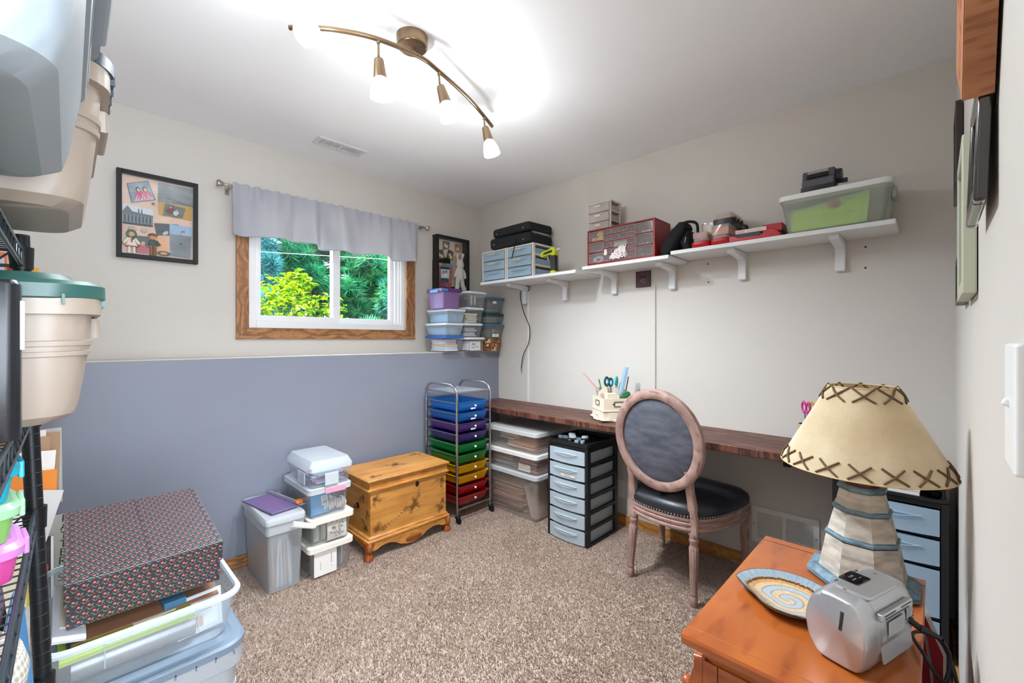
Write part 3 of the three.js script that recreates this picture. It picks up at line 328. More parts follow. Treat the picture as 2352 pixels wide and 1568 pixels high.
// ------------------------------------------------------------------ outside the window
struct('ground', uvm(b2(-30, 0.7, -45, 45, 0.95, -3.12)), M(0x4d5a34, 0.95, { map: dataTex(256, 256, (u, v) => mix([92, 108, 58], [60, 74, 40], fbm(u * 30, v * 30, 4) * 1.6 - 0.3), true, 0.5) }));
struct('added_sun_blocker', b2(-3, 2.62, -3.75, 6, 2.72, -3.12), MT.whitePaint);  // added overhang out of view, placed to block direct sun from the window
struct('path', uvm(b2(-2, 0.94, -4.35, 6, 0.965, -3.12)), M(0xd9d5cc, 0.9));  // unseen pale paving, placed to bounce sunlight up onto the ceiling
{
  const needles = (n, len, w) => { const P = []; for (let i = 0; i < n; i++) { const d = V(rr(-1, 1), rr(-0.55, 1), rr(-1, 1)).normalize(), s = V(rr(-1, 1), rr(-1, 1), rr(-1, 1)).cross(d).normalize().multiplyScalar(w), l = len * rr(0.6, 1); P.push(s.x, s.y, s.z, -s.x, -s.y, -s.z, d.x * l, d.y * l, d.z * l); } const g = new THREE.BufferGeometry(); g.setAttribute('position', new THREE.Float32BufferAttribute(P, 3)); g.computeVertexNormals(); return g; };
  const tuft = [needles(34, 0.26, 0.011), needles(30, 0.2, 0.010)];
  const fm = Ph(0xffffff, 0.9, { side: THREE.DoubleSide, transmission: 0.25, thickness: 0, specularIntensity: 0.1 });
  const mt4 = new THREE.Matrix4(), qt = new THREE.Quaternion(), eu = new THREE.Euler();
  function conifer(label, x, z, h, r, base, cols, n, puff) {
    const t = thing('conifer_tree', label, 'tree', [x, 0.95, z], 0);
    part('trunk', [rod([0, 0, 0], [0, h * 0.96, 0], 0.16, 10, 0.03)], M(0x4c3a2c, 0.9), t);
    const br = [], fo = new THREE.InstancedMesh(tuft[puff ? 0 : 1], fm, n); fo.name = 'foliage'; fo.userData.kind = 'stuff'; t.add(fo);
    const whorls = Math.round(h / 0.42), per = 8; const limbs = [];
    for (let k = 0; k < whorls; k++) for (let i = 0; i < per; i++) { const y = base + (h - base) * (k + rr(0, 0.6)) / whorls, f = 1 - (y - base) / (h - base), len = r * (0.12 + 0.95 * Math.pow(f, 0.8)) * rr(0.72, 1.1), a = (i + rr(-0.35, 0.35)) / per * 2 * PI + k * 0.7; limbs.push([y, len, a]); if (k % 2 === 0) br.push(rod([0, y, 0], [Math.cos(a) * len, y + len * (puff ? 0.16 : -0.16), Math.sin(a) * len], 0.025, 5, 0.006)); }
    part('branch', br, M(0x54443a, 0.9), t).userData.kind = 'stuff';
    for (let i = 0; i < n; i++) { const [y, len, a] = limbs[Math.floor(rnd() * limbs.length)], s = 0.3 + 0.7 * Math.sqrt(rnd()), side = (rnd() - 0.5) * len * 0.55 * (1.15 - s), X = Math.cos(a) * len * s - Math.sin(a) * side, Z = Math.sin(a) * len * s + Math.cos(a) * side, Y = y + len * s * (puff ? 0.16 : -0.16) + rr(-0.1, 0.14) + (puff ? 0.18 * (1 - Math.abs(side) / (len * 0.3 + 0.01)) * rnd() : 0); eu.set(rr(-0.6, 0.6), rr(0, 6.28), rr(-0.6, 0.6)); mt4.compose(V(X, Y, Z), qt.setFromEuler(eu), V(1, 1, 1).multiplyScalar(rr(0.7, 1.35))); fo.setMatrixAt(i, mt4); const c = cols[Math.floor(rnd() * cols.length)]; fo.setColorAt(i, new THREE.Color(c).multiplyScalar(rr(0.45, 0.75))); }
  }
  const pine = [0x1f7f52, 0x2f9b62, 0x4fb26c, 0x17684a], bluish = [0x3f9492, 0x62b0aa, 0x2c7b7a, 0x7cc2b8], mid = [0x2c9556, 0x4bb468, 0x6cc978, 0x1f7a4c];
  conifer('tall dark green pine filling the left window pane behind the lime shrub', 4.3, -11.2, 4.9, 2.9, 0.3, pine, 5200, true);
  conifer('blue green spruce at the left edge of the left window pane', 2.0, -9.4, 3.6, 1.5, 0.2, bluish, 3000, false);
  conifer('bright green pine filling the right window pane', 6.9, -9.8, 4.6, 2.6, 0.3, mid, 5600, true);
  conifer('grey green spruce low between the two window panes', 4.75, -7.6, 1.6, 1.0, 0.1, bluish.concat(mid), 2200, false);
  conifer('dark spruce standing far behind the pines', 6.6, -16.5, 5.6, 3.4, 0.3, [0x23584a, 0x2c6a55, 0x1e4d44], 3600, false);
  conifer('far dark pine at the left behind the blue green spruce', 1.6, -16, 5.6, 3.4, 0.3, [0x23584a, 0x2b6b5a, 0x35785f], 3600, true);
  conifer('far pine seen through the right edge of the right window pane', 11.8, -15, 5.6, 3.4, 0.3, [0x2c6a50, 0x3a7c5c, 0x2a5f4c], 3600, true);
  // broad leaf, pointed, folded along its midrib
  const L = 0.085, lp = [[0, 0], [0.2, 0.42], [0.45, 0.5], [0.75, 0.3], [1, 0]]; const P = []; for (const s of [1, -1]) for (let i = 0; i + 1 < lp.length; i++) { const [a, b] = lp[i], [c, d] = lp[i + 1], W = 0.42 * L, y = (u) => L * 0.16 * Math.sin(u * 2.6) - L * 0.1 * u; const A = [a * L, y(a), 0], B = [c * L, y(c), 0], C = [a * L, y(a) + b * 0.02, s * b * W * 2 * 0.5], D = [c * L, y(c) + d * 0.02, s * d * W * 2 * 0.5]; P.push(...A, ...C, ...B, ...B, ...C, ...D); }
  const leafG = new THREE.BufferGeometry(); leafG.setAttribute('position', new THREE.Float32BufferAttribute(P, 3)); leafG.computeVertexNormals();
  const lm = [0xb5d800, 0xd3e81e, 0x96c400, 0x7fae08, 0xe3ea4e, 0xc9a35a].map((c) => Ph(new THREE.Color(c).multiplyScalar(0.62), 0.8, { side: THREE.DoubleSide, transmission: 0.4, thickness: 0, specularIntensity: 0.12 }));
  function shrub(label, x, z, list, nl, ni, gy = 0.95) {
    const t = thing('lime_shrub', label, 'shrub', [x, gy, z]);
    const fo = new THREE.InstancedMesh(leafG, Ph(0xffffff, 0.8, { side: THREE.DoubleSide, transmission: 0.4, thickness: 0, specularIntensity: 0.12 }), ni); fo.name = 'foliage'; fo.userData.kind = 'stuff';
    const stems = []; let made = 0, k = 0;
    for (const [cx, cy, cz, R] of list) stems.push(tube([[cx * 0.2, 0, cz * 0.2], [cx * 0.6, cy * 0.5, cz * 0.6], [cx, cy, cz]], 0.008, 12, false, 5));
    const put = (front) => { const b = list[Math.floor(rnd() * list.length)], th = rr(0, 6.28), ph = Math.acos(rr(-0.5, 1)), d = V(Math.sin(ph) * Math.cos(th), Math.cos(ph), Math.sin(ph) * Math.sin(th)); if (front && d.z < 0) d.z *= -1; const R = b[3] * (front ? rr(0.85, 1.08) : rr(0.45, 1.05)), p = V(b[0] + d.x * R, b[1] + d.y * R, b[2] + d.z * R); eu.set(rr(-0.5, 0.5), rr(0, 6.28), rr(-0.7, 0.35)); return [p, new THREE.Quaternion().setFromEuler(eu), rr(0.65, 1.15)]; };
    for (let i = 0; i < nl; i++) { const [p, q, s] = put(true), o = part('leaf', leafG, lm[Math.floor(Math.pow(rnd(), 1.4) * 5.2)], t); o.position.copy(p); o.quaternion.copy(q); o.scale.setScalar(s); }
    for (let i = 0; i < ni; i++) { const [p, q, s] = put(false); mt4.compose(p, q, V(s, s, s)); fo.setMatrixAt(i, mt4); fo.setColorAt(i, new THREE.Color([0xa6cc08, 0x86b512, 0x5f9312, 0xbfdc1c, 0x4b7f18][Math.floor(rnd() * 5)]).multiplyScalar(0.6)); }
    t.add(fo); part('stem', stems, M(0x6b5a3c, 0.8), t);
  }
  const SS = -0.2;
  shrub('big lime green leafy shrub filling the lower left window pane', 1.65, -4.9, [[0.02, 0.72, 0, 0.26], [-0.28, 0.62, 0.05, 0.3], [0.3, 0.5, 0.05, 0.26], [-0.05, 0.42, 0.2, 0.34], [-0.5, 0.4, 0.1, 0.3], [0.42, 0.22, 0.15, 0.24], [0.06, 0.85, -0.02, 0.14], [-0.2, 0.2, 0.3, 0.3], [0.15, 0.2, 0.35, 0.28]], 280, 1500);
  shrub('small lime shrub at the bottom left of the right window pane', 2.18, -4.42, [[0, 0.32, 0, 0.13], [0.1, 0.22, 0.05, 0.15], [-0.08, 0.15, 0.1, 0.16]], 60, 110);
  shrub('small lime shrub at the bottom right of the right window pane', 2.9, -4.42, [[0, 0.34, 0, 0.1], [-0.05, 0.2, 0.05, 0.15], [0.1, 0.2, 0.05, 0.16]], 60, 110);
  one('overhead_wire', 'thin pale wire running across the view outside the window', 'wire', rod([-2, 2.09, -6.4], [9, 2.86, -6.0], 0.0035, 6), M(0xd8dce0, 0.5));
  for (const x of [-2, 9]) one('wire_post', x < 0 ? 'grey post at the left end of the outdoor wire' : 'grey post at the right end of the outdoor wire', 'post', cyl(0.03, 0.03, x < 0 ? 1.16 : 1.93, 0, 0, 0, 10), MT.grey, [x < 0 ? -2.034 : 9.034, 0.95, x < 0 ? -6.4 : -6.0]);
}
// ------------------------------------------------------------------ plastic boxes and what is in them
// base centre at x, y, z; w along x, d along z
function tub(name, label, { x, y, z, w, d, h, taper = 0.012, r = 0.014, body = MT.clear, lid = MT.white, lidH = 0.012, over = 0.006, ry: a = 0, group, cat = 'storage box', rim = true, domed = 0 }) {
  const t = thing(name, label, cat, [x, y, z], a, group), bh = h - lidH, wt = w - 2 * over, dt = d - 2 * over, wb = wt - 2 * taper, db = dt - 2 * taper;
  part('body', loft([{ w: wb - 0.01, d: db - 0.01, r: r * 0.7, y: 0 }, { w: wb, d: db, r, y: 0.006 }, { w: wt - 0.006, d: dt - 0.006, r, y: bh - 0.02 }, { w: wt - 0.002, d: dt - 0.002, r, y: bh - 0.017 }, { w: wt, d: dt, r, y: bh }], { top: false }), body, t);
  if (lid) {
    const q = [{ w: w - 0.004, d: d - 0.004, r: r + 0.003, y: bh - 0.004 }, { w, d, r: r + 0.004, y: bh - 0.002 }, { w, d, r: r + 0.004, y: h - 0.003 }, { w: w - 0.006, d: d - 0.006, r: r + 0.002, y: h }];
    part('lid', loft(domed ? q.slice(0, 3).concat([{ w: w - 0.02, d: d - 0.02, r: r, y: h + domed * 0.5 }, { w: w - 0.035, d: d - 0.035, r, y: h + domed }]) : q.concat([{ w: w - 0.03, d: d - 0.03, r, y: h }, { w: w - 0.034, d: d - 0.034, r, y: h - 0.002 }]), {}), lid, t);
  } else if (rim) part('rim', loft([{ w: wt, d: dt, r, y: bh - 0.012 }, { w, d, r: r + 0.004, y: bh - 0.012 }, { w, d, r: r + 0.004, y: bh }, { w: wt - 0.004, d: dt - 0.004, r, y: bh }], { bottom: false, top: false }), body, t);
  return t;
}
// a heap of flat sheets and packets lying (or standing) in a box
function papers(label, [x, y, z], w, d, h, cols, n = 6, upright = false, cat = 'papers', name = 'paper_stack', a = 0) {
  const t = thing(name, label, cat, [x, y, z], a); let yy = 0;
  for (let i = 0; i < n; i++) {
    const c = cols[i % cols.length], m = c.isMaterial ? c : M(c, 0.8);
    if (upright) { const T = w / n; part('sheet', rz(bx(T * 0.8, h * rr(0.82, 1), d * rr(0.85, 1), 0, 0, 0, 0.001), rr(-0.05, 0.05)).translate(-w / 2 + T * (i + 0.5), 0.002, rr(-0.02, 0.02) * d), m, t); }
    else { const T = h / n; part('sheet', ry(bx(w * rr(0.72, 0.9), T * 0.92, d * rr(0.72, 0.9), 0, 0, 0, 0.001), rr(-0.12, 0.12)).translate(rr(-0.02, 0.02) * w, yy, rr(-0.02, 0.02) * d), m, t); yy += T; }
  }
  return t;
}
const labelCard = (w, h, txt, bg = '#f4f2ec', fg = '#333') => print(160, Math.round(160 * h / w), (x, W, H) => { x.fillStyle = bg; x.fillRect(0, 0, W, H); x.fillStyle = fg; x.font = 'bold ' + Math.round(H * 0.55) + 'px sans-serif'; x.textAlign = 'center'; x.fillText(txt, W / 2, H * 0.7); }, 0.6);
// ------------------------------------------------------------------ boxes stacked on the ledge
{
  const Y0 = LH + 0.0005, Z = -2.575, blueLid = M(0x2a62b8, 0.45), steelLid = M(0x3f6d8f, 0.5), greenLid = M(0x123f36, 0.5), white = M(0xdfe3e6, 0.45), smoke = clear(0xd5dde2, 0.8, 0.25), pale = clear(0xdcebf6, 0.68, 0.3);
  const G = 'boxes stacked on the ledge beside the window', S = (name, label, x1, w, y0, y1, o = {}) => tub(name, label, { x: x1 - w / 2, y: y0, z: Z - (o.d ?? 0.28) / 2 + (o.dz ?? 0), w, d: o.d ?? 0.28, h: y1 - y0, group: G, taper: 0.014, ...o });
  S('storage_box', 'clear box with a bright blue lid at the bottom left of the ledge stack', 2.117, 0.178, Y0, 1.242, { lid: blueLid });
  S('storage_box', 'pale clear box with white lid resting on the bright blue lid', 2.115, 0.178, 1.2425, 1.3395, { lid: white, body: pale });
  S('storage_box', 'pale clear box with white lid directly under the purple bin', 2.134, 0.178, 1.34, 1.4445, { lid: white, body: pale });
  const pb = S('storage_bin', 'purple translucent bin with blue latch on top of the ledge stack', 2.096, 0.182, 1.445, 1.598, { lid: M(0x5b3373, 0.4), body: clear(0xb892d2, 0.55, 0.35), d: 0.22, over: 0.012, lidH: 0.022, taper: 0.006 });
  part('latch', [b2(-0.097, 0.122, -0.05, -0.089, 0.142, 0.05, 0.003), b2(-0.05, 0.128, 0.107, -0.09, 0.145, 0.113, 0.003)], M(0x2f95d8, 0.4), pb);
  part('handle', tube([[-0.06, 0.153, 0], [-0.04, 0.168, 0], [0.02, 0.17, 0], [0.05, 0.153, 0]], 0.005, 20), M(0x2b1c33, 0.4), pb);
  S('storage_box', 'clear box with white lid and a round red logo card at the ledge bottom', 2.332, 0.19, Y0, 1.233, { lid: white });
  S('storage_box', 'clear box with white lid, second from the bottom of the middle ledge column', 2.309, 0.185, 1.2335, 1.3425, { lid: white });
  S('storage_box', 'clear box with white lid holding a yellow packet in the middle ledge column', 2.322, 0.186, 1.343, 1.466, { lid: white });
  S('storage_box', 'clear box with white lid holding ribbon reels atop the middle ledge column', 2.351, 0.2, 1.4665, 1.592, { lid: white, body: clear(0xf0f2f4, 0.84, 0.2) });
  const fl = canvasTex(256, 256, (x) => { x.fillStyle = '#4a2c1d'; x.fillRect(0, 0, 256, 256); for (let i = 0; i < 420; i++) { x.fillStyle = ['#b06a42', '#d9a873', '#7c4527', '#e6c596', '#3a2418', '#96643f', '#5d5a35'][i % 7]; x.beginPath(); x.ellipse(rnd() * 256, rnd() * 256, 4 + rnd() * 13, 3 + rnd() * 8, rnd() * 6, 0, 7); x.fill(); } });
  const flm = M(0xffffff, 0.6, { map: fl }); fl.wrapS = fl.wrapT = THREE.RepeatWrapping; fl.repeat.set(7, 7);
  const fb = thing('floral_box', 'brown and gold floral print box at the corner end of the ledge', 'box', [2.438, Y0, Z - 0.12], 0, G);
  part('body', loft([{ w: 0.145, d: 0.2, r: 0.02, y: 0 }, { w: 0.152, d: 0.21, r: 0.022, y: 0.075 }], {}), flm, fb);
  part('lid', loft([{ w: 0.165, d: 0.225, r: 0.026, y: 0.066 }, { w: 0.168, d: 0.228, r: 0.026, y: 0.098 }, { w: 0.158, d: 0.218, r: 0.024, y: 0.102 }], {}), flm, fb);
  S('storage_box', 'clear box with steel blue lid and white label standing on the floral box', 2.55, 0.2, Y0 + 0.1025, 1.3425, { lid: steelLid, body: smoke, over: 0.009 });
  S('storage_box', 'low clear box with dark green lid in the corner ledge column', 2.54, 0.195, 1.343, 1.43, { lid: greenLid, body: smoke, lidH: 0.022 });
  S('storage_box', 'smoky clear box with steel blue lid topping the corner ledge column', 2.55, 0.2, 1.4305, 1.56, { lid: steelLid, body: smoke, over: 0.009 });
  papers('white folded paper inside the bright blue lidded box', [2.028, 1.13, -2.72], 0.14, 0.22, 0.085, [0xeef2f5, 0xd9e4ec, 0xf1c7b2, 0xf3efe8], 5);
  papers('folded fabric inside the pale box on the bright blue lid', [2.026, 1.25, -2.72], 0.14, 0.22, 0.06, [0xc4d8e4, 0x8fa9b8, 0xe5ebee], 5, true, 'fabric', 'fabric_pieces');
  papers('folded fabric inside the pale box under the purple bin', [2.045, 1.347, -2.72], 0.14, 0.22, 0.065, [0xbfd6e6, 0x7f9fb5, 0xdfe9ee], 6, true, 'fabric', 'fabric_pieces');
  papers('magenta packet inside the purple bin', [2.004, 1.453, -2.69], 0.12, 0.16, 0.05, [0xb0247d, 0x5a2a6e, 0xd0d8e0], 4);
  papers('white cards inside the bottom box of the middle ledge column', [2.238, 1.13, -2.72], 0.14, 0.22, 0.08, [0xf0efec, 0xe8ddd0, 0xf4f4f2], 4, true);
  papers('grey packets inside the second box of the middle ledge column', [2.217, 1.241, -2.72], 0.14, 0.22, 0.07, [0xb8bcc0, 0xd5d8da, 0x9da2a6], 5);
  papers('yellow packet on white sheets in the third box of the middle ledge column', [2.23, 1.35, -2.72], 0.14, 0.22, 0.075, [0xe8e8e2, 0xd8d8d4, 0xe4d58a], 4);
  papers('brushes and packets inside the steel blue lidded box with the white label', [2.45, 1.232, -2.72], 0.14, 0.22, 0.07, [0x8f8a70, 0xc8a24e, 0x6f7780, 0xd9d2c0], 6, true);
  papers('olive bundles inside the dark green lidded box', [2.443, 1.35, -2.72], 0.14, 0.22, 0.045, [0x8a8c74, 0xb9b79d], 4);
  papers('dark packets inside the smoky top box of the corner ledge column', [2.45, 1.438, -2.72], 0.14, 0.22, 0.05, [0x6f7880, 0x959da3, 0x5b646c], 4);
  one('box_label', 'white label stuck on the front of the lower steel blue lidded box', 'label', rectQ(-0.035, -0.011, 0.035, 0.011, 0), labelCard(0.07, 0.022, 'misc'), [2.455, 1.25, Z - 0.0175]);
  one('box_label', 'tilted white label on the smoky top box of the corner column', 'label', rectQ(-0.02, -0.01, 0.02, 0.01, 0).rotateZ(0.12), labelCard(0.04, 0.02, ''), [2.44, 1.52, Z - 0.0115]);
  one('logo_card', 'white card with a red and black rounded square logo in a clear box', 'card', rectQ(-0.055, -0.035, 0.055, 0.035, 0), print(160, 100, (x) => { x.fillStyle = '#f3f1ee'; x.fillRect(0, 0, 160, 100); x.strokeStyle = '#3a2226'; x.lineWidth = 5; x.strokeRect(34, 18, 46, 50); x.fillStyle = '#d06a6a'; x.fillRect(40, 26, 34, 12); x.fillStyle = '#777'; for (let i = 0; i < 8; i++) x.fillRect(98 + i * 4, 44, 2, 22); }), [2.238, 1.165, Z - 0.021]);
  for (const [dx, l] of [[-0.024, 'white ribbon reel at the left in the top middle ledge box'], [0.012, 'white ribbon reel at the right in the top middle ledge box']]) { const r = thing('ribbon_reel', l, 'reel', [2.275 + dx, 1.531, -2.66], 0); part('flange', [new THREE.TorusGeometry(0.036, 0.008, 8, 28).rotateY(0.9)], MT.white, r); part('ribbon', [rx(cyl(0.03, 0.03, 0.01, 0, -0.005, 0, 24), PI / 2).rotateY(0.9)], M(0x9a3355, 0.6), r); }
}
// ------------------------------------------------------------------ drawer units
// open-fronted frame with clear drawers; front faces -x; w along z, d along x; base centre of the front at x
function drawerUnit(label, { x, y, z, w, d, h, n, frame, drawer, post = 0.012, name = 'drawer_unit', gap = 0.006, pull = true, bow = 0, tags = [], group, cat = 'drawers', hs }) {
  const t = thing(name, label, cat, [x, y, z], 0, group), T = post, HH = hs || Array(n).fill((h - T * (n + 1)) / n), at = HH.map((_, k) => HH.slice(0, k).reduce((a, b) => a + b + T, 0)); at.push(h - T);
  const fr = []; for (const s of [-1, 1]) { for (const fx of [0, d - 2 * T]) fr.push(b2(fx, 0, s * w / 2 - (s > 0 ? T : 0), fx + 2 * T, h, s * w / 2 + (s > 0 ? 0 : T), 0.002)); for (let k = 0; k <= n; k++) fr.push(b2(2 * T, at[k], s * w / 2 - (s > 0 ? T : 0), d - 2 * T, at[k] + T, s * w / 2 + (s > 0 ? 0 : T))); }
  part('frame', fr, frame, t); part('top_panel', b2(0.002, h - T, -w / 2 + T, d - 0.002, h - 0.001, w / 2 - T, 0.002), frame, t);
  for (let k = 0; k <= n - 1; k++) part('shelf_panel', b2(0.004, at[k], -w / 2 + T, d - 0.004, at[k] + 0.003, w / 2 - T), frame, t);
  part('back_panel', b2(d - 0.004, T, -w / 2 + T, d - 0.001, h - T, w / 2 - T), frame, t);
  for (let k = 0; k < n; k++) {
    const hh = HH[k], y0 = at[k] + T * 0.4 + 0.003, g = new THREE.Group(); g.name = 'drawer'; t.add(g); g.position.set(-0.002, y0, 0); const W = w - 2 * T - gap, H = hh + T * 0.4 - 0.005;
    const fs = new THREE.Shape(), N = 12; fs.moveTo(0.004, -W / 2); fs.lineTo(0.004, W / 2); for (let i = 0; i <= N; i++) { const q = W / 2 - (W * i) / N; fs.lineTo(-bow * (1 - Math.pow(2 * q / W, 2)) - 0.001, q); } const front = ext(fs, H, 0).rotateX(PI / 2).translate(0, H, 0);
    part('drawer_front', front, drawer, g); part('drawer_tray', [b2(0.006, 0, -W / 2 + 0.004, d - 0.02, 0.002, W / 2 - 0.004), b2(0.006, 0, -W / 2 + 0.002, d - 0.02, H - 0.012, -W / 2 + 0.004), b2(0.006, 0, W / 2 - 0.004, d - 0.02, H - 0.012, W / 2 - 0.002)], drawer, g);
    if (pull) { const ps = new THREE.Shape(), PW = W * 0.34, c = bow * 0.95; ps.moveTo(-c, -PW); ps.quadraticCurveTo(-c - 0.024, 0, -c, PW); ps.lineTo(-c, -PW); part('pull', ext(ps, 0.003, 0).rotateX(PI / 2).translate(0, H * 0.74, 0), drawer, g); const lip = []; for (let i = 0; i <= 8; i++) { const q = -PW + 2 * PW * i / 8; lip.push([-c - 0.011 * (1 - Math.pow(q / PW, 2)) - 0.001, H * 0.735 - 0.012 * (1 - Math.pow(q / PW, 2)), q]); } part('pull_lip', tube(lip, 0.0018, 16, false, 5), drawer, g); }
    if (tags[k]) { const [txt, tw, tz, ty, bg] = tags[k]; part('label', ry(rectQ(-tw / 2, 0, tw / 2, 0.0125, 0), -PI / 2).translate(-bow - 0.003, ty ?? H * 0.32, tz ?? 0), labelCard(tw, 0.0125, txt, bg), g); }
  }
  return t;
}
{
  const Y = SH.L[3] + 0.021, fr = M(0xd9d3c9, 0.45), dr = clear(0xb9d2e2, 0.42, 0.45), Gp = 'white drawer units on the left shelf';
  for (const [z, w, l] of [[-2.41, 0.262, 'left white three drawer unit under the black cases'], [-2.142, 0.262, 'right white three drawer unit beside the yellow glue gun']]) drawerUnit(l, { x: 2.265, y: Y, z, w, d: 0.27, h: 0.232, n: 3, frame: fr, drawer: dr, post: 0.012, tags: [null, ['Fabric', 0.07, -0.02, 0.04, '#e6dcae'], ['Thread', 0.07, -0.02, 0.04, '#e6dcae']], bow: 0.004, group: Gp });
  papers('white packet in the lowest drawer of the left white unit', [2.38, Y + 0.014, -2.40], 0.16, 0.18, 0.04, [0xf2f2f0], 2);
  papers('dark box in the top drawer of the left white unit', [2.38, Y + 0.166, -2.36], 0.12, 0.1, 0.04, [0x27384c], 1);
  papers('dark items in the top drawer of the right white unit', [2.38, Y + 0.166, -2.1], 0.16, 0.14, 0.035, [0x3b4450, 0x566068], 2);
  // zip cases
  const cloth = M(0x101418, 0.85, { bumpMap: peel, bumpScale: 0.001 });
  const zipcase = (label, y, x, z, a, tilt, w, d, h) => { const t = thing('zip_case', label, 'case', [x, y, z], a, 'black zip cases on the left shelf'); t.rotation.order = 'YXZ'; t.rotation.z = tilt;
    part('body', loft([{ w: d - 0.02, d: w - 0.02, r: 0.02, y: 0 }, { w: d, d: w, r: 0.03, y: 0.012 }, { w: d, d: w, r: 0.03, y: h - 0.012 }, { w: d - 0.02, d: w - 0.02, r: 0.02, y: h }]), cloth, t);
    part('zipper', loft([{ w: d + 0.003, d: w + 0.003, r: 0.031, y: h * 0.55 }, { w: d + 0.003, d: w + 0.003, r: 0.031, y: h * 0.55 + 0.006 }]), MT.blackMatte, t);
    for (const s of [-1, 1]) part('rivet', rz(new THREE.SphereGeometry(0.0042, 10, 8), 0).translate(-d / 2 - 0.001, h * 0.35, s * w * 0.36), M(0xdedede, 0.3, { metalness: 0.6 }), t); return t; };
  zipcase('lower black zip case lying across the white drawer units', Y + 0.2375, 2.385, -2.24, 0.03, 0.0, 0.40, 0.28, 0.075);
  const sheets = papers('grey pages slipping out of the lower black zip case', [2.40, Y + 0.314, -2.09], 0.2, 0.1, 0.012, [0xb9b6b2, 0x8d8b88], 3);
  zipcase('upper black zip case on the top of the left shelf pile', Y + 0.328, 2.395, -2.235, -0.02, 0.02, 0.385, 0.27, 0.062);
  part('strap', tube([[-0.14, 0.04, 0.08], [-0.152, -0.03, 0.07], [-0.15, -0.1, 0.045]], 0.003, 16), cloth, scene.children.filter((o) => o.name === 'zip_case')[0]);
  // glue gun: side view towards the room, nozzle to the right
  const g = thing('glue_gun', 'yellow and black cordless glue gun standing on its battery', 'glue gun', [2.30, Y, -1.885], PI / 2), ye = M(0xc7cf12, 0.4), bk = M(0x2a2b28, 0.5);
  const E2 = (p, dpt, z = 0, b = 0.004) => ext(shp(p), dpt, b).translate(0, 0, z - dpt / 2);
  part('body', E2([[-0.055, 0.125], [-0.052, 0.168], [-0.03, 0.176], [0.0, 0.166], [0.045, 0.158], [0.07, 0.148], [0.078, 0.128], [0.06, 0.118], [0.02, 0.126], [-0.01, 0.128], [-0.035, 0.118]].map(([a, b]) => [a, b]), 0.042), ye, g);
  part('panel', E2([[-0.035, 0.142], [-0.03, 0.158], [0.035, 0.148], [0.05, 0.132], [0.02, 0.134]], 0.046, 0, 0.001), bk, g);
  part('grip', E2([[-0.048, 0.12], [-0.008, 0.126], [0.008, 0.118], [-0.012, 0.08], [-0.016, 0.03], [-0.052, 0.03], [-0.05, 0.07]], 0.036), bk, g);
  part('battery', [E2([[-0.056, 0.0], [-0.056, 0.014], [-0.044, 0.02], [-0.018, 0.017], [-0.012, 0.0]], 0.046)], ye, g);
  part('collar', [E2([[-0.054, 0.018], [-0.052, 0.034], [-0.015, 0.034], [-0.016, 0.018]], 0.04, 0, 0.002)], bk, g);
  part('trigger', tube([[0.018, 0.122, 0], [0.022, 0.105, 0], [0.012, 0.092, 0]], 0.0045, 12), M(0xb9b6aa, 0.5), g);
  part('nozzle', rod([0.074, 0.136, 0], [0.098, 0.13, 0], 0.011, 14, 0.003), bk, g); part('glue_stick', rod([-0.05, 0.156, 0], [-0.082, 0.162, 0], 0.0055, 12), clear(0xf3f3ee, 0.3, 0.4), g);
}
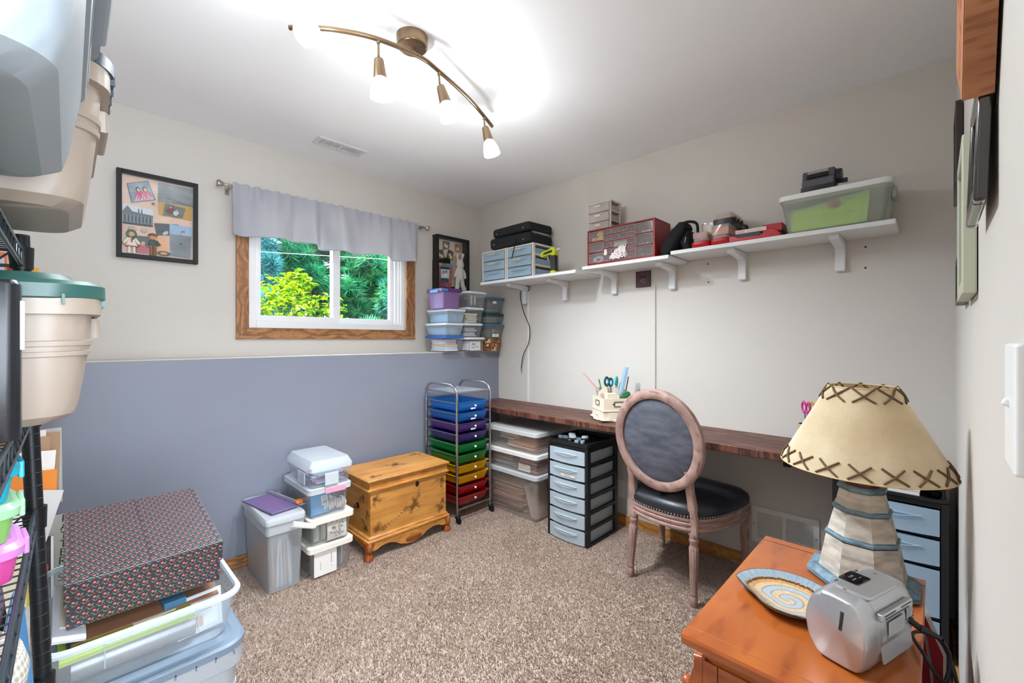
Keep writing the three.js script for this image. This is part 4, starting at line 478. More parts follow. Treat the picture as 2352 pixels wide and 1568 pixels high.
{ // dark red parts cabinet
  const Y = SH.M[3] + 0.021, z0 = -1.586, z1 = -1.132, W = z1 - z0, H = 0.222, t = thing('parts_cabinet', 'dark red small parts cabinet with many clear little drawers', 'cabinet', [2.305, Y, (z0 + z1) / 2]), rd = M(0x86100f, 0.42), D = 0.2;
  part('shell', [b2(0, 0, -W / 2, D, 0.009, W / 2, 0.002), b2(0, H - 0.009, -W / 2, D, H, W / 2, 0.002), b2(0, 0.009, -W / 2, D, H - 0.009, -W / 2 + 0.012, 0.002), b2(0, 0.009, W / 2 - 0.012, D, H - 0.009, W / 2, 0.002), b2(D - 0.004, 0.009, -W / 2 + 0.012, D, H - 0.009, W / 2 - 0.012)], rd, t);
  const inW = W - 0.024, inH = H - 0.018, cols = [0.25, 0.125, 0.125, 0.125, 0.125, 0.25], bars = [], dm = clear(0xf4f0f0, 0.9, 0.1), inner = rd; let z = -W / 2 + 0.012;
  part('inner_back', b2(D * 0.55, 0.01, -W / 2 + 0.013, D - 0.005, H - 0.01, W / 2 - 0.013), inner, t);
  const cell = (zc, y0, w, h, big) => { const g = new THREE.Group(); g.name = 'drawer'; t.add(g); g.position.set(0, y0, zc); part('drawer_front', b2(0.003, 0.002, -w / 2 + 0.003, 0.0045, h - 0.003, w / 2 - 0.003), dm, g); part('drawer_rim', [b2(-0.001, 0.002, -w / 2 + 0.002, 0.004, 0.0045, w / 2 - 0.002), b2(-0.001, h - 0.005, -w / 2 + 0.002, 0.004, h - 0.002, w / 2 - 0.002), b2(-0.001, 0.002, -w / 2 + 0.002, 0.004, h - 0.002, -w / 2 + 0.0045), b2(-0.001, 0.002, w / 2 - 0.0045, 0.004, h - 0.002, w / 2 - 0.002), b2(-0.007, h * 0.12, -0.005, 0.003, h * 0.12 + 0.003, 0.005)], clear(0xd9c3c3, 0.5, 0.2), g); bars.push(b2(0.001, y0 - 0.004, zc - w / 2, D * 0.5, y0, zc + w / 2), b2(0.001, y0, zc + w / 2 - 0.0012, D * 0.5, y0 + h, zc + w / 2 + 0.0012)); return g; };
  const fill = [];
  cols.forEach((f, i) => { const w = f * inW, zc = z + w / 2; z += w; if (f > 0.2) { for (let k = 0; k < 3; k++) { cell(zc, 0.012 + k * inH / 3, w, inH / 3 - 0.006); fill.push([zc, 0.013 + k * inH / 3, w, k, i]); } } else if (i === 2 || i === 3) { for (let k = 3; k < 5; k++) cell(zc, 0.011 + k * inH / 5, w, inH / 5 - 0.003); if (i === 2) { cell(zc + w / 2, 0.011, 2 * w, inH * 0.4 - 0.004); cell(zc + w / 2, 0.011 + inH * 0.4, 2 * w, inH / 5 - 0.003); } } else for (let k = 0; k < 5; k++) cell(zc, 0.011 + k * inH / 5, w, inH / 5 - 0.003); });
  part('divider', bars, rd, t);
  const cc = (zc) => (z0 + z1) / 2 + zc, X = 2.305;
  const bits = (label, zc, y, w, cs, n, kind) => { const b = thing(kind || 'craft_bits', label, 'craft supplies', [X + 0.045, Y + y, cc(zc)]); for (let i = 0; i < n; i++) part('bit', rod([rr(-0.025, 0.025), rr(0.003, 0.018), rr(-w, w) * 0.35], [rr(-0.025, 0.025), rr(0.003, 0.02), rr(-w, w) * 0.38], 0.0028, 6), M(cs[i % cs.length], 0.5), b); return b; };
  const L = -W / 2 + 0.012 + inW * 0.125, R = W / 2 - 0.012 - inW * 0.125;
  const yb = thing('yellow_block', 'yellow block in the top left drawer of the red cabinet', 'craft supplies', [X + 0.03, Y + 0.15, cc(L)]); part('body', [bx(0.03, 0.022, 0.085, 0, 0, 0, 0.002), rx(bx(0.002, 0.035, 0.05, 0.005, 0.022, 0), 0.6).translate(0, 0.01, -0.012)], M(0xe3c32c, 0.5), yb);
  bits('white sticks in the middle left drawer of the red cabinet', L, 0.083, 0.1, [0xe8e8ea, 0xcfd1d4], 9);
  const rb = thing('ribbon_coil', 'pale blue ribbon coil in the bottom left drawer of the red cabinet', 'ribbon', [X + 0.03, Y + 0.036, cc(L)], 0); part('coil', [0.02, 0.026, 0.032].map((r, i) => sc(new THREE.TorusGeometry(r, 0.006, 8, 28).rotateY(PI / 2), 1, 0.55, 1.1).translate(0, i * 0.001, 0)), M(0xa9c9cf, 0.7), rb);
  bits('silver beads in the top right drawer of the red cabinet', R, 0.15, 0.1, [0xd9dde0, 0xa9aeb2], 8);
  bits('brass clips in the middle right drawer of the red cabinet', R, 0.083, 0.1, [0xb8b0a0, 0x8b857a, 0xd9d6cf], 8);
  bits('blue and grey clips in the bottom right drawer of the red cabinet', R, 0.015, 0.1, [0x4f8fb4, 0xc4c8c8, 0x7b8f88], 8);
  const gp = thing('green_packet', 'pale green packet in the wide middle drawer of the red cabinet', 'craft supplies', [X + 0.02, Y + 0.011 + inH * 0.4 + 0.003, cc(0)]); part('packet', bx(0.012, inH * 0.19, 0.09, 0, 0, 0, 0.003), M(0xb9d6b4, 0.7), gp);
  const nt = thing('white_netting', 'tangle of white netting hanging out of the wide low drawer of the red cabinet', 'craft supplies', [X, Y + 0.012, cc(0)]); { const gs = []; for (let k = 0; k < 14; k++) { const p = []; for (let i = 0; i < 6; i++) p.push([-0.004 + rr(-0.006, 0.003), rr(0.006, 0.085) * (0.4 + 0.6 * Math.min(1, i / 3)), -0.05 + 0.019 * i + rr(-0.014, 0.014)]); gs.push(tube(p, rr(0.0022, 0.0042), 30, false, 6)); } part('netting', gs, M(0xe9e0e2, 0.85), nt); }
  const tg = thing('white_tag', 'small white shirt shaped tag tucked beside the netting', 'craft supplies', [X - 0.002, Y + 0.052, cc(-0.093)], PI / 2); part('tag', ext(shp([[-0.012, 0], [0.012, 0], [0.009, 0.028], [0.004, 0.036], [-0.004, 0.036], [-0.009, 0.028]]), 0.002), M(0xeae3da, 0.8), tg);
}
{ // beige mini drawers on the parts cabinet
  const Y = SH.M[3] + 0.021 + 0.2225;
  drawerUnit('small beige drawer unit standing on the red parts cabinet', { x: 2.375, y: Y, z: -1.545, w: 0.17, d: 0.125, h: 0.19, n: 3, frame: M(0xc9bfb3, 0.5), drawer: clear(0xf2ebe6, 0.72, 0.2), post: 0.008, pull: false, tags: [['mm', 0.035, -0.01, 0.032, '#d9d2c8'], ['mm', 0.035, -0.01, 0.032, '#e6dcae'], ['mm', 0.035, -0.01, 0.032, '#d9d2c8']] });
  for (const [k, c, l] of [[0, [0x8d3b78, 0xc7c2cf], 'purple thread in the lowest beige mini drawer'], [1, [0xd8c36a, 0x9fb4c0], 'yellow thread in the middle beige mini drawer'], [2, [0xb0508d, 0xd9cfcf], 'magenta thread in the top beige mini drawer']]) papers(l, [2.425, Y + 0.014 + k * 0.061, -1.545], 0.05, 0.12, 0.035, c, 4, false, 'thread', 'thread_pack');
}
{ // black pouch leaning between the cabinets
  const t = thing('fabric_pouch', 'black fabric pouch leaning against the red cabinet', 'bag', [2.40, SH.M[3] + 0.021, -1.032]), m = M(0x0d0f12, 0.85, { bumpMap: peel, bumpScale: 0.002 });
  part('body', loft([{ w: 0.11, d: 0.05, r: 0.014, y: 0 }, { w: 0.14, d: 0.066, r: 0.018, y: 0.03 }, { w: 0.145, d: 0.07, r: 0.02, y: 0.12 }, { w: 0.12, d: 0.05, r: 0.02, y: 0.19 }, { w: 0.07, d: 0.02, r: 0.01, y: 0.205 }]).rotateX(0.62).translate(0, 0.012, -0.075), m, t);
  part('flap', loft([{ w: 0.09, d: 0.03, r: 0.01, y: 0 }, { w: 0.12, d: 0.05, r: 0.015, y: 0.05 }, { w: 0.1, d: 0.07, r: 0.02, y: 0.1 }, { w: 0.04, d: 0.03, r: 0.01, y: 0.125 }]).rotateX(-0.2).translate(0.02, 0.024, 0.05), m, t);
  part('strap', tube([[-0.03, 0.17, 0.02], [-0.03, 0.178, 0.06], [-0.02, 0.165, 0.1], [-0.01, 0.12, 0.105], [-0.01, 0.05, 0.1]], 0.008, 30, false, 6), m, t);
  part('zip_pull', rod([-0.062, 0.09, 0.06], [-0.062, 0.06, 0.055], 0.002), MT.nickel, t);
}
// ------------------------------------------------------------------ right shelf
{
  const Y = SH.R[3] + 0.021, redP = M(0xb3121a, 0.3), pink = M(0xd08a80, 0.7), clr = clear(0xf0e6e2, 0.72, 0.12);
  const die = (label, z, x0) => { const t = thing('die_block', label, 'cutting die', [x0, Y, z], 0, 'red cutting dies on the right shelf'); part('base', loft([{ w: 0.12, d: 0.09, r: 0.02, y: 0 }, { w: 0.135, d: 0.096, r: 0.028, y: 0.012 }, { w: 0.13, d: 0.092, r: 0.026, y: 0.026 }, { w: 0.11, d: 0.076, r: 0.02, y: 0.03 }]), redP, t); part('cover', loft([{ w: 0.11, d: 0.08, r: 0.018, y: 0.0305 }, { w: 0.106, d: 0.078, r: 0.018, y: 0.046 }]), clr, t); return t; };
  die('left red cutting die block at the end of the right shelf', -0.885, 2.365); die('right red cutting die block beside the red machine', -0.787, 2.365);
  const box = (name, label, x, y, z, w, h, d, m, inner, im, a = 0) => { const t = thing(name, label, 'box', [x, y, z], a); part('case', loft([{ w, d, r: 0.006, y: 0 }, { w: w + 0.002, d: d + 0.002, r: 0.007, y: h }]), m, t); if (inner) part('contents', bx(w - 0.012, h * inner, d - 0.012, 0, 0.002, 0, 0.003), im, t); return t; };
  box('stamp_box', 'clear box of pink stamps on the left red die', 2.36, Y + 0.047, -0.888, 0.09, 0.03, 0.075, clr, 0.8, pink);
  box('stamp_box', 'clear box of salmon stamps under the black banded case', 2.38, Y + 0.047, -0.785, 0.14, 0.05, 0.085, clr, 0.75, M(0xd9866f, 0.7));
  const lb = box('card_box', 'upright clear box with a green leaf print behind the red dies', 2.44, Y + 0.0315, -0.875, 0.03, 0.115, 0.09, clr, 0.94, M(0xdcd6c8, 0.7));
  part('print', ry(rectQ(-0.038, 0.012, 0.038, 0.105, 0), -PI / 2).translate(-0.0165, 0, 0), print(80, 100, (x) => { x.fillStyle = '#ded8cb'; x.fillRect(0, 0, 80, 100); x.fillStyle = '#58b93f'; x.beginPath(); x.ellipse(20, 74, 7, 11, 0, 0, 7); x.fill(); x.fillStyle = '#b9d08e'; for (let i = 0; i < 9; i++) { x.beginPath(); x.ellipse(44 + (i % 3) * 6, 40 + i * 6, 4, 7, i, 0, 7); x.fill(); } x.fillStyle = '#8d8377'; x.save(); x.translate(66, 20); x.rotate(PI / 2); x.font = '13px serif'; x.fillText('Verde', 0, 0); x.restore(); }), lb);
  const bb = thing('latched_case', 'clear case with black band stacked on the salmon stamp box', 'case', [2.44, Y + 0.0985, -0.785]);
  part('band', loft([{ w: 0.19, d: 0.092, r: 0.005, y: 0 }, { w: 0.192, d: 0.094, r: 0.005, y: 0.036 }]), M(0x1a1d1f, 0.4), bb); part('lid', loft([{ w: 0.186, d: 0.09, r: 0.006, y: 0.0365 }, { w: 0.18, d: 0.084, r: 0.01, y: 0.066 }]), clr, bb); part('contents', bx(0.165, 0.02, 0.07, 0, 0.038, 0, 0.004), M(0xbf8f86, 0.6), bb); for (const x of [-0.05, 0.0, 0.05]) part('latch', b2(x - 0.01, 0.022, 0.047, x + 0.01, 0.045, 0.053, 0.002), M(0x1a1d1f, 0.4), bb);
  // die cutting machine
  const t = thing('die_cutter', 'red hand die cutting machine with a black ball knob', 'craft machine', [2.40, Y, -0.637]);
  part('base', ext(shp([[-0.118, 0], [-0.118, 0.026], [-0.085, 0.030], [-0.07, 0.022], [0.04, 0.022], [0.055, 0.04], [0.09, 0.04], [0.118, 0.012], [0.118, 0]]), 0.17, 0.003).rotateY(-PI / 2).translate(0.085, 0, 0), redP, t);
  part('slot', b2(-0.0865, 0.016, -0.07, -0.02, 0.034, 0.036), MT.black, t);
  part('press_head', [bx(0.11, 0.038, 0.085, 0.02, 0.034, 0.072, 0.004), bx(0.05, 0.026, 0.07, 0.045, 0.04, 0.0, 0.004)], redP, t); part('press_foot', bx(0.09, 0.03, 0.05, 0.01, 0.004, 0.086, 0.003), MT.black, t);
  part('lever', [rod([0.03, 0.055, 0.06], [-0.075, 0.06, -0.03], 0.0055)], MT.chrome, t); part('knob', new THREE.SphereGeometry(0.0165, 20, 14).translate(-0.08, 0.062, -0.036), M(0x14181a, 0.25), t);
  part('name_plate', [rz(b2(-0.002, 0, -0.075, 0, 0.017, 0.06), 0.2).translate(-0.087, 0.035, 0)], M(0xd9cfc8, 0.5), t);
  part('name_print', ry(rectQ(-0.0675, 0.0005, 0.0675, 0.0165, 0), -PI / 2).rotateZ(0.2).translate(-0.0896, 0.035, -0.0075), print(270, 32, (x) => { x.fillStyle = '#ded3cb'; x.fillRect(0, 0, 270, 32); x.fillStyle = '#b3303a'; x.font = 'bold 26px serif'; x.fillText('Sizzix', 8, 25); x.fillStyle = '#a35a5a'; x.font = 'italic 17px sans-serif'; x.fillText('Personal Converter', 100, 23); }), t);
  // big bin with the green folder
  const bin = tub('storage_bin', 'big milky bin with white lid and a lime green folder inside', { x: 2.425, y: Y, z: -0.324, w: 0.26, d: 0.405, h: 0.172, taper: 0.022, r: 0.025, body: clear(0xe9efe6, 0.74, 0.28), lid: M(0xe3e5e3, 0.45), lidH: 0.02, over: 0.008 });
  part('latch', b2(-0.05, 0.105, 0.19, 0.05, 0.15, 0.206, 0.005), M(0xaab0ae, 0.5), bin);
  const f = thing('folder', 'lime green folder standing inside the big milky bin', 'folder', [2.342, Y + 0.008, -0.34]); f.rotation.x = 0;
  part('cover', rz(ext(shp([[-0.14, 0.002], [0.13, 0.002], [0.14, 0.115], [-0.14, 0.1]]), 0.008, 0.001).rotateY(-PI / 2), -0.05), M(0xb4dc2a, 0.55), f);
  part('flap', rz(ext(shp([[-0.14, 0.088], [0.14, 0.112], [0.138, 0.135], [-0.1, 0.098]]), 0.004, 0.001).rotateY(-PI / 2).translate(-0.009, 0, 0), -0.05), M(0x86c26a, 0.55), f);
  part('sticker', sc(new THREE.CircleGeometry(0.02, 28).rotateY(-PI / 2), 1, 0.85, 1.3).translate(-0.0125, 0.098, 0.02), M(0x9a5247, 0.6), f);
  part('stamp', ry(rectQ(-0.012, 0.055, 0.012, 0.073, 0), -PI / 2).translate(-0.0115, 0, 0.07), print(64, 48, (x) => { x.fillStyle = '#a9d030'; x.fillRect(0, 0, 64, 48); x.fillStyle = '#6d6d54'; for (let i = 0; i < 30; i++) x.fillRect(8 + rnd() * 46, 8 + rnd() * 30, 5, 3); }), f);
  papers('brown envelope behind the lime folder in the big milky bin', [2.46, Y + 0.006, -0.31], 0.1, 0.26, 0.05, [0x8e6a55, 0xc98a52, 0x9a7560], 3);
  const dv = thing('die_cut_device', 'dark grey crank device standing on the white bin lid', 'craft machine', [2.355, Y + 0.1725, -0.375]), dk = M(0x4b4a54, 0.35), d2 = M(0x1b1c20, 0.4);
  part('foot', loft([{ w: 0.105, d: 0.128, r: 0.006, y: 0 }, { w: 0.104, d: 0.126, r: 0.008, y: 0.022 }]), d2, dv);
  part('housing', ext(shp([[-0.05, 0.022], [-0.05, 0.05], [-0.036, 0.062], [-0.03, 0.094], [0.03, 0.1], [0.045, 0.06], [0.05, 0.022]], false), 0.12, 0.006).translate(0, 0, -0.06), dk, dv);
  part('slot', b2(-0.047, 0.06, -0.042, -0.02, 0.077, 0.036, 0.002), MT.blackMatte, dv); part('window', rz(b2(-0.001, 0, -0.04, 0.001, 0.016, 0.036), -0.19).translate(-0.0335, 0.078, 0), clear(0xc7c0c0, 0.4, 0.2), dv);
  part('crank', [rx(cyl(0.033, 0.03, 0.018, 0, 0, 0, 28), PI / 2).translate(0.0, 0.058, 0.063), b2(-0.008, 0.026, 0.074, 0.01, 0.044, 0.1, 0.004)], d2, dv);
}
// ------------------------------------------------------------------ desk board on the east wall
const DT = 0.722;
{
  const t = thing('wall_desk', 'long dark walnut plank desk fixed along the east wall', 'desk', [EX, DT, -1.31]);
  const tex = woodTex([120, 74, 56], [56, 30, 22], { size: 0.5, fine: 46, rings: 5, seed: 2, amt: 1.05 }), tex2 = woodTex([108, 68, 54], [50, 28, 22], { size: 0.5, fine: 52, rings: 6, seed: 8, amt: 1.05 });
  const m1 = M(0xffffff, 0.48, { map: tex, bumpMap: tex2, bumpScale: 0.0012 }), m2 = M(0xffffff, 0.5, { map: tex2, bumpMap: tex, bumpScale: 0.0012 });
  const pl = [[-0.388, -0.262, 0.036, m1], [-0.261, -0.136, 0.02, m2], [-0.135, -0.006, 0.012, m1]];
  pl.forEach(([x0, x1, e, m], i) => { const g = b2(x0, -0.038, -1.345, x1, -0.001 * (i % 2), 1.31 + e, 0.005); part('plank', uvm(g, true, 1, i * 0.3, i * 0.21), m, t); });
  const bk = MT.black; for (const z of [-0.88, -0.11, 0.75]) part('bracket', ext(shp([[0, -0.0385], [0, -0.15], [-0.012, -0.15], [-0.016, -0.07], [-0.04, -0.052], [-0.26, -0.046], [-0.27, -0.0385]]), 0.035, 0.002).translate(-0.002, 0, z), bk, t);
}
{ // caddy
  const t = thing('desk_caddy', 'cream wooden desktop caddy with label holders and small drawers', 'organizer', [2.375, DT + 0.0005, -1.446], -0.639), w = M(0xe8dcc6, 0.5), br = M(0x7a6248, 0.35, { metalness: 0.7 });
  part('base', [lathe([[0, 0], [0.115, 0], [0.12, 0.004], [0.12, 0.008], [0, 0.008]], 40), loft([{ w: 0.225, d: 0.225, r: 0.02, y: 0.0085 }, { w: 0.228, d: 0.228, r: 0.022, y: 0.013 }, { w: 0.205, d: 0.205, r: 0.006, y: 0.016 }])], w, t);
  part('carcass', [bx(0.196, 0.045, 0.196, 0, 0.016, 0, 0.002), bx(0.206, 0.006, 0.206, 0, 0.061, 0, 0.002)], w, t);
  for (const a of [0, PI / 2, PI, -PI / 2]) { const d = new THREE.Group(); d.name = 'drawer'; d.rotation.y = a; t.add(d); part('drawer_front', bx(0.15, 0.038, 0.004, 0.012, 0.019, 0.099, 0.001), w, d); part('knob', sc(new THREE.SphereGeometry(0.009, 14, 10), 1, 0.8, 0.8).translate(0.012, 0.036, 0.108), w, d);
    const bn = new THREE.Group(); bn.name = 'bin_front'; bn.rotation.y = a; t.add(bn); part('bin_panel', bx(0.19, 0.072, 0.004, 0, 0.067, 0.095, 0.001), w, bn);
    part('label_holder', [b2(-0.03, 0.09, 0.097, 0.03, 0.094, 0.1), b2(-0.03, 0.117, 0.097, 0.03, 0.121, 0.1), b2(-0.03, 0.09, 0.097, -0.026, 0.121, 0.1), b2(0.026, 0.09, 0.097, 0.03, 0.121, 0.1), sc(new THREE.SphereGeometry(0.006, 10, 8), 0.8, 1, 0.3).translate(-0.033, 0.1055, 0.098), sc(new THREE.SphereGeometry(0.006, 10, 8), 0.8, 1, 0.3).translate(0.033, 0.1055, 0.098)], br, bn); part('label_card', rectQ(-0.026, 0.094, 0.026, 0.117, 0.0975), MT.paper, bn); }
  const arch = shp([[-0.097, 0.067], [-0.097, 0.14], [-0.09, 0.168], [-0.07, 0.187], [-0.045, 0.194], [0.045, 0.194], [0.07, 0.187], [0.09, 0.168], [0.097, 0.14], [0.097, 0.067]]);
  part('divider', ext(arch, 0.005).translate(0, 0, -0.0025), w, t); part('divider', ext(shp([[-0.093, 0.067], [-0.093, 0.15], [-0.06, 0.165], [0.06, 0.165], [0.093, 0.15], [0.093, 0.067]]), 0.005).translate(0, 0, -0.0025).rotateY(PI / 2), w, t);
  part('inner_box', bx(0.06, 0.1, 0.05, -0.035, 0.067, 0.055, 0.001), w, t);
  const C = V(2.375, DT + 0.0005, -1.446), at = (x, y, z) => V(x, y, z).applyAxisAngle(V(0, 1, 0), -0.639).add(C).toArray();
  const stick = (name, label, cat, a, b, r, m, parts) => { const A = V(...at(...a)), B = V(...at(...b)), t2 = thing(name, label, cat, A.toArray()); part('shaft', rod([0, 0, 0], B.clone().sub(A).toArray(), r, 10), m, t2); if (parts) parts(t2, B.clone().sub(A)); return t2; };
  { const A = at(-0.055, 0.125, 0.045), B = [2.36, DT + 0.275, -1.655]; const t2 = thing('wooden_ruler', 'pale pink wooden ruler leaning far left out of the caddy', 'ruler', A); const e = V(...B).sub(V(...A)).toArray(); part('blade', bar([0, 0, 0], e, 0.017, 0.003), M(0xc9a399, 0.6), t2); part('edge', bar([0.001, 0.003, 0.001], e.map((v) => v * 0.998), 0.0025, 0.0032), M(0x8c5a58, 0.5), t2); }
  { const A = at(0.02, 0.075, 0.03), B = [2.42, DT + 0.325, -1.375]; const t2 = thing('clear_ruler', 'wide pale blue clear ruler standing in the caddy', 'ruler', A); part('blade', bar([0, 0, 0], V(...B).sub(V(...A)).toArray(), 0.032, 0.0025), clear(0xaecbe0, 0.35, 0.2), t2); part('edge', [bar([-0.012, 0.001, 0.012], V(...B).sub(V(...A)).add(V(-0.012, 0, 0.012)).toArray(), 0.0015, 0.003)], M(0x5f7f99, 0.5), t2); }
  stick('knife_tool', 'grey metal craft knife behind the clear ruler', 'tool', [0.055, 0.08, 0.03], [0.105, 0.262, -0.0], 0.0035, M(0x55565c, 0.35, { metalness: 0.6 }));
  stick('pen', 'green pen with a black tip standing in the caddy', 'pen', [-0.03, 0.09, -0.06], [-0.066, 0.24, -0.062], 0.0038, M(0x2f8a55, 0.4), (t2, e) => part('tip', rod(e.clone().multiplyScalar(0.9).toArray(), e.clone().multiplyScalar(1.03).toArray(), 0.0042, 10, 0.002), MT.black, t2));
  stick('highlighter', 'yellow capped marker standing in the caddy', 'pen', [-0.03, 0.09, -0.03], [-0.024, 0.222, -0.04], 0.0065, M(0xe3dc3c, 0.4));
  stick('grey_clip', 'grey plastic tool lying in the left caddy bin', 'tool', [-0.06, 0.1, -0.04], [-0.075, 0.19, -0.06], 0.014, M(0x9aa3a8, 0.45));
  { const t2 = thing('scissors', 'scissors with glittery teal handles standing in the caddy', 'scissors', at(-0.01, 0.21, 0.0), -0.3), te = M(0x1f9db8, 0.3); for (const [x, y, r] of [[-0.035, 0.025, 0.02], [-0.003, 0.018, 0.019]]) { part('handle', sc(new THREE.TorusGeometry(r, 0.0055, 10, 26), 0.85, 1.25, 1).translate(x, y, 0), M(0x14303f, 0.35), t2); part('glitter_insert', sc(new THREE.TorusGeometry(r * 0.72, 0.0045, 8, 22), 0.85, 1.25, 1).translate(x, y, 0.001), te, t2); } part('blade', [bar([-0.03, 0, 0], [-0.015, -0.11, 0], 0.01, 0.002), bar([-0.005, -0.002, 0.003], [-0.016, -0.11, 0.003], 0.01, 0.002)], MT.chrome, t2); }
  { const t2 = thing('scissors', 'second teal scissors behind the glittery pair in the caddy', 'scissors', at(0.035, 0.205, -0.02), 0.4), te = M(0x2aa7a4, 0.35); part('handle', [sc(new THREE.TorusGeometry(0.02, 0.007, 10, 26), 1, 1.3, 1).translate(0.005, 0.025, 0), sc(new THREE.TorusGeometry(0.017, 0.007, 10, 26), 1, 1.2, 1).translate(-0.03, 0.03, 0)], te, t2); part('blade', bar([-0.01, 0, 0], [-0.005, -0.1, 0], 0.012, 0.003), MT.chrome, t2); }
  { const t2 = thing('tape_runner', 'green and brown tape runner in the right caddy bin', 'tape', at(0.055, 0.142, 0.062), -0.5); part('case', sc(rx(cyl(0.03, 0.03, 0.02, 0, -0.01, 0, 24), PI / 2), 1.1, 0.8, 1).rotateZ(0.4).translate(0, 0.012, 0), M(0x7e765c, 0.4), t2); part('cap', sc(rx(cyl(0.022, 0.022, 0.024, 0, -0.012, 0, 24), PI / 2), 1.2, 0.6, 1).rotateZ(0.6).translate(-0.004, 0.018, 0.001), M(0x189a55, 0.35), t2); }
  { const t2 = thing('white_cup', 'small white cup on the far side of the caddy', 'cup', at(0.05, 0.135, -0.045)); part('body', lathe([[0.02, 0], [0.026, 0.06], [0.025, 0.06], [0.019, 0.002], [0, 0.002]], 24), MT.white, t2); part('wire_loop', tube([[0.02, 0.055, 0], [0.03, 0.085, 0.005], [0.045, 0.075, 0.01], [0.05, 0.03, 0.012]], 0.0015, 20, false, 5), MT.rubber, t2); }
  { const t2 = thing('pencil_cup', 'small tan cup of scissors at the back of the desk', 'cup', [2.41, DT + 0.0005, -0.43]); part('body', lathe([[0, 0], [0.036, 0], [0.036, 0.1], [0.034, 0.1], [0.034, 0.004], [0, 0.004]], 28), M(0x3d4a50, 0.5), t2); part('band', lathe([[0.0365, 0.082], [0.039, 0.084], [0.039, 0.1], [0.0365, 0.102]], 28), M(0xc7a07e, 0.6), t2);
    const sc2 = (l, x, z, a, c, n) => { const s = thing('scissors', l, 'scissors', [2.41 + x, DT + 0.15, -0.43 + z], a); part('handle', [-1, 1].map((k) => sc(new THREE.TorusGeometry(0.013, 0.0048, 10, 24), 0.8, 1.7, 1).rotateZ(-k * 0.12).translate(k * 0.0125, 0.03, k * 0.002)), M(c, 0.35), s); part('blade', [bar([-0.008, 0.0, 0], [0.002, -0.12, 0], 0.008, 0.002), bar([0.008, 0, 0.002], [-0.001, -0.12, 0.002], 0.008, 0.002)], MT.chrome, s); };
    sc2('pink handled scissors standing in the tan cup', -0.012, -0.004, 1.0, 0xc23a86); sc2('orange handled scissors standing in the tan cup', 0.006, 0.026, 1.3, 0xe0a01a); }
}
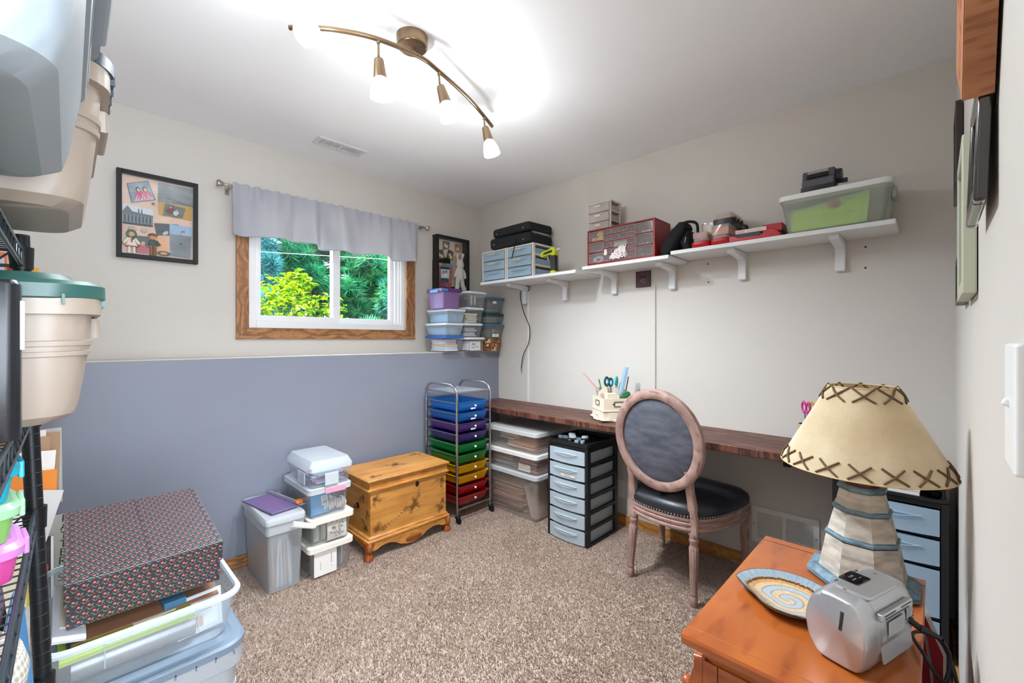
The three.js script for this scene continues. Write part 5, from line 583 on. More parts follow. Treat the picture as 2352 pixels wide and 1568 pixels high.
// ------------------------------------------------------------------ under the desk
{
  const X = 2.335, Z = -2.13, D = { x: X, z: Z, w: 0.39, d: 0.52, taper: 0.016, r: 0.03, over: 0.008, lidH: 0.024, body: clear(0xf4f1ee, 0.86, 0.2), group: 'clear bins stacked under the desk' };
  tub('storage_bin', 'deep clear bin of brown envelopes at the bottom of the stack under the desk', { ...D, y: 0.001, h: 0.309, lid: clear(0xd9dcde, 0.35, 0.5), body: clear(0xefece9, 0.84, 0.2) });
  tub('storage_bin', 'flat clear bin with white lid in the middle of the stack under the desk', { ...D, y: 0.3105, h: 0.137, lid: M(0xe6e3df, 0.5) });
  tub('storage_bin', 'flat clear bin with translucent lid on top of the stack under the desk', { ...D, y: 0.448, h: 0.148, lid: clear(0xe6e6e4, 0.4, 0.4) });
  const kr = [0xb58c72, 0xa87b64, 0xc29a80, 0x96705c, 0xcbb19c];
  papers('stack of brown kraft envelopes lying in the deep bin under the desk', [2.325, 0.012, -2.2], 0.3, 0.34, 0.2, kr, 16, false, 'envelopes', 'envelope_stack');
  { const t = thing('clear_envelopes', 'clear and white sleeves leaning in the deep bin under the desk', 'envelopes', [2.26, 0.012, -1.945]); for (let i = 0; i < 5; i++) part('sheet', rx(bx(0.2, 0.22, 0.003, 0.02, 0, 0), -0.5 + i * 0.05).translate(0, 0, 0.04 - i * 0.012), i % 2 ? M(0xd9cfc6, 0.7) : M(0xb89f90, 0.7), t); }
  papers('salmon sheets in the top flat bin under the desk', [2.32, 0.458, -2.05], 0.32, 0.34, 0.05, [0xd9a584, 0xc98f74, 0xe3c5ad, 0x9aa9b3], 6);
  papers('grey white sheets in the top flat bin under the desk', [2.32, 0.51, -2.2], 0.28, 0.2, 0.03, [0xcfc4b6, 0xb9b2a9], 3);
  papers('tumble of white papers in the middle flat bin under the desk', [2.33, 0.32, -2.24], 0.3, 0.25, 0.09, [0xd4cfc7, 0xa9a196, 0xe3dfd8, 0x8d857b], 12);
  papers('mauve and orange packets in the middle flat bin under the desk', [2.31, 0.32, -1.99], 0.3, 0.2, 0.085, [0xd98a5a, 0x8d7080, 0xb5a9ac, 0x6f6a72, 0xa17f88], 8);
  one('paper_card', 'white card with a yellow mark inside the middle flat bin', 'card', ry(rectQ(-0.055, 0, 0.055, 0.045, 0), -PI / 2), print(110, 45, (x) => { x.fillStyle = '#f0ece8'; x.fillRect(0, 0, 110, 45); x.fillStyle = '#e8c95a'; x.fillRect(40, 2, 30, 8); }), [2.162, 0.326, -2.0]);
  const tw = drawerUnit('black tower of six clear drawers under the desk', { x: 2.105, y: 0.001, z: -1.596, w: 0.298, d: 0.335, h: 0.578, n: 6, frame: M(0x14171a, 0.42), drawer: clear(0xdbe7ee, 0.5, 0.36), post: 0.017, bow: 0.016, tags: [null, null, null, null, ['Punches & Dies', 0.1, 0.02, 0.014, '#e8d9c9']] });
  const tray = M(0x14171a, 0.42); part('tray_rim', loft([{ w: 0.315, d: 0.278, r: 0.02, y: 0.579 }, { w: 0.345, d: 0.305, r: 0.03, y: 0.581 }, { w: 0.345, d: 0.305, r: 0.03, y: 0.605 }, { w: 0.325, d: 0.285, r: 0.022, y: 0.605 }, { w: 0.322, d: 0.282, r: 0.02, y: 0.584 }], { bottom: true, top: false }).translate(0.163, 0, 0), tray, tw);
  const pts = [[-0.1, 0.07, 0.3], [-0.09, 0.035, 1.2], [-0.105, 0.0, 2.2], [-0.085, -0.03, 0.6], [-0.1, -0.06, 1.8], [-0.06, 0.06, 2.6], [-0.055, 0.01, 0.2], [-0.11, -0.09, 1.0], [-0.05, -0.045, 2.0], [-0.12, 0.04, 0.9]];
  pts.forEach(([x, z, a], i) => { const t = thing('ink_pad', 'grey oval ink pad ' + ['farthest right at the back of the tower tray', 'second from the right edge at the back of the tower tray', 'in the middle of the front row in the tower tray', 'front row, just left of the tray middle', 'front row, second from the left edge of the tray', 'behind the right end of the front row', 'behind the middle of the front row', 'at the far left end of the front row', 'behind the left end of the front row', 'nearest the front lip of the tower tray'][i], 'ink pad', [2.105 + 0.163 + x, 0.5855 + (i % 3) * 0.011, -1.596 + z], a, 'ink pads in the tower tray'); part('base', sc(cyl(0.02, 0.02, 0.009, 0, 0, 0, 20), 1.2, 1, 0.7), M(0x23282d, 0.4), t); part('cap', sc(cyl(0.019, 0.017, 0.012, 0, 0.0092, 0, 20), 1.2, 1, 0.7), M([0x8b98a1, 0x5f6b74, 0xa9b3b9][i % 3], 0.35), t); });
  [[0, 0xaeb4b6, 'silver parts'], [1, 0xc9b9a9, 'tan cards'], [2, 0xd6d6d2, 'white cards'], [3, 0xc7c7c3, 'pale sheets'], [4, 0xc9d06a, 'yellow green pad'], [5, 0xdadad6, 'white sheets']].forEach(([k, c, n]) => papers(n + ' in drawer ' + ['six', 'five', 'four', 'three', 'two', 'one'][k] + ' from the top of the black tower', [2.27, 0.03 + k * 0.0935, -1.58], 0.2, 0.17, 0.03, [c, new THREE.Color(c).multiplyScalar(0.75).getHex()], 3));
}
// ------------------------------------------------------------------ rainbow drawer cart
{
  const x0 = 1.792, x1 = 2.088, z1 = -2.262, z0 = -2.612, X = (x0 + x1) / 2, t = thing('drawer_cart', 'chrome rolling cart with ten rainbow coloured drawers', 'cart', [X, 0, z1]), w = (x1 - x0) / 2, D = z1 - z0, ch = M(0xb9bcc2, 0.22, { metalness: 1 });
  for (const s of [-1, 1]) {
    const sf = new THREE.Group(); sf.name = 'side_frame'; t.add(sf);
    part('post_loop', tube([[s * w, 0.05, 0], [s * w, 0.3, 0], [s * w, 0.6, 0], [s * w, 0.82, 0], [s * w, 0.865, -0.004], [s * w, 0.898, -0.028], [s * w, 0.912, -0.07], [s * w, 0.914, -D / 2], [s * w, 0.912, -D + 0.07], [s * w, 0.898, -D + 0.028], [s * w, 0.865, -D + 0.004], [s * w, 0.82, -D], [s * w, 0.6, -D], [s * w, 0.3, -D], [s * w, 0.05, -D]], 0.0082, 160, false, 12, 0.35), ch, sf);
    for (let k = 0; k < 11; k++) part('rail', rod([s * (w - 0.012), 0.16 + k * 0.0699, -0.004], [s * (w - 0.012), 0.16 + k * 0.0699, -D + 0.004], 0.0038, 8), ch, sf);
    part('rail_pin', [...Array(11).keys()].flatMap((k) => [0, -D].map((z) => rod([s * w, 0.16 + k * 0.0699, z * 0.985 - 0.003], [s * (w - 0.013), 0.16 + k * 0.0699, z * 0.985 - 0.003], 0.003, 6))), ch, sf);
    for (const z of [0, -D]) { const c = new THREE.Group(); c.name = 'caster'; t.add(c); c.position.set(s * w, 0, z); part('wheel', [rz(cyl(0.024, 0.024, 0.009, 0, -0.0135, 0, 20), PI / 2).translate(-0.0045, 0.0245, 0.012), rz(cyl(0.024, 0.024, 0.009, 0, 0, 0, 20), PI / 2).translate(-0.0045, 0.0245, 0.012)].map((g, i) => g.translate(i ? 0.014 : 0, 0, 0)), MT.rubber, c); part('fork', [bx(0.03, 0.016, 0.036, 0.003, 0.036, 0.006, 0.007), cyl(0.006, 0.006, 0.02, 0, 0.05, 0)], MT.black, c); }
  }
  for (const z of [-0.002, -D + 0.002]) part('cross_bar', [rod([-w, 0.09, z], [w, 0.09, z], 0.006, 10)], ch, t); part('cross_bar', rod([-w, 0.862, -0.003], [w, 0.862, -0.003], 0.0055, 10), ch, t);
  part('top_tray', [b2(-w + 0.012, 0.862, -D + 0.01, w - 0.012, 0.866, -0.01)], clear(0xd9dee2, 0.55, 0.2), t);
  const cols = [0xb0101a, 0xb0101a, 0xe8b708, 0xdfb20a, 0x0e8a3c, 0x16924a, 0x4b2a86, 0x5b3c92, 0x1f78cf, 0x1c84d8];
  cols.forEach((c, k) => {
    const g = new THREE.Group(); g.name = 'drawer'; t.add(g); g.position.set(0, 0.16 + k * 0.0699 - 0.052, 0.004); const m = Ph(c, 0.32, { transmission: 0.22, thickness: 0, side: THREE.DoubleSide });
    part('tray', loft([{ w: 2 * w - 0.064, d: D - 0.05, r: 0.012, y: 0 }, { w: 2 * w - 0.06, d: D - 0.044, r: 0.014, y: 0.003 }, { w: 2 * w - 0.036, d: D - 0.012, r: 0.014, y: 0.05 }], { top: false }).translate(0, 0, -D / 2), m, g);
    part('rim', loft([{ w: 2 * w - 0.036, d: D - 0.012, r: 0.014, y: 0.05 }, { w: 2 * w - 0.014, d: D - 0.002, r: 0.016, y: 0.0555 }, { w: 2 * w - 0.014, d: D - 0.002, r: 0.016, y: 0.058 }, { w: 2 * w - 0.036, d: D - 0.012, r: 0.014, y: 0.056 }], { bottom: false, top: false }).translate(0, 0, -D / 2), m, g);
    part('knob', [rx(lathe([[0, 0], [0.0035, 0], [0.0035, 0.006], [0.0075, 0.009], [0.008, 0.013], [0.005, 0.017], [0, 0.0175]], 16), PI / 2).translate(0.012, 0.028, -0.012)], M(0xe9e4dc, 0.25), g);
    if ([7, 8, 9].includes(k)) part('label', rectQ(-0.022, 0.004, 0.022, 0.014, 0).rotateX(-0.2).translate(0.004, 0, -0.0135), labelCard(0.044, 0.01, ['Rubber', 'Stamps', 'Acrylic'][k - 7], '#e8e2ea'), g);
  });
}
// ------------------------------------------------------------------ hope chest
{
  const x0 = 1.15, x1 = 1.695, zf = -2.225, zb = -2.575, X = (x0 + x1) / 2, W = x1 - x0, D = zf - zb, t = thing('wooden_chest', 'honey coloured wooden chest with stencilled flowers and carved feet', 'chest', [X, 0, (zf + zb) / 2]);
  const base = [203, 144, 72], dk = [160, 100, 42], N = 512, wt = woodTex(base, dk, { size: 0.6, fine: 26, rings: 3, seed: 5, amt: 0.8 });
  const wm = M(0xffffff, 0.38, { map: wt });
  // stencilled panels: grain and painted flower sprays on one print
  const stencil = (w, h, sprays) => canvasTex(Math.round(w * 1400), Math.round(h * 1400), (x, cw, chh) => { const im = x.createImageData(cw, chh); for (let j = 0, i = 0; j < chh; j++) for (let k = 0; k < cw; k++, i += 4) { const u = k / 1400, v = j / 1400, a = fbm(u * 5 + 3, v * 40, 3), b = fbm(u * 9, v * 14 + 7, 3), c = mix(base, dk, 0.2 + (a - 0.45) * 0.9 + (b - 0.5) * 0.7); im.data[i] = c[0]; im.data[i + 1] = c[1]; im.data[i + 2] = c[2]; im.data[i + 3] = 255; } x.putImageData(im, 0, 0);
    const leaf = (px, py, a, l) => { x.save(); x.translate(px, py); x.rotate(a); x.beginPath(); x.ellipse(l / 2, 0, l / 2, l / 3.6, 0, 0, 7); x.fill(); x.restore(); }; x.fillStyle = x.strokeStyle = 'rgba(92,58,22,0.5)';
    for (const [px, py, a, s] of sprays) { x.save(); x.translate(px * cw, py * chh); x.rotate(a); for (let i = 0; i < 13; i++) { const q = i / 13, r = s * q; leaf(r, Math.sin(q * 5) * s * 0.06, (i % 2 ? 0.9 : -0.9) + q * 0.4, s * 0.15 * (1.15 - q)); } for (let i = 0; i < 7; i++) leaf(-s * 0.05, 0, i * 0.9, s * 0.16); x.lineWidth = s * 0.022; for (const [fx, fy] of [[0.02, 0], [0.28, 0.12], [0.1, -0.16]]) { x.beginPath(); x.ellipse(fx * s, fy * s, s * 0.085, s * 0.08, 0, 0, 7); x.stroke(); x.beginPath(); x.ellipse(fx * s, fy * s, s * 0.035, s * 0.035, 0, 0, 7); x.fill(); for (let p = 0; p < 6; p++) leaf(fx * s + Math.cos(p) * s * 0.04, fy * s + Math.sin(p) * s * 0.04, p * 1.05, s * 0.07); } x.restore(); } });
  const H0 = 0.125, H1 = 0.375, ft = stencil(W - 0.03, H1 - H0, [[0.52, 0.62, 2.85, 192], [0.56, 0.5, -1.2, 175], [0.58, 0.6, 0.3, 105], [0.06, 0.18, 0.15, 140], [0.05, 0.2, 1.4, 105], [0.08, 0.86, -0.15, 192], [0.93, 0.15, 2.9, 140], [0.95, 0.2, 1.5, 140], [0.95, 0.7, 1.9, 158], [0.93, 0.86, 3.3, 158]]);
  part('body', [bx(W - 0.03, H1 - H0, D - 0.02, 0, H0, 0, 0.002)], M(0xb37a3a, 0.4, { map: wt }), t);
  part('front_panel', rectQ(-(W - 0.03) / 2, H0, (W - 0.03) / 2, H1, (D - 0.02) / 2 + 0.0008), M(0xffffff, 0.38, { map: ft }), t);
  const st = stencil(D - 0.02, H1 - H0, [[0.75, 0.2, 2.4, 158], [0.9, 0.5, 1.6, 140], [0.85, 0.85, 3.6, 192]]);
  part('side_panel', ry(rectQ(-(D - 0.02) / 2, H0, (D - 0.02) / 2, H1, 0), -PI / 2).translate(-(W - 0.03) / 2 - 0.0008, 0, 0), M(0xffffff, 0.38, { map: st }), t);
  const lid = new THREE.Group(); lid.name = 'lid'; t.add(lid);
  part('lid_body', [b2(-W / 2 + 0.008, H1 + 0.012, -D / 2, W / 2 - 0.008, 0.43, D / 2 - 0.006)].map((g) => uvm(g)), wm, lid);
  part('lid_moulding', [loft([{ w: W - 0.02, d: D - 0.012, r: 0.003, y: H1 }, { w: W + 0.004, d: D + 0.008, r: 0.004, y: H1 + 0.004 }, { w: W + 0.004, d: D + 0.008, r: 0.004, y: H1 + 0.01 }, { w: W - 0.014, d: D - 0.008, r: 0.003, y: H1 + 0.014 }]), loft([{ w: W - 0.012, d: D - 0.008, r: 0.003, y: 0.424 }, { w: W + 0.01, d: D + 0.012, r: 0.005, y: 0.43 }, { w: W + 0.012, d: D + 0.014, r: 0.006, y: 0.437 }, { w: W + 0.004, d: D + 0.006, r: 0.005, y: 0.441 }])].map((g) => uvm(g)), wm, lid);
  part('lid_top', rx(rectQ(-W / 2, -D / 2, W / 2, D / 2, 0), -PI / 2).translate(0, 0.4416, 0), M(0xffffff, 0.36, { map: stencil(W, D, [[0.5, 0.5, 0.2, 210], [0.48, 0.5, 3.3, 192], [0.5, 0.45, -1.2, 105], [0.9, 0.12, 2.6, 140], [0.94, 0.2, 1.7, 105], [0.1, 0.86, -0.3, 175]]) }), lid);
  part('escutcheon', [sc(lathe([[0, 0.003], [0.012, 0.002], [0.013, 0], [0, 0]], 24).rotateX(PI / 2), 1, 1.35, 1).translate(0.045, 0.35, D / 2 - 0.01)], M(0x3a342c, 0.35, { metalness: 0.8 }), t);
  part('keyhole', b2(0.0435, 0.345, D / 2 - 0.008, 0.0465, 0.355, D / 2 - 0.0062), MT.black, t);
  part('side_handle', [rz(lathe([[0, 0], [0.018, 0], [0.016, 0.004], [0.006, 0.006], [0.008, 0.02], [0, 0.022]], 20), PI / 2).translate(-W / 2 + 0.014, 0.265, 0.02)], M(0x2f2a25, 0.3, { metalness: 0.8 }), t);
  const bm = [loft([{ w: W + 0.012, d: D + 0.014, r: 0.004, y: 0.095 }, { w: W + 0.014, d: D + 0.016, r: 0.005, y: 0.104 }, { w: W - 0.004, d: D - 0.0, r: 0.004, y: 0.11 }, { w: W - 0.006, d: D - 0.002, r: 0.004, y: 0.118 }, { w: W - 0.028, d: D - 0.018, r: 0.003, y: 0.126 }])].map((g) => uvm(g)); part('base_moulding', bm, wm, t);
  const half = W / 2, ap = []; const A = [[-half, 0.097], [-half, 0.05], [-half + 0.05, 0.05], [-half + 0.075, 0.062], [-half + 0.12, 0.066], [-half + 0.16, 0.056], [-0.075, 0.034], [-0.03, 0.02], [0, 0.016]]; const apron = A.concat(A.slice(1, -1).reverse().map(([x, y]) => [-x, y])).concat([[half, 0.097]]);
  part('apron', [uvm(ext(apron, 0.016, 0.002).translate(0, 0, D / 2 - 0.012)), uvm(ext([[-D / 2 + 0.01, 0.097], [-D / 2 + 0.01, 0.05], [-D / 2 + 0.06, 0.055], [0, 0.07], [D / 2 - 0.06, 0.055], [D / 2 - 0.006, 0.05], [D / 2 - 0.006, 0.097]], 0.014, 0.002).rotateY(-PI / 2).translate(-half + 0.014, 0, 0))], wm, t);
  part('carving', sc(lathe([[0, 0.005], [0.03, 0.004], [0.042, 0.001], [0.045, 0], [0, 0]], 30).rotateX(PI / 2), 1.35, 0.5, 1).translate(0.015, 0.046, D / 2 + 0.0035), M(0xa05a2a, 0.42), t);
  { const g = []; for (let i = -3; i <= 3; i++) for (const s of [-1, 1]) g.push(bar([0.015 + i * 0.014 - 0.007, 0.036, D / 2 + 0.0085], [0.015 + i * 0.014 + s * 0.007, 0.056, D / 2 + 0.0085], 0.0024, 0.002)); part('lattice', g, M(0x6f3a1a, 0.5), t); }
  for (const sx of [-1, 1]) for (const sz of [-1, 1]) { const f = new THREE.Group(); f.name = 'foot'; t.add(f); f.position.set(sx * (half - 0.006), 0, sz * (D / 2 - 0.012)); part('cabriole', uvm(loft([{ w: 0.05, d: 0.05, r: 0.024, y: 0 }, { w: 0.056, d: 0.056, r: 0.027, y: 0.008 }, { w: 0.044, d: 0.044, r: 0.02, y: 0.022 }, { w: 0.036, d: 0.036, r: 0.016, y: 0.036, x: -sx * 0.004, z: -sz * 0.004 }, { w: 0.05, d: 0.05, r: 0.018, y: 0.07, x: -sx * 0.004, z: -sz * 0.004 }, { w: 0.055, d: 0.055, r: 0.015, y: 0.096, x: -sx * 0.008, z: -sz * 0.008 }])), M(0xc9925a, 0.4, { map: wt }), f); if (sz > 0) part('knee_carving', sc(new THREE.SphereGeometry(0.018, 14, 10), 0.9, 1.5, 0.6).translate(0, 0.07, 0.018), M(0x9a5a2c, 0.45), f); }
}
// ------------------------------------------------------------------ boxes on the floor by the ledge
{
  const G = 'clear boxes stacked left of the wooden chest', lidC = M(0xe9e4d8, 0.45), X = 0.955, D = { w: 0.235, d: 0.37, z: -2.42, r: 0.016, taper: 0.012, over: 0.012, lidH: 0.026, lid: lidC, group: G };
  tub('storage_box', 'clear box with cream lid standing on the carpet at the bottom of the stack', { ...D, x: X, y: 0.001, h: 0.166, body: clear(0xf2f2f1, 0.84, 0.2) });
  tub('storage_box', 'clear box with cream lid, second in the stack beside the chest', { ...D, x: X + 0.004, y: 0.1675, h: 0.14, body: clear(0xf2f4f1, 0.84, 0.2) });
  const b3 = tub('storage_box', 'clear box with pink front latch near the top of the stack', { ...D, x: X - 0.008, w: 0.225, z: -2.415, y: 0.308, h: 0.157, body: clear(0xf2f5f8, 0.86, 0.15), lid: clear(0xeef2f5, 0.5, 0.35) });
  part('latch', b2(-0.03, 0.122, 0.185, 0.075, 0.152, 0.192, 0.004), M(0xdf9fb8, 0.35), b3);
  const b4 = tub('storage_case', 'clear craft case with domed lid on top of the floor stack', { ...D, x: X - 0.002, w: 0.225, d: 0.345, z: -2.40, y: 0.4655, h: 0.105, body: clear(0xf4f7fa, 0.86, 0.15), lid: clear(0xf0f4f7, 0.62, 0.25), domed: 0.03, lidH: 0.02, over: 0.004 });
  part('side_latch', [b2(-0.118, 0.015, 0.02, -0.113, 0.075, 0.11, 0.002), b2(-0.04, 0.008, 0.172, 0.03, 0.07, 0.178, 0.002)], clear(0xeef2f5, 0.5, 0.3), b4);
  papers('standing white and grey cards in the bottom floor box', [X + 0.04, 0.012, -2.42], 0.09, 0.3, 0.115, [0x8f8f92, 0xb5b3b2, 0x77767a, 0xcac7c4], 9, true);
  { const t = thing('white_sheet', 'large white printed sheet slipped inside the bottom floor box front', 'papers', [X - 0.03, 0.012, -2.2478]); part('sheet', bx(0.115, 0.122, 0.002), M(0xe9e5e0, 0.7), t); part('print', rectQ(-0.056, 0.001, 0.056, 0.12, 0.0013), print(120, 120, (x) => { x.fillStyle = '#ece8e3'; x.fillRect(0, 0, 120, 120); x.fillStyle = '#777'; x.fillRect(32, 50, 2, 40); for (let i = 0; i < 10; i++) x.fillRect(90, 20 + i * 5, 5, 3); x.fillRect(92, 84, 4, 4); }), t); }
  papers('standing grey cards in the second floor box', [X - 0.03, 0.18, -2.42], 0.1, 0.3, 0.09, [0x9aa29a, 0xc9c7c0, 0xaeb4b0], 8, true);
  { const t = thing('floral_sheet', 'grey floral print sheet in the second floor box', 'papers', [X + 0.03, 0.18, -2.2488]); part('sheet', bx(0.1, 0.1, 0.002), M(0xdcd7cf, 0.7), t); part('print', rectQ(-0.049, 0.001, 0.049, 0.099, 0.0013), print(120, 120, (x) => { x.fillStyle = '#ddd8d0'; x.fillRect(0, 0, 120, 120); clouds(x, 120, 120, '#8d8781', '#e8e3db'); x.fillStyle = '#7b7670'; for (let i = 0; i < 40; i++) { x.beginPath(); x.ellipse(20 + rnd() * 80, 10 + rnd() * 100, 3 + rnd() * 5, 2 + rnd() * 3, rnd() * 6, 0, 7); x.fill(); } }), t); }
  { const t = thing('blue_card_box', 'blue carton with a white barcode tag in the pink latched box', 'box', [X - 0.048, 0.319, -2.29], 0.03); part('carton', bx(0.095, 0.105, 0.04, 0, 0, 0, 0.002), M(0x4f9bc8, 0.6), t); part('tag', rz(rectQ(-0.016, -0.025, 0.016, 0.025, 0), 0.12).translate(0.022, 0.068, 0.0206), print(64, 100, (x) => { x.fillStyle = '#f2f2f2'; x.fillRect(0, 0, 64, 100); x.fillStyle = '#333'; for (let i = 0; i < 14; i++) x.fillRect(8 + i * 3.4, 50, 1.6, 36); for (let i = 0; i < 4; i++) x.fillRect(8, 10 + i * 9, 44, 3); }), t); }
  { const t = thing('lace_bundle', 'bundle of white lace and ribbon in the pink latched box', 'lace', [X + 0.036, 0.321, -2.29]); const gs = []; for (let i = 0; i < 9; i++) gs.push(sc(new THREE.TorusGeometry(0.024, 0.008, 8, 18), 1, 0.8, 0.8).rotateY(0.9 + i * 0.08).translate(-0.045 + i * 0.0115, 0.03 + 0.006 * Math.sin(i * 2), 0.0)); part('coils', gs, M(0xded8ce, 0.85), t); }
  papers('blue and pink packets inside the domed craft case', [X, 0.475, -2.40], 0.19, 0.28, 0.05, [0xa9c4d6, 0xd9dfe6, 0xd06a9a, 0x86a4b8, 0xc9d6df], 7);
  one('red_button', 'round crimson lid inside the domed craft case', 'craft supplies', sc(new THREE.SphereGeometry(0.015, 16, 12), 0.8, 1, 0.8), M(0xa01f45, 0.4), [X - 0.09, 0.54, -2.29]);
  // tall hanging file bin
  const fx = 0.737, fz = -2.445, t = thing('file_bin', 'tall frosted file bin with swing handle by the ledge wall', 'storage bin', [fx, 0.001, fz]), fr = clear(0xdfe3e6, 0.66, 0.34), fl = clear(0xe3e7ea, 0.45, 0.4);
  part('body', loft([{ w: 0.13, d: 0.345, r: 0.012, y: 0 }, { w: 0.142, d: 0.357, r: 0.014, y: 0.006 }, { w: 0.165, d: 0.385, r: 0.016, y: 0.335 }], { top: false }), fr, t);
  part('collar', loft([{ w: 0.166, d: 0.386, r: 0.016, y: 0.285 }, { w: 0.172, d: 0.39, r: 0.018, y: 0.287 }, { w: 0.176, d: 0.395, r: 0.02, y: 0.335 }], { top: false, bottom: false }), fl, t);
  part('lid', loft([{ w: 0.178, d: 0.398, r: 0.02, y: 0.333 }, { w: 0.186, d: 0.406, r: 0.022, y: 0.336 }, { w: 0.186, d: 0.406, r: 0.022, y: 0.356 }, { w: 0.176, d: 0.396, r: 0.022, y: 0.366 }, { w: 0.15, d: 0.37, r: 0.02, y: 0.367 }, { w: 0.145, d: 0.365, r: 0.02, y: 0.362 }]), fl, t);
  part('handle', [loft([{ w: 0.03, d: 0.022, r: 0.008, y: 0 }, { w: 0.026, d: 0.02, r: 0.008, y: 0.1 }, { w: 0.02, d: 0.018, r: 0.007, y: 0.115 }]).rotateZ(-1.95).translate(0.02, 0.325, 0.222)], M(0xe3e0d8, 0.4), t);
  papers('tan and white hanging files inside the tall frosted bin', [fx, 0.012, fz + 0.02], 0.09, 0.29, 0.24, [0xc9a88a, 0xe8e4dc, 0xb7c4c9, 0xd9d6d0, 0xaab0b2], 8, true, 'files', 'hanging_files');
  const p = thing('paper_trimmer', 'purple sliding paper trimmer with orange cutter on the file bin', 'paper trimmer', [fx + 0.005, 0.3685, -2.46], 0.18), pu = M(0x6d5b86, 0.4);
  part('board', bx(0.155, 0.008, 0.3, -0.005, 0, 0, 0.003), pu, p); part('rail', [bx(0.032, 0.006, 0.34, 0.066, 0.0085, 0, 0.002)], clear(0xb5b0c2, 0.4, 0.15), p); part('groove', [bx(0.004, 0.001, 0.33, 0.055, 0.0147, 0), bx(0.004, 0.001, 0.33, 0.077, 0.0147, 0)], M(0x3b3348, 0.4), p);
  part('ruler_line', [bx(0.09, 0.0006, 0.004, -0.02, 0.0081, -0.03), bx(0.09, 0.0006, 0.004, -0.015, 0.0081, 0.06)], M(0xc22a5a, 0.5), p); part('cutter', [loft([{ w: 0.04, d: 0.036, r: 0.01, y: 0.0148 }, { w: 0.036, d: 0.032, r: 0.01, y: 0.024 }, { w: 0.02, d: 0.02, r: 0.008, y: 0.028 }]).translate(0.066, 0, 0.13)], M(0xe5791c, 0.4), p);
}
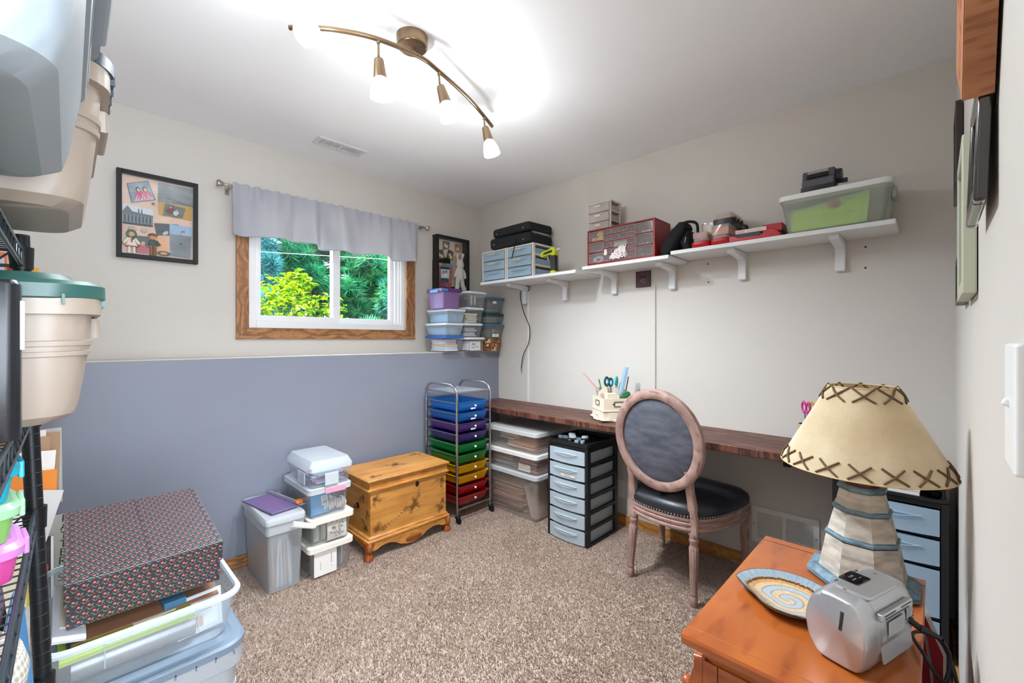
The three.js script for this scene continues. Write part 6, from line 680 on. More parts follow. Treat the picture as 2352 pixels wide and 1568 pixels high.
// ------------------------------------------------------------------ chair
{
  const t = thing('oval_back_chair', 'carved whitewashed wood chair with round grey velvet back at the desk', 'chair', [2.0075, 0, -0.9585], -0.084);
  const wtex = woodTex([176, 145, 133], [128, 99, 91], { size: 0.4, fine: 40, rings: 3, seed: 11, amt: 0.9 }), wd = M(0xffffff, 0.6, { map: wtex });
  const vtex = dataTex(512, 512, (u, v) => mix([66, 68, 78], [96, 99, 110], fbm(u * 9 + 3, v * 21 + 1, 5) * 1.4 - 0.2), true, 2.1), velvet = Ph(0xffffff, 0.75, { map: vtex, sheen: 0.7, sheenColor: new THREE.Color(0x8a93a6), sheenRoughness: 0.45 });
  const leather = Ph(0x23242a, 0.4, { sheen: 0.3, sheenColor: new THREE.Color(0x667080), sheenRoughness: 0.5 });
  // turned, fluted leg: height up to 0.325
  const turned = (flute) => { const prof = [[0, 0.013], [0.01, 0.016], [0.03, 0.0185], [0.045, 0.017], [0.05, 0.0145], [0.056, 0.0165], [0.066, 0.0165], [0.07, 0.0148], [0.078, 0.0158], [0.22, 0.0205], [0.262, 0.0215], [0.266, 0.019], [0.276, 0.017], [0.288, 0.0205], [0.298, 0.0215], [0.304, 0.019], [0.312, 0.021], [0.325, 0.0215]]; const secs = []; for (let i = 0; i < prof.length; i++) { const [y, r] = prof[i]; const fl = flute && y >= 0.078 && y <= 0.262 ? 0.1 : 0; const pts = []; for (let k = 0; k < 80; k++) { const a = PI / 4 - k / 80 * 2 * PI, q = r * (1 - fl * Math.pow(0.5 + 0.5 * Math.cos(a * 10), 3)); pts.push([Math.cos(a) * q, Math.sin(a) * q]); } secs.push({ pts, y, w: 2 * r }); if (y === 0.078 || y === 0.22) { secs.push({ ...secs[secs.length - 1], y: y + 0.001 }); } } return loft(secs, { crease: 0.5 }); };
  const leg = turned(true);
  const lean = (g, x0, z0, x1, z1) => { g = g.clone(); const p = g.attributes.position; for (let i = 0; i < p.count; i++) { const k = p.getY(i) / 0.325; p.setXYZ(i, p.getX(i) + x0 + (x1 - x0) * k, p.getY(i), p.getZ(i) + z0 + (z1 - z0) * k); } return uvm(g, true); };
  for (const s of [-1, 1]) { part('leg', lean(leg, -0.002, s * 0.168, 0.02, s * 0.158), wd, t); part('leg', lean(leg, 0.414, s * 0.23, 0.41, s * 0.228), wd, t); part('corner_block', uvm(bx(0.045, 0.07, 0.045, 0.41, 0.325, s * 0.228, 0.006)), wd, t); }
  // seat outline
  const out = (k, dy = 0) => { const pts = []; const o = [[-0.03, 0], [-0.018, 0.1], [0.015, 0.172], [0.09, 0.222], [0.2, 0.25], [0.33, 0.262], [0.415, 0.25], [0.445, 0.2], [0.458, 0.1], [0.462, 0]]; const full = o.concat(o.slice(1, -1).reverse().map(([x, z]) => [x, -z])); const c = new THREE.CatmullRomCurve3(full.map(([x, z]) => V(x, 0, z)), true).getSpacedPoints(120).slice(0, 120); for (const p of c) { const dx = p.x - 0.21, dz = p.z, l = Math.hypot(dx, dz); pts.push([0.21 + dx * (1 - k / l), dz * (1 - k / l)]); } return pts; };
  const S = (k, y) => ({ pts: out(k), y, w: 0, x: 0, z: 0 });
  part('seat_rail', uvm(loft([S(0.022, 0.332), S(0.004, 0.332), S(0, 0.337), S(0, 0.346), S(0.005, 0.35), S(0.005, 0.355), S(0, 0.359), S(0, 0.368), S(0.005, 0.372), S(0.005, 0.377), S(0.001, 0.381), S(0.002, 0.393), S(0.012, 0.396)], { bottom: false, top: false, crease: 0.35 })), wd, t);
  part('seat', loft([S(0.02, 0.345), S(0.008, 0.39), S(0.001, 0.398), S(0.001, 0.408), S(-0.001, 0.425), S(0.006, 0.443), S(0.03, 0.461), S(0.08, 0.473), S(0.14, 0.479)], { bottom: true, top: true, crease: 1.2 }), leather, t);
  const nails = []; out(-0.0005).forEach(([x, z], i) => { if (i % 1 === 0) nails.push(new THREE.SphereGeometry(0.0042, 7, 5).translate(x, 0.4015, z)); }); part('nailheads', nails, MT.nickel, t).userData.kind = 'stuff';
  part('dust_cover', [loft([S(0.03, 0.333), S(0.03, 0.34)], {}), loft([{ w: 0.1, d: 0.16, r: 0.03, y: 0.295, x: 0.12 }, { w: 0.2, d: 0.3, r: 0.05, y: 0.333, x: 0.16 }])], MT.blackMatte, t);
  // back: oval ring and pad in a plane that leans back
  const bg = new THREE.Group(); bg.name = 'backrest'; t.add(bg); bg.position.set(-0.036, 0.738, 0.006); bg.rotation.z = 0.11;
  const A = 0.207, B = 0.224, prof = [[-0.022, -0.016], [-0.017, -0.02], [0.016, -0.02], [0.022, -0.015], [0.022, 0.01], [0.016, 0.016], [0.004, 0.017], [-0.004, 0.012], [-0.016, 0.012], [-0.022, 0.006]], N = 110, P = [], I = [], U = [], K = prof.length;
  for (let i = 0; i <= N; i++) { const a = i / N * 2 * PI, nz = Math.cos(a) / A, ny = Math.sin(a) / B, l = Math.hypot(nz, ny); for (let j = 0; j <= K; j++) { const [n, b] = prof[j % K]; P.push(b, B * Math.sin(a) + n * ny / l, A * Math.cos(a) + n * nz / l); U.push(i / N * 1.35, j * 0.012); } }
  for (let i = 0; i < N; i++) for (let j = 0; j < K; j++) { const a = i * (K + 1) + j, b = a + 1, c = a + K + 1, d = c + 1; I.push(a, c, b, b, c, d); }
  { const g = new THREE.BufferGeometry(); g.setAttribute('position', new THREE.Float32BufferAttribute(P, 3)); g.setAttribute('uv', new THREE.Float32BufferAttribute(U, 2)); g.setIndex(I); g.computeVertexNormals(); part('oval_frame', toCreasedNormals(g, 0.7), wd, bg); }
  const pad = (s) => sc(new THREE.SphereGeometry(1, 48, 24), 0.022, B - 0.02, A - 0.02).translate(s, 0, 0); part('cushion', uvm(pad(-0.002)), velvet, bg);
  for (const s of [-1, 1]) { const sw = []; const pth = [[0.02, 0.318, 0.158], [0.018, 0.4, 0.158], [0.004, 0.48, 0.156], [-0.008, 0.54, 0.152], [-0.022, 0.60, 0.158], [-0.026, 0.615, 0.161]]; const cv = new THREE.CatmullRomCurve3(pth.map(([x, y, z]) => V(x, y, s * z))).getPoints(24); const secs = cv.map((p, i) => { const k = i / 24; return { w: 0.034 - 0.004 * k, d: 0.043 - 0.008 * Math.sin(k * 3), r: 0.006, y: p.y, x: p.x, z: p.z }; }); part('back_post', uvm(loft(secs, {}), true), wd, t); }
}
// ------------------------------------------------------------------ nightstand
const NT = 0.6;
{
  const x0 = 0.905, x1 = 1.54, z0 = -0.386, z1 = -0.02, t = thing('nightstand', 'glossy orange cherry wood nightstand against the near wall', 'nightstand', [(x0 + x1) / 2, 0, (z0 + z1) / 2]), W = x1 - x0, D = z1 - z0, hw = W / 2, hd = D / 2;
  const ct = woodTex([172, 92, 34], [138, 64, 20], { size: 0.9, fine: 18, rings: 2.4, seed: 14, amt: 0.75 }), cm = Ph(0xffffff, 0.3, { map: ct, clearcoat: 0.5, clearcoatRoughness: 0.22 }), sm = cm;
  part('top', uvm([b2(-hw + 0.034, NT - 0.024, -hd + 0.012, hw - 0.034, NT, hd, 0.003)]), cm, t);
  const edge = shp([[0, 0], [0.032, 0], [0.032, -0.03], [0.018, -0.034], [0.012, -0.028], [0.004, -0.024], [-0.0, -0.014], [-0.003, -0.006]]);
  for (const s of [-1, 1]) part('edge_moulding', uvm(s < 0 ? ext(edge, D, 0.001).translate(-hw, NT, -hd) : ext(edge, D, 0.001).rotateY(PI).translate(hw, NT, hd)), cm, t);
  part('front_moulding', uvm(ext(edge, W - 0.066, 0.001).rotateY(-PI / 2).translate(hw - 0.033, NT - 0.0005, -hd + 0.0)), cm, t);
  part('cornice', uvm(loft([{ w: W - 0.08, d: D - 0.06, r: 0.01, y: NT - 0.062, z: 0.015 }, { w: W - 0.07, d: D - 0.05, r: 0.01, y: NT - 0.055, z: 0.013 }, { w: W - 0.05, d: D - 0.03, r: 0.008, y: NT - 0.036, z: 0.01 }, { w: W - 0.044, d: D - 0.024, r: 0.008, y: NT - 0.024, z: 0.01 }])), sm, t);
  const bw = hw - 0.036; part('case', uvm([b2(-bw + 0.008, 0.09, -hd + 0.035, bw - 0.008, NT - 0.06, hd - 0.006)]), sm, t);
  for (const s of [-1, 1]) { const X = s * bw, e = (za, zb, ya, yb, th) => uvm(b2(X, ya, za, X - s * th, yb, zb, 0.0015)); part('side_stile', e(-hd + 0.012, -hd + 0.03, 0.06, NT - 0.06, 0.02), sm, t); part('side_stile', e(-hd + 0.031, -hd + 0.06, 0.06, NT - 0.06, 0.02), sm, t); part('side_stile', e(hd - 0.04, hd - 0.006, 0.06, NT - 0.06, 0.02), sm, t); part('side_panel', e(-hd + 0.0615, hd - 0.0415, 0.09, NT - 0.06, 0.012), sm, t); part('side_rail', e(-hd + 0.0615, hd - 0.0415, 0.06, 0.09, 0.02), sm, t); }
  // bowed front with a carved rope edge
  part('front_panel', uvm(ext(shp([[-hd + 0.035, 0.08], [-hd + 0.006, 0.09], [-hd - 0.026, 0.22], [-hd - 0.03, 0.32], [-hd - 0.012, 0.44], [-hd + 0.012, 0.52], [-hd + 0.01, 0.54], [-hd + 0.035, 0.545]]), 2 * bw - 0.004, 0.002).rotateY(-PI / 2).translate(bw - 0.002, 0, 0)), sm, t);
  for (const s of [-1, 1]) { const g = []; for (let k = 0; k < 18; k++) { const y = 0.47 - k * 0.021, q = k / 17; g.push(sc(new THREE.SphereGeometry(0.012, 10, 8), 1, 0.85, 1).rotateX(0.5).translate(s * (bw - 0.012), y, -hd - 0.006 - 0.026 * Math.sin(Math.min(1, q * 1.5) * PI * 0.62))); } part('rope_carving', g, sm, t); }
  for (const sx of [-1, 1]) for (const sz of [-1, 1]) part('foot', uvm(loft([{ w: 0.045, d: 0.045, r: 0.02, y: 0.0005 }, { w: 0.05, d: 0.05, r: 0.02, y: 0.02 }, { w: 0.06, d: 0.06, r: 0.012, y: 0.092 }]).translate(sx * (bw - 0.032), 0, sz * (hd - 0.045))), sm, t);
  for (const y of [0.2, 0.38]) for (const s of [-1, 1]) part('knob', rx(lathe([[0, 0], [0.005, 0], [0.006, 0.01], [0.013, 0.016], [0.012, 0.022], [0, 0.024]], 18), -PI / 2).translate(s * 0.13, y, -hd - 0.026), MT.brass, t);
}
{ // lighthouse lamp
  const t = thing('lighthouse_lamp', 'lighthouse shaped table lamp with a laced parchment shade on the nightstand', 'lamp', [1.43, NT + 0.001, -0.138]);
  const oct = (R, y, rnd_ = 0) => { const pts = []; for (let k = 0; k < 8; k++) { const a = (158.5 - 45 * k) * PI / 180; if (rnd_) { for (const e of [0.06, -0.06]) pts.push([R * Math.cos(a + e), R * Math.sin(a + e)]); } else pts.push([R * Math.cos(a), R * Math.sin(a)]); } return { pts, y, w: R * 2 }; };
  const L = (list, o) => loft(list.map(([R, y]) => oct(R, y)), { crease: 0.2, ...o });
  const wash = dataTex(256, 256, (u, v, x, y) => mix([203, 194, 180], [150, 141, 130], fbm(u * 7, v * 16, 4) * 1.7 - 0.55), true, 5), wm = M(0xffffff, 0.65, { map: wash }), bl = M(0xffffff, 0.5, { map: dataTex(128, 128, (u, v) => mix([118, 148, 164], [72, 92, 104], fbm(u * 10, v * 14, 4) * 1.6 - 0.4), true, 6) });
  part('plinth', uvm(L([[0.112, 0], [0.12, 0.004], [0.12, 0.014], [0.106, 0.024]])), bl, t);
  const tiers = [[0.093, 0.024, 0.077, 0.108], [0.0735, 0.122, 0.060, 0.178], [0.0575, 0.190, 0.0485, 0.232]];
  for (const [r0, y0, r1, y1] of tiers) part('tower_tier', uvm(L([[r0, y0], [r1, y1]], { bottom: false, top: false })), wm, t);
  for (const [r, y] of [[0.079, 0.108], [0.0635, 0.178], [0.0525, 0.232]]) part('gallery_ring', uvm(L([[r - 0.006, y], [r, y + 0.003], [r + 0.001, y + 0.008], [r - 0.001, y + 0.012], [r - 0.008, y + 0.0135]])), bl, t);
  const neck = M(0x5e1c1e, 0.4); part('lantern_room', [cyl(0.036, 0.036, 0.01, 0, 0.2455, 0, 24), cyl(0.034, 0.034, 0.006, 0, 0.274, 0, 24), ...[...Array(8).keys()].map((k) => rod([0.031 * Math.cos(k * PI / 4), 0.255, 0.031 * Math.sin(k * PI / 4)], [0.031 * Math.cos(k * PI / 4), 0.275, 0.031 * Math.sin(k * PI / 4)], 0.005, 8))], neck, t);
  part('lantern_core', cyl(0.02, 0.02, 0.02, 0, 0.255, 0, 16), M(0xcfc7b8, 0.6), t);
  part('stem', rod([0, 0.28, 0], [0, 0.47, 0], 0.006), MT.brass, t);
  const sh = new THREE.Group(); sh.name = 'lamp_shade'; t.add(sh);
  const y0 = 0.293, y1 = 0.497, R0 = 0.177, R1 = 0.071, ptx = dataTex(256, 256, (u, v, x, y) => mix([222, 203, 168], [196, 172, 134], fbm(u * 5, v * 5, 4) * 1.2 - 0.3 + (noise(x * 0.8, y * 0.1) + noise(x * 0.1, y * 0.8) - 1) * 0.2), true, 3);
  const pm = Ph(0xffffff, 0.8, { map: ptx, transmission: 0.3, thickness: 0, side: THREE.DoubleSide });
  part('parchment', uvm(lathe([[R0, y0], [R1, y1]], 64)), pm, sh);
  part('rim', [new THREE.TorusGeometry(R0, 0.0018, 6, 80).rotateX(PI / 2).translate(0, y0, 0), new THREE.TorusGeometry(R1, 0.0018, 6, 50).rotateX(PI / 2).translate(0, y1, 0)], M(0xc9b083, 0.7), sh);
  const lace = M(0x5d4426, 0.7), X = []; const pt = (a, k, o = 0.0015) => { const r = R0 + (R1 - R0) * k + o; return [r * Math.cos(a), y0 + (y1 - y0) * k, r * Math.sin(a)]; };
  const cross = (n, ka, kb, wv) => { for (let i = 0; i < n; i++) { const a = (i + 0.3) / n * 2 * PI; for (const s of [-1, 1]) X.push(tube([pt(a - s * wv, ka), pt(a, (ka + kb) / 2, 0.0032), pt(a + s * wv, kb)], 0.0026, 8, false, 6)); } };
  cross(17, 0.02, 0.17, 0.13); cross(9, 0.84, 0.99, 0.26); for (let i = 0; i < 9; i++) { const a = (i + 0.8) / 9 * 2 * PI; X.push(tube([pt(a - 0.1, 0.985), [0.071 * Math.cos(a), y1 + 0.003, 0.071 * Math.sin(a)], pt(a + 0.1, 0.985)], 0.0024, 8, false, 6)); }
  part('lacing', X, lace, sh);
  part('spider', [0, 2.09, 4.19].map((a) => rod([0, 0.47, 0], [R1 * Math.cos(a), y1 - 0.002, R1 * Math.sin(a)], 0.0015, 6)), MT.brass, sh);
}
{ // snail plate
  const cx = 1.183, cz = -0.25, t = thing('snail_plate', 'snail shaped stoneware plate with a blue and tan spiral glaze', 'plate', [cx, NT + 0.001, cz]);
  // outline: rounded shell with a pointed lip at the north-west
  const TIP = -PI / 2, N = 120, rad = (a) => { let d = (a - TIP) / (2 * PI); d -= Math.floor(d); const e = d > 0.86 ? Math.pow((d - 0.86) / 0.14, 2.2) : 0; return (0.114 - 0.03 * d) * (1 - e) + 0.116 * e - 0.007 * Math.exp(-Math.pow((d - 0.87) / 0.06, 2)); };
  const ringP = (k) => { const p = []; for (let i = 0; i < N; i++) { const a = TIP + 0.02 - i / N * 2 * PI, r = rad(a) * k; p.push([r * Math.cos(a), r * Math.sin(a)]); } return p; };
  const paint = canvasTex(768, 768, (x) => { const im = x.createImageData(768, 768); for (let j = 0, i = 0; j < 768; j++) for (let k = 0; k < 768; k++, i += 4) { const X = (k / 768 - 0.5) * 0.27, Z = (0.5 - j / 768) * -0.27, a = Math.atan2(Z, X), r = Math.hypot(X, Z), R = rad(a), e = r / R, f = fbm(k * 0.03, j * 0.03, 3) - 0.5, s = fbm(Math.cos(a) * 60 + r * 40, Math.sin(a) * 60, 3); let w = (e * 3.0 - (a - TIP) / (2 * PI) + 0.1 * f); w -= Math.floor(w); let c = w < 0.42 ? mix([141, 158, 170], [176, 188, 192], s) : w < 0.5 ? mix([92, 84, 78], [202, 176, 140], s) : w < 0.92 ? mix([208, 184, 150], [188, 158, 122], s + f) : mix([120, 120, 120], [160, 160, 158], s); if (e > 0.82 + 0.06 * (s - 0.5)) c = mix([118, 136, 148], [164, 178, 186], s); if (e > 0.74 && e < 0.80 + 0.1 * (s - 0.5)) c = mix([34, 26, 22], [128, 82, 32], s * 1.2); if (e > 0.66 && e <= 0.745 + 0.04 * (s - 0.5)) c = mix([162, 104, 44], [214, 178, 128], s); if (e > 0.975) c = mix([58, 40, 30], [90, 66, 48], s); im.data[i] = c[0]; im.data[i + 1] = c[1]; im.data[i + 2] = c[2]; im.data[i + 3] = 255; } x.putImageData(im, 0, 0); });
  const g = loft([[0.6, 0], [0.72, 0.002], [0.98, 0.019], [1, 0.022], [0.985, 0.0235], [0.95, 0.0215], [0.72, 0.0085], [0.4, 0.0068], [0.12, 0.0062]].map(([k, y]) => ({ pts: ringP(k), y, w: k * 0.2 })), { crease: 1.3 });
  const p = g.attributes.position, uv = g.attributes.uv; for (let i = 0; i < p.count; i++) uv.setXY(i, p.getX(i) / 0.27 + 0.5, 0.5 - p.getZ(i) / 0.27);
  part('body', g, Ph(0xffffff, 0.22, { map: paint, clearcoat: 0.5, clearcoatRoughness: 0.1 }), t);
}
{ // radio
  const t = thing('compact_radio', 'silver compact disc clock radio standing on the nightstand', 'radio', [1.108, NT + 0.001, -0.104], -0.318), sv = Ph(0xbfc2c6, 0.32, { metalness: 0.75 }), s2 = M(0xb2b5b9, 0.42, { metalness: 0.5 }), dk = M(0x17191b, 0.35);
  // section across (z towards the wall, y up), extruded along the length x
  const sec = [[0.026, 0], [0.04, 0.018], [0.047, 0.06], [0.044, 0.1], [0.03, 0.128], [0.0, 0.133], [-0.03, 0.131], [-0.052, 0.11], [-0.063, 0.07], [-0.056, 0.028], [-0.034, 0]];
  const mk = (k) => { const c = new THREE.CatmullRomCurve3(sec.map(([z, y]) => V(z, y, 0)), true, 'catmullrom', 0.35).getPoints(88).slice(0, 88); return c.map((p) => [p.x + (-0.006 - p.x) * (1 - k), p.y + (0.066 - p.y) * (1 - k)]); };
  const Lh = 0.094, st = [[-Lh, 0.88], [-Lh + 0.0015, 0.92], [-Lh + 0.006, 0.955], [-Lh + 0.016, 0.985], [-Lh + 0.032, 1], [Lh - 0.032, 1], [Lh - 0.016, 0.985], [Lh - 0.006, 0.955], [Lh - 0.0015, 0.92], [Lh, 0.88]];
  // loft runs up y; turn it onto x
  const g = loft(st.map(([x, k]) => ({ pts: mk(k).map(([z, y]) => [z, y - 0.066]).reverse(), y: x, w: k * 0.2 })), { crease: 0.9 }); g.applyMatrix4(new THREE.Matrix4().set(0, 1, 0, 0, 0, 0, 1, 0.066, 1, 0, 0, 0, 0, 0, 0, 1)); part('body', g, sv, t);
  part('seam', [loft([{ pts: mk(1.004).map(([z, y]) => [z, y - 0.066]).reverse(), y: -0.055, w: 1 }, { pts: mk(1.004).map(([z, y]) => [z, y - 0.066]).reverse(), y: -0.053, w: 1 }]).applyMatrix4(new THREE.Matrix4().set(0, 1, 0, 0, 0, 0, 1, 0.066, 1, 0, 0, 0, 0, 0, 0, 1))], s2, t);
  part('disc_door', ext(rrShape(0.115, 0.062, 0.012), 0.006, 0.002).rotateX(-PI / 2).translate(0.0, 0.129, 0.004), sv, t);
  part('display', ext(rrShape(0.052, 0.036, 0.006), 0.002, 0.0006).rotateX(-PI / 2).translate(0.0, 0.1345, -0.016), Ph(0x0c0e10, 0.08, { clearcoat: 1 }), t);
  part('display_print', rx(rectQ(-0.02, -0.012, 0.02, 0.012, 0), -PI / 2).translate(0.0, 0.137, -0.016), print(80, 48, (x) => { x.fillStyle = '#0c0e10'; x.fillRect(0, 0, 80, 48); x.fillStyle = '#8d9396'; x.font = 'bold 13px sans-serif'; x.fillText('12:00', 20, 18); x.fillRect(8, 30, 30, 3); x.fillRect(48, 34, 22, 2); }, 0.15), t);
  const bt = []; for (const s of [-1, 1]) for (let i = 0; i < 3; i++) bt.push(ext(rrShape(0.011, 0.006, 0.002), 0.003, 0.0008).rotateX(-PI / 2).translate(s * (0.038 + i * 0.009), 0.1315, -0.03 + i * 0.012)); parts('button', bt, MT.chrome, t);
  part('grip_slot', [rz(bx(0.003, 0.04, 0.009, 0, -0.02, 0, 0.0014), 0).rotateX(0.1).translate(-0.0925, 0.088, 0.005)], dk, t); part('grip_rim', [rx(ext(rrShape(0.016, 0.05, 0.006), 0.003, 0.001).rotateY(-PI / 2), 0.1).translate(-0.0895, 0.088, 0.005)], s2, t);
  const back = new THREE.Group(); back.name = 'back_panel'; t.add(back);
  part('antenna_bar', [bx(0.12, 0.014, 0.01, 0.008, 0.098, 0.047, 0.003)], sv, back); part('grille_line', [bx(0.04, 0.0016, 0.001, -0.022, 0.107, 0.0522), bx(0.04, 0.0016, 0.001, 0.04, 0.107, 0.0522), bx(0.09, 0.0016, 0.001, 0.005, 0.101, 0.0522)], dk, back);
  part('battery_door', [ext(rrShape(0.115, 0.042, 0.004), 0.003, 0.001).rotateX(-0.12).translate(0.018, 0.036, 0.044)], s2, back); parts('catch', [bx(0.014, 0.012, 0.006, -0.03, 0.054, 0.0445, 0.002), bx(0.014, 0.012, 0.006, 0.05, 0.058, 0.0445, 0.002)], s2, back);
  parts('screw_hole', [rx(cyl(0.0045, 0.0045, 0.002, 0, 0, 0, 14), PI / 2).translate(-0.066, 0.058, 0.0438), rx(cyl(0.003, 0.003, 0.002, 0, 0, 0, 12), PI / 2).translate(-0.06, 0.004, 0.031)], dk, back);
  part('rating_label', rectQ(0.052, 0.074, 0.078, 0.1, 0.0478), print(60, 60, (x) => { x.fillStyle = '#9da1a6'; x.fillRect(0, 0, 60, 60); x.fillStyle = '#5f6468'; for (let i = 0; i < 8; i++) x.fillRect(6, 6 + i * 6, 30 + (i * 13) % 18, 2); }), back); part('raised_print', rectQ(-0.02, 0.06, 0.045, 0.088, 0.0484), print(120, 52, (x) => { x.fillStyle = '#aeb1b5'; x.fillRect(0, 0, 120, 52); x.fillStyle = '#989ca0'; for (let i = 0; i < 6; i++) x.fillRect(14, 6 + i * 7, 84, 2); }), back);
  part('vent_slot', [0, 1, 2, 3, 4].map((k) => bx(0.013, 0.0022, 0.001, 0.082, 0.05 + k * 0.006, 0.0455)), dk, back);
  part('socket', bx(0.022, 0.02, 0.004, 0.07, 0.055, 0.0448, 0.002), dk, back);
  part('plug', [rod([0.07, 0.066, 0.045], [0.071, 0.058, 0.062], 0.006, 10), rod([0.071, 0.058, 0.062], [0.083, 0.05, 0.09], 0.0075, 10, 0.004)], MT.rubber, back);
  const c = thing('power_cord', 'black power cord looping from the radio over the nightstand edge', 'cable', [1.2, NT, 0.01]);
  part('cord', tube([[1.159, 0.65, 0.0075], [1.172, 0.615, 0.018], [1.158, 0.575, 0.012], [1.148, 0.585, 0.0], [1.155, 0.612, -0.018], [1.215, 0.613, -0.036], [1.245, 0.612, -0.012], [1.25, 0.59, 0.012], [1.22, 0.52, 0.03], [1.2, 0.3, 0.03], [1.2, 0.004, 0.03]].map(([x, y, z]) => [x - 1.2, y - NT, z - 0.01]), 0.0033, 160, false, 8), MT.rubber, c);
  const c2 = thing('lamp_cord', 'pale greenish lamp cord hanging behind the nightstand', 'cable', [1.5, NT, -0.07]);
  part('cord', tube([[0.0, 0.004, -0.05], [0.04, 0.0045, -0.03], [0.058, -0.01, 0.0], [0.07, -0.08, 0.03], [0.075, -0.25, 0.06], [0.075, -0.596, 0.07]], 0.0026, 80, false, 8), M(0x7d8473, 0.5), c2);
  const rf = thing('red_folder', 'dark red folder with white sheet standing behind the nightstand', 'folder', [1.62, 0.001, 0]); const rs = [[-0.05, 0], [0.012, 0], [0.012, 0.38], [-0.03, 0.49], [-0.05, 0.45]]; part('cover', ext(shp(rs), 0.004).rotateY(-PI / 2), M(0x84121f, 0.5), rf); part('sheet', ext(shp(rs.map(([z, y]) => [z + 0.006, y * 1.02])), 0.002).rotateY(-PI / 2).translate(0.008, 0, 0), MT.paper, rf);
}
// ------------------------------------------------------------------ black drawer unit under the right end of the desk
{
  const u = drawerUnit('black drawer unit with wide clear drawers under the right desk end', { x: 2.175, y: 0.001, z: -0.137, w: 0.335, d: 0.36, h: 0.632, n: 5, hs: [0.075, 0.096, 0.165, 0.086, 0.09], frame: M(0x14171a, 0.42), drawer: clear(0xc9e0f0, 0.52, 0.36), post: 0.02, bow: 0.018, tags: [null, null, null, ['DIES', 0.06, -0.085, 0.02], ['PUNCHES', 0.075, -0.075, 0.018]] });
  part('top_lip', loft([{ w: 0.36, d: 0.335, r: 0.03, y: 0.6325 }, { w: 0.37, d: 0.34, r: 0.034, y: 0.635 }, { w: 0.37, d: 0.34, r: 0.034, y: 0.646 }, { w: 0.35, d: 0.32, r: 0.028, y: 0.646 }, { w: 0.35, d: 0.32, r: 0.028, y: 0.636 }], { top: false }).translate(0.175, 0, 0), M(0x14171a, 0.42), u);
  const wb = thing('white_carton', 'flat white carton on top of the black drawer unit', 'box', [2.29, 0.637, -0.113]); part('tray', bx(0.22, 0.036, 0.136, 0, 0, 0, 0.002), MT.white, wb); part('lid', [bx(0.224, 0.02, 0.14, 0, 0.022, 0, 0.002)], M(0xe3e3e1, 0.6), wb);
  one('hole_punch', 'black rounded punch on the unit beside the white carton', 'punch', loft([{ w: 0.06, d: 0.035, r: 0.016, y: 0 }, { w: 0.064, d: 0.038, r: 0.018, y: 0.02 }, { w: 0.04, d: 0.024, r: 0.011, y: 0.028 }]), M(0x1b2022, 0.4), [2.27, 0.637, -0.005]);
  const d = thing('wooden_punch', 'pale wooden handled stamp in the second drawer of the black unit', 'stamp', [2.21, 0.412, -0.06]); part('handle', bx(0.03, 0.032, 0.06, 0, 0, 0, 0.004), M(0xd6a468, 0.6), d); part('line', bx(0.0005, 0.0015, 0.05, -0.0155, 0.012, 0), MT.black, d);
  papers('magenta packet in the second drawer of the black unit', [2.25, 0.412, -0.17], 0.1, 0.12, 0.03, [0xb5287f, 0x8d2360], 3);
  papers('steel punches in the top drawer of the black unit', [2.27, 0.518, -0.16], 0.16, 0.2, 0.03, [0x7f98a8, 0x9db4c2], 3);
  papers('blue grey sheets in the deep drawer of the black unit', [2.33, 0.24, -0.14], 0.2, 0.25, 0.12, [0x8fb0c6, 0xa9c3d4], 4);
}
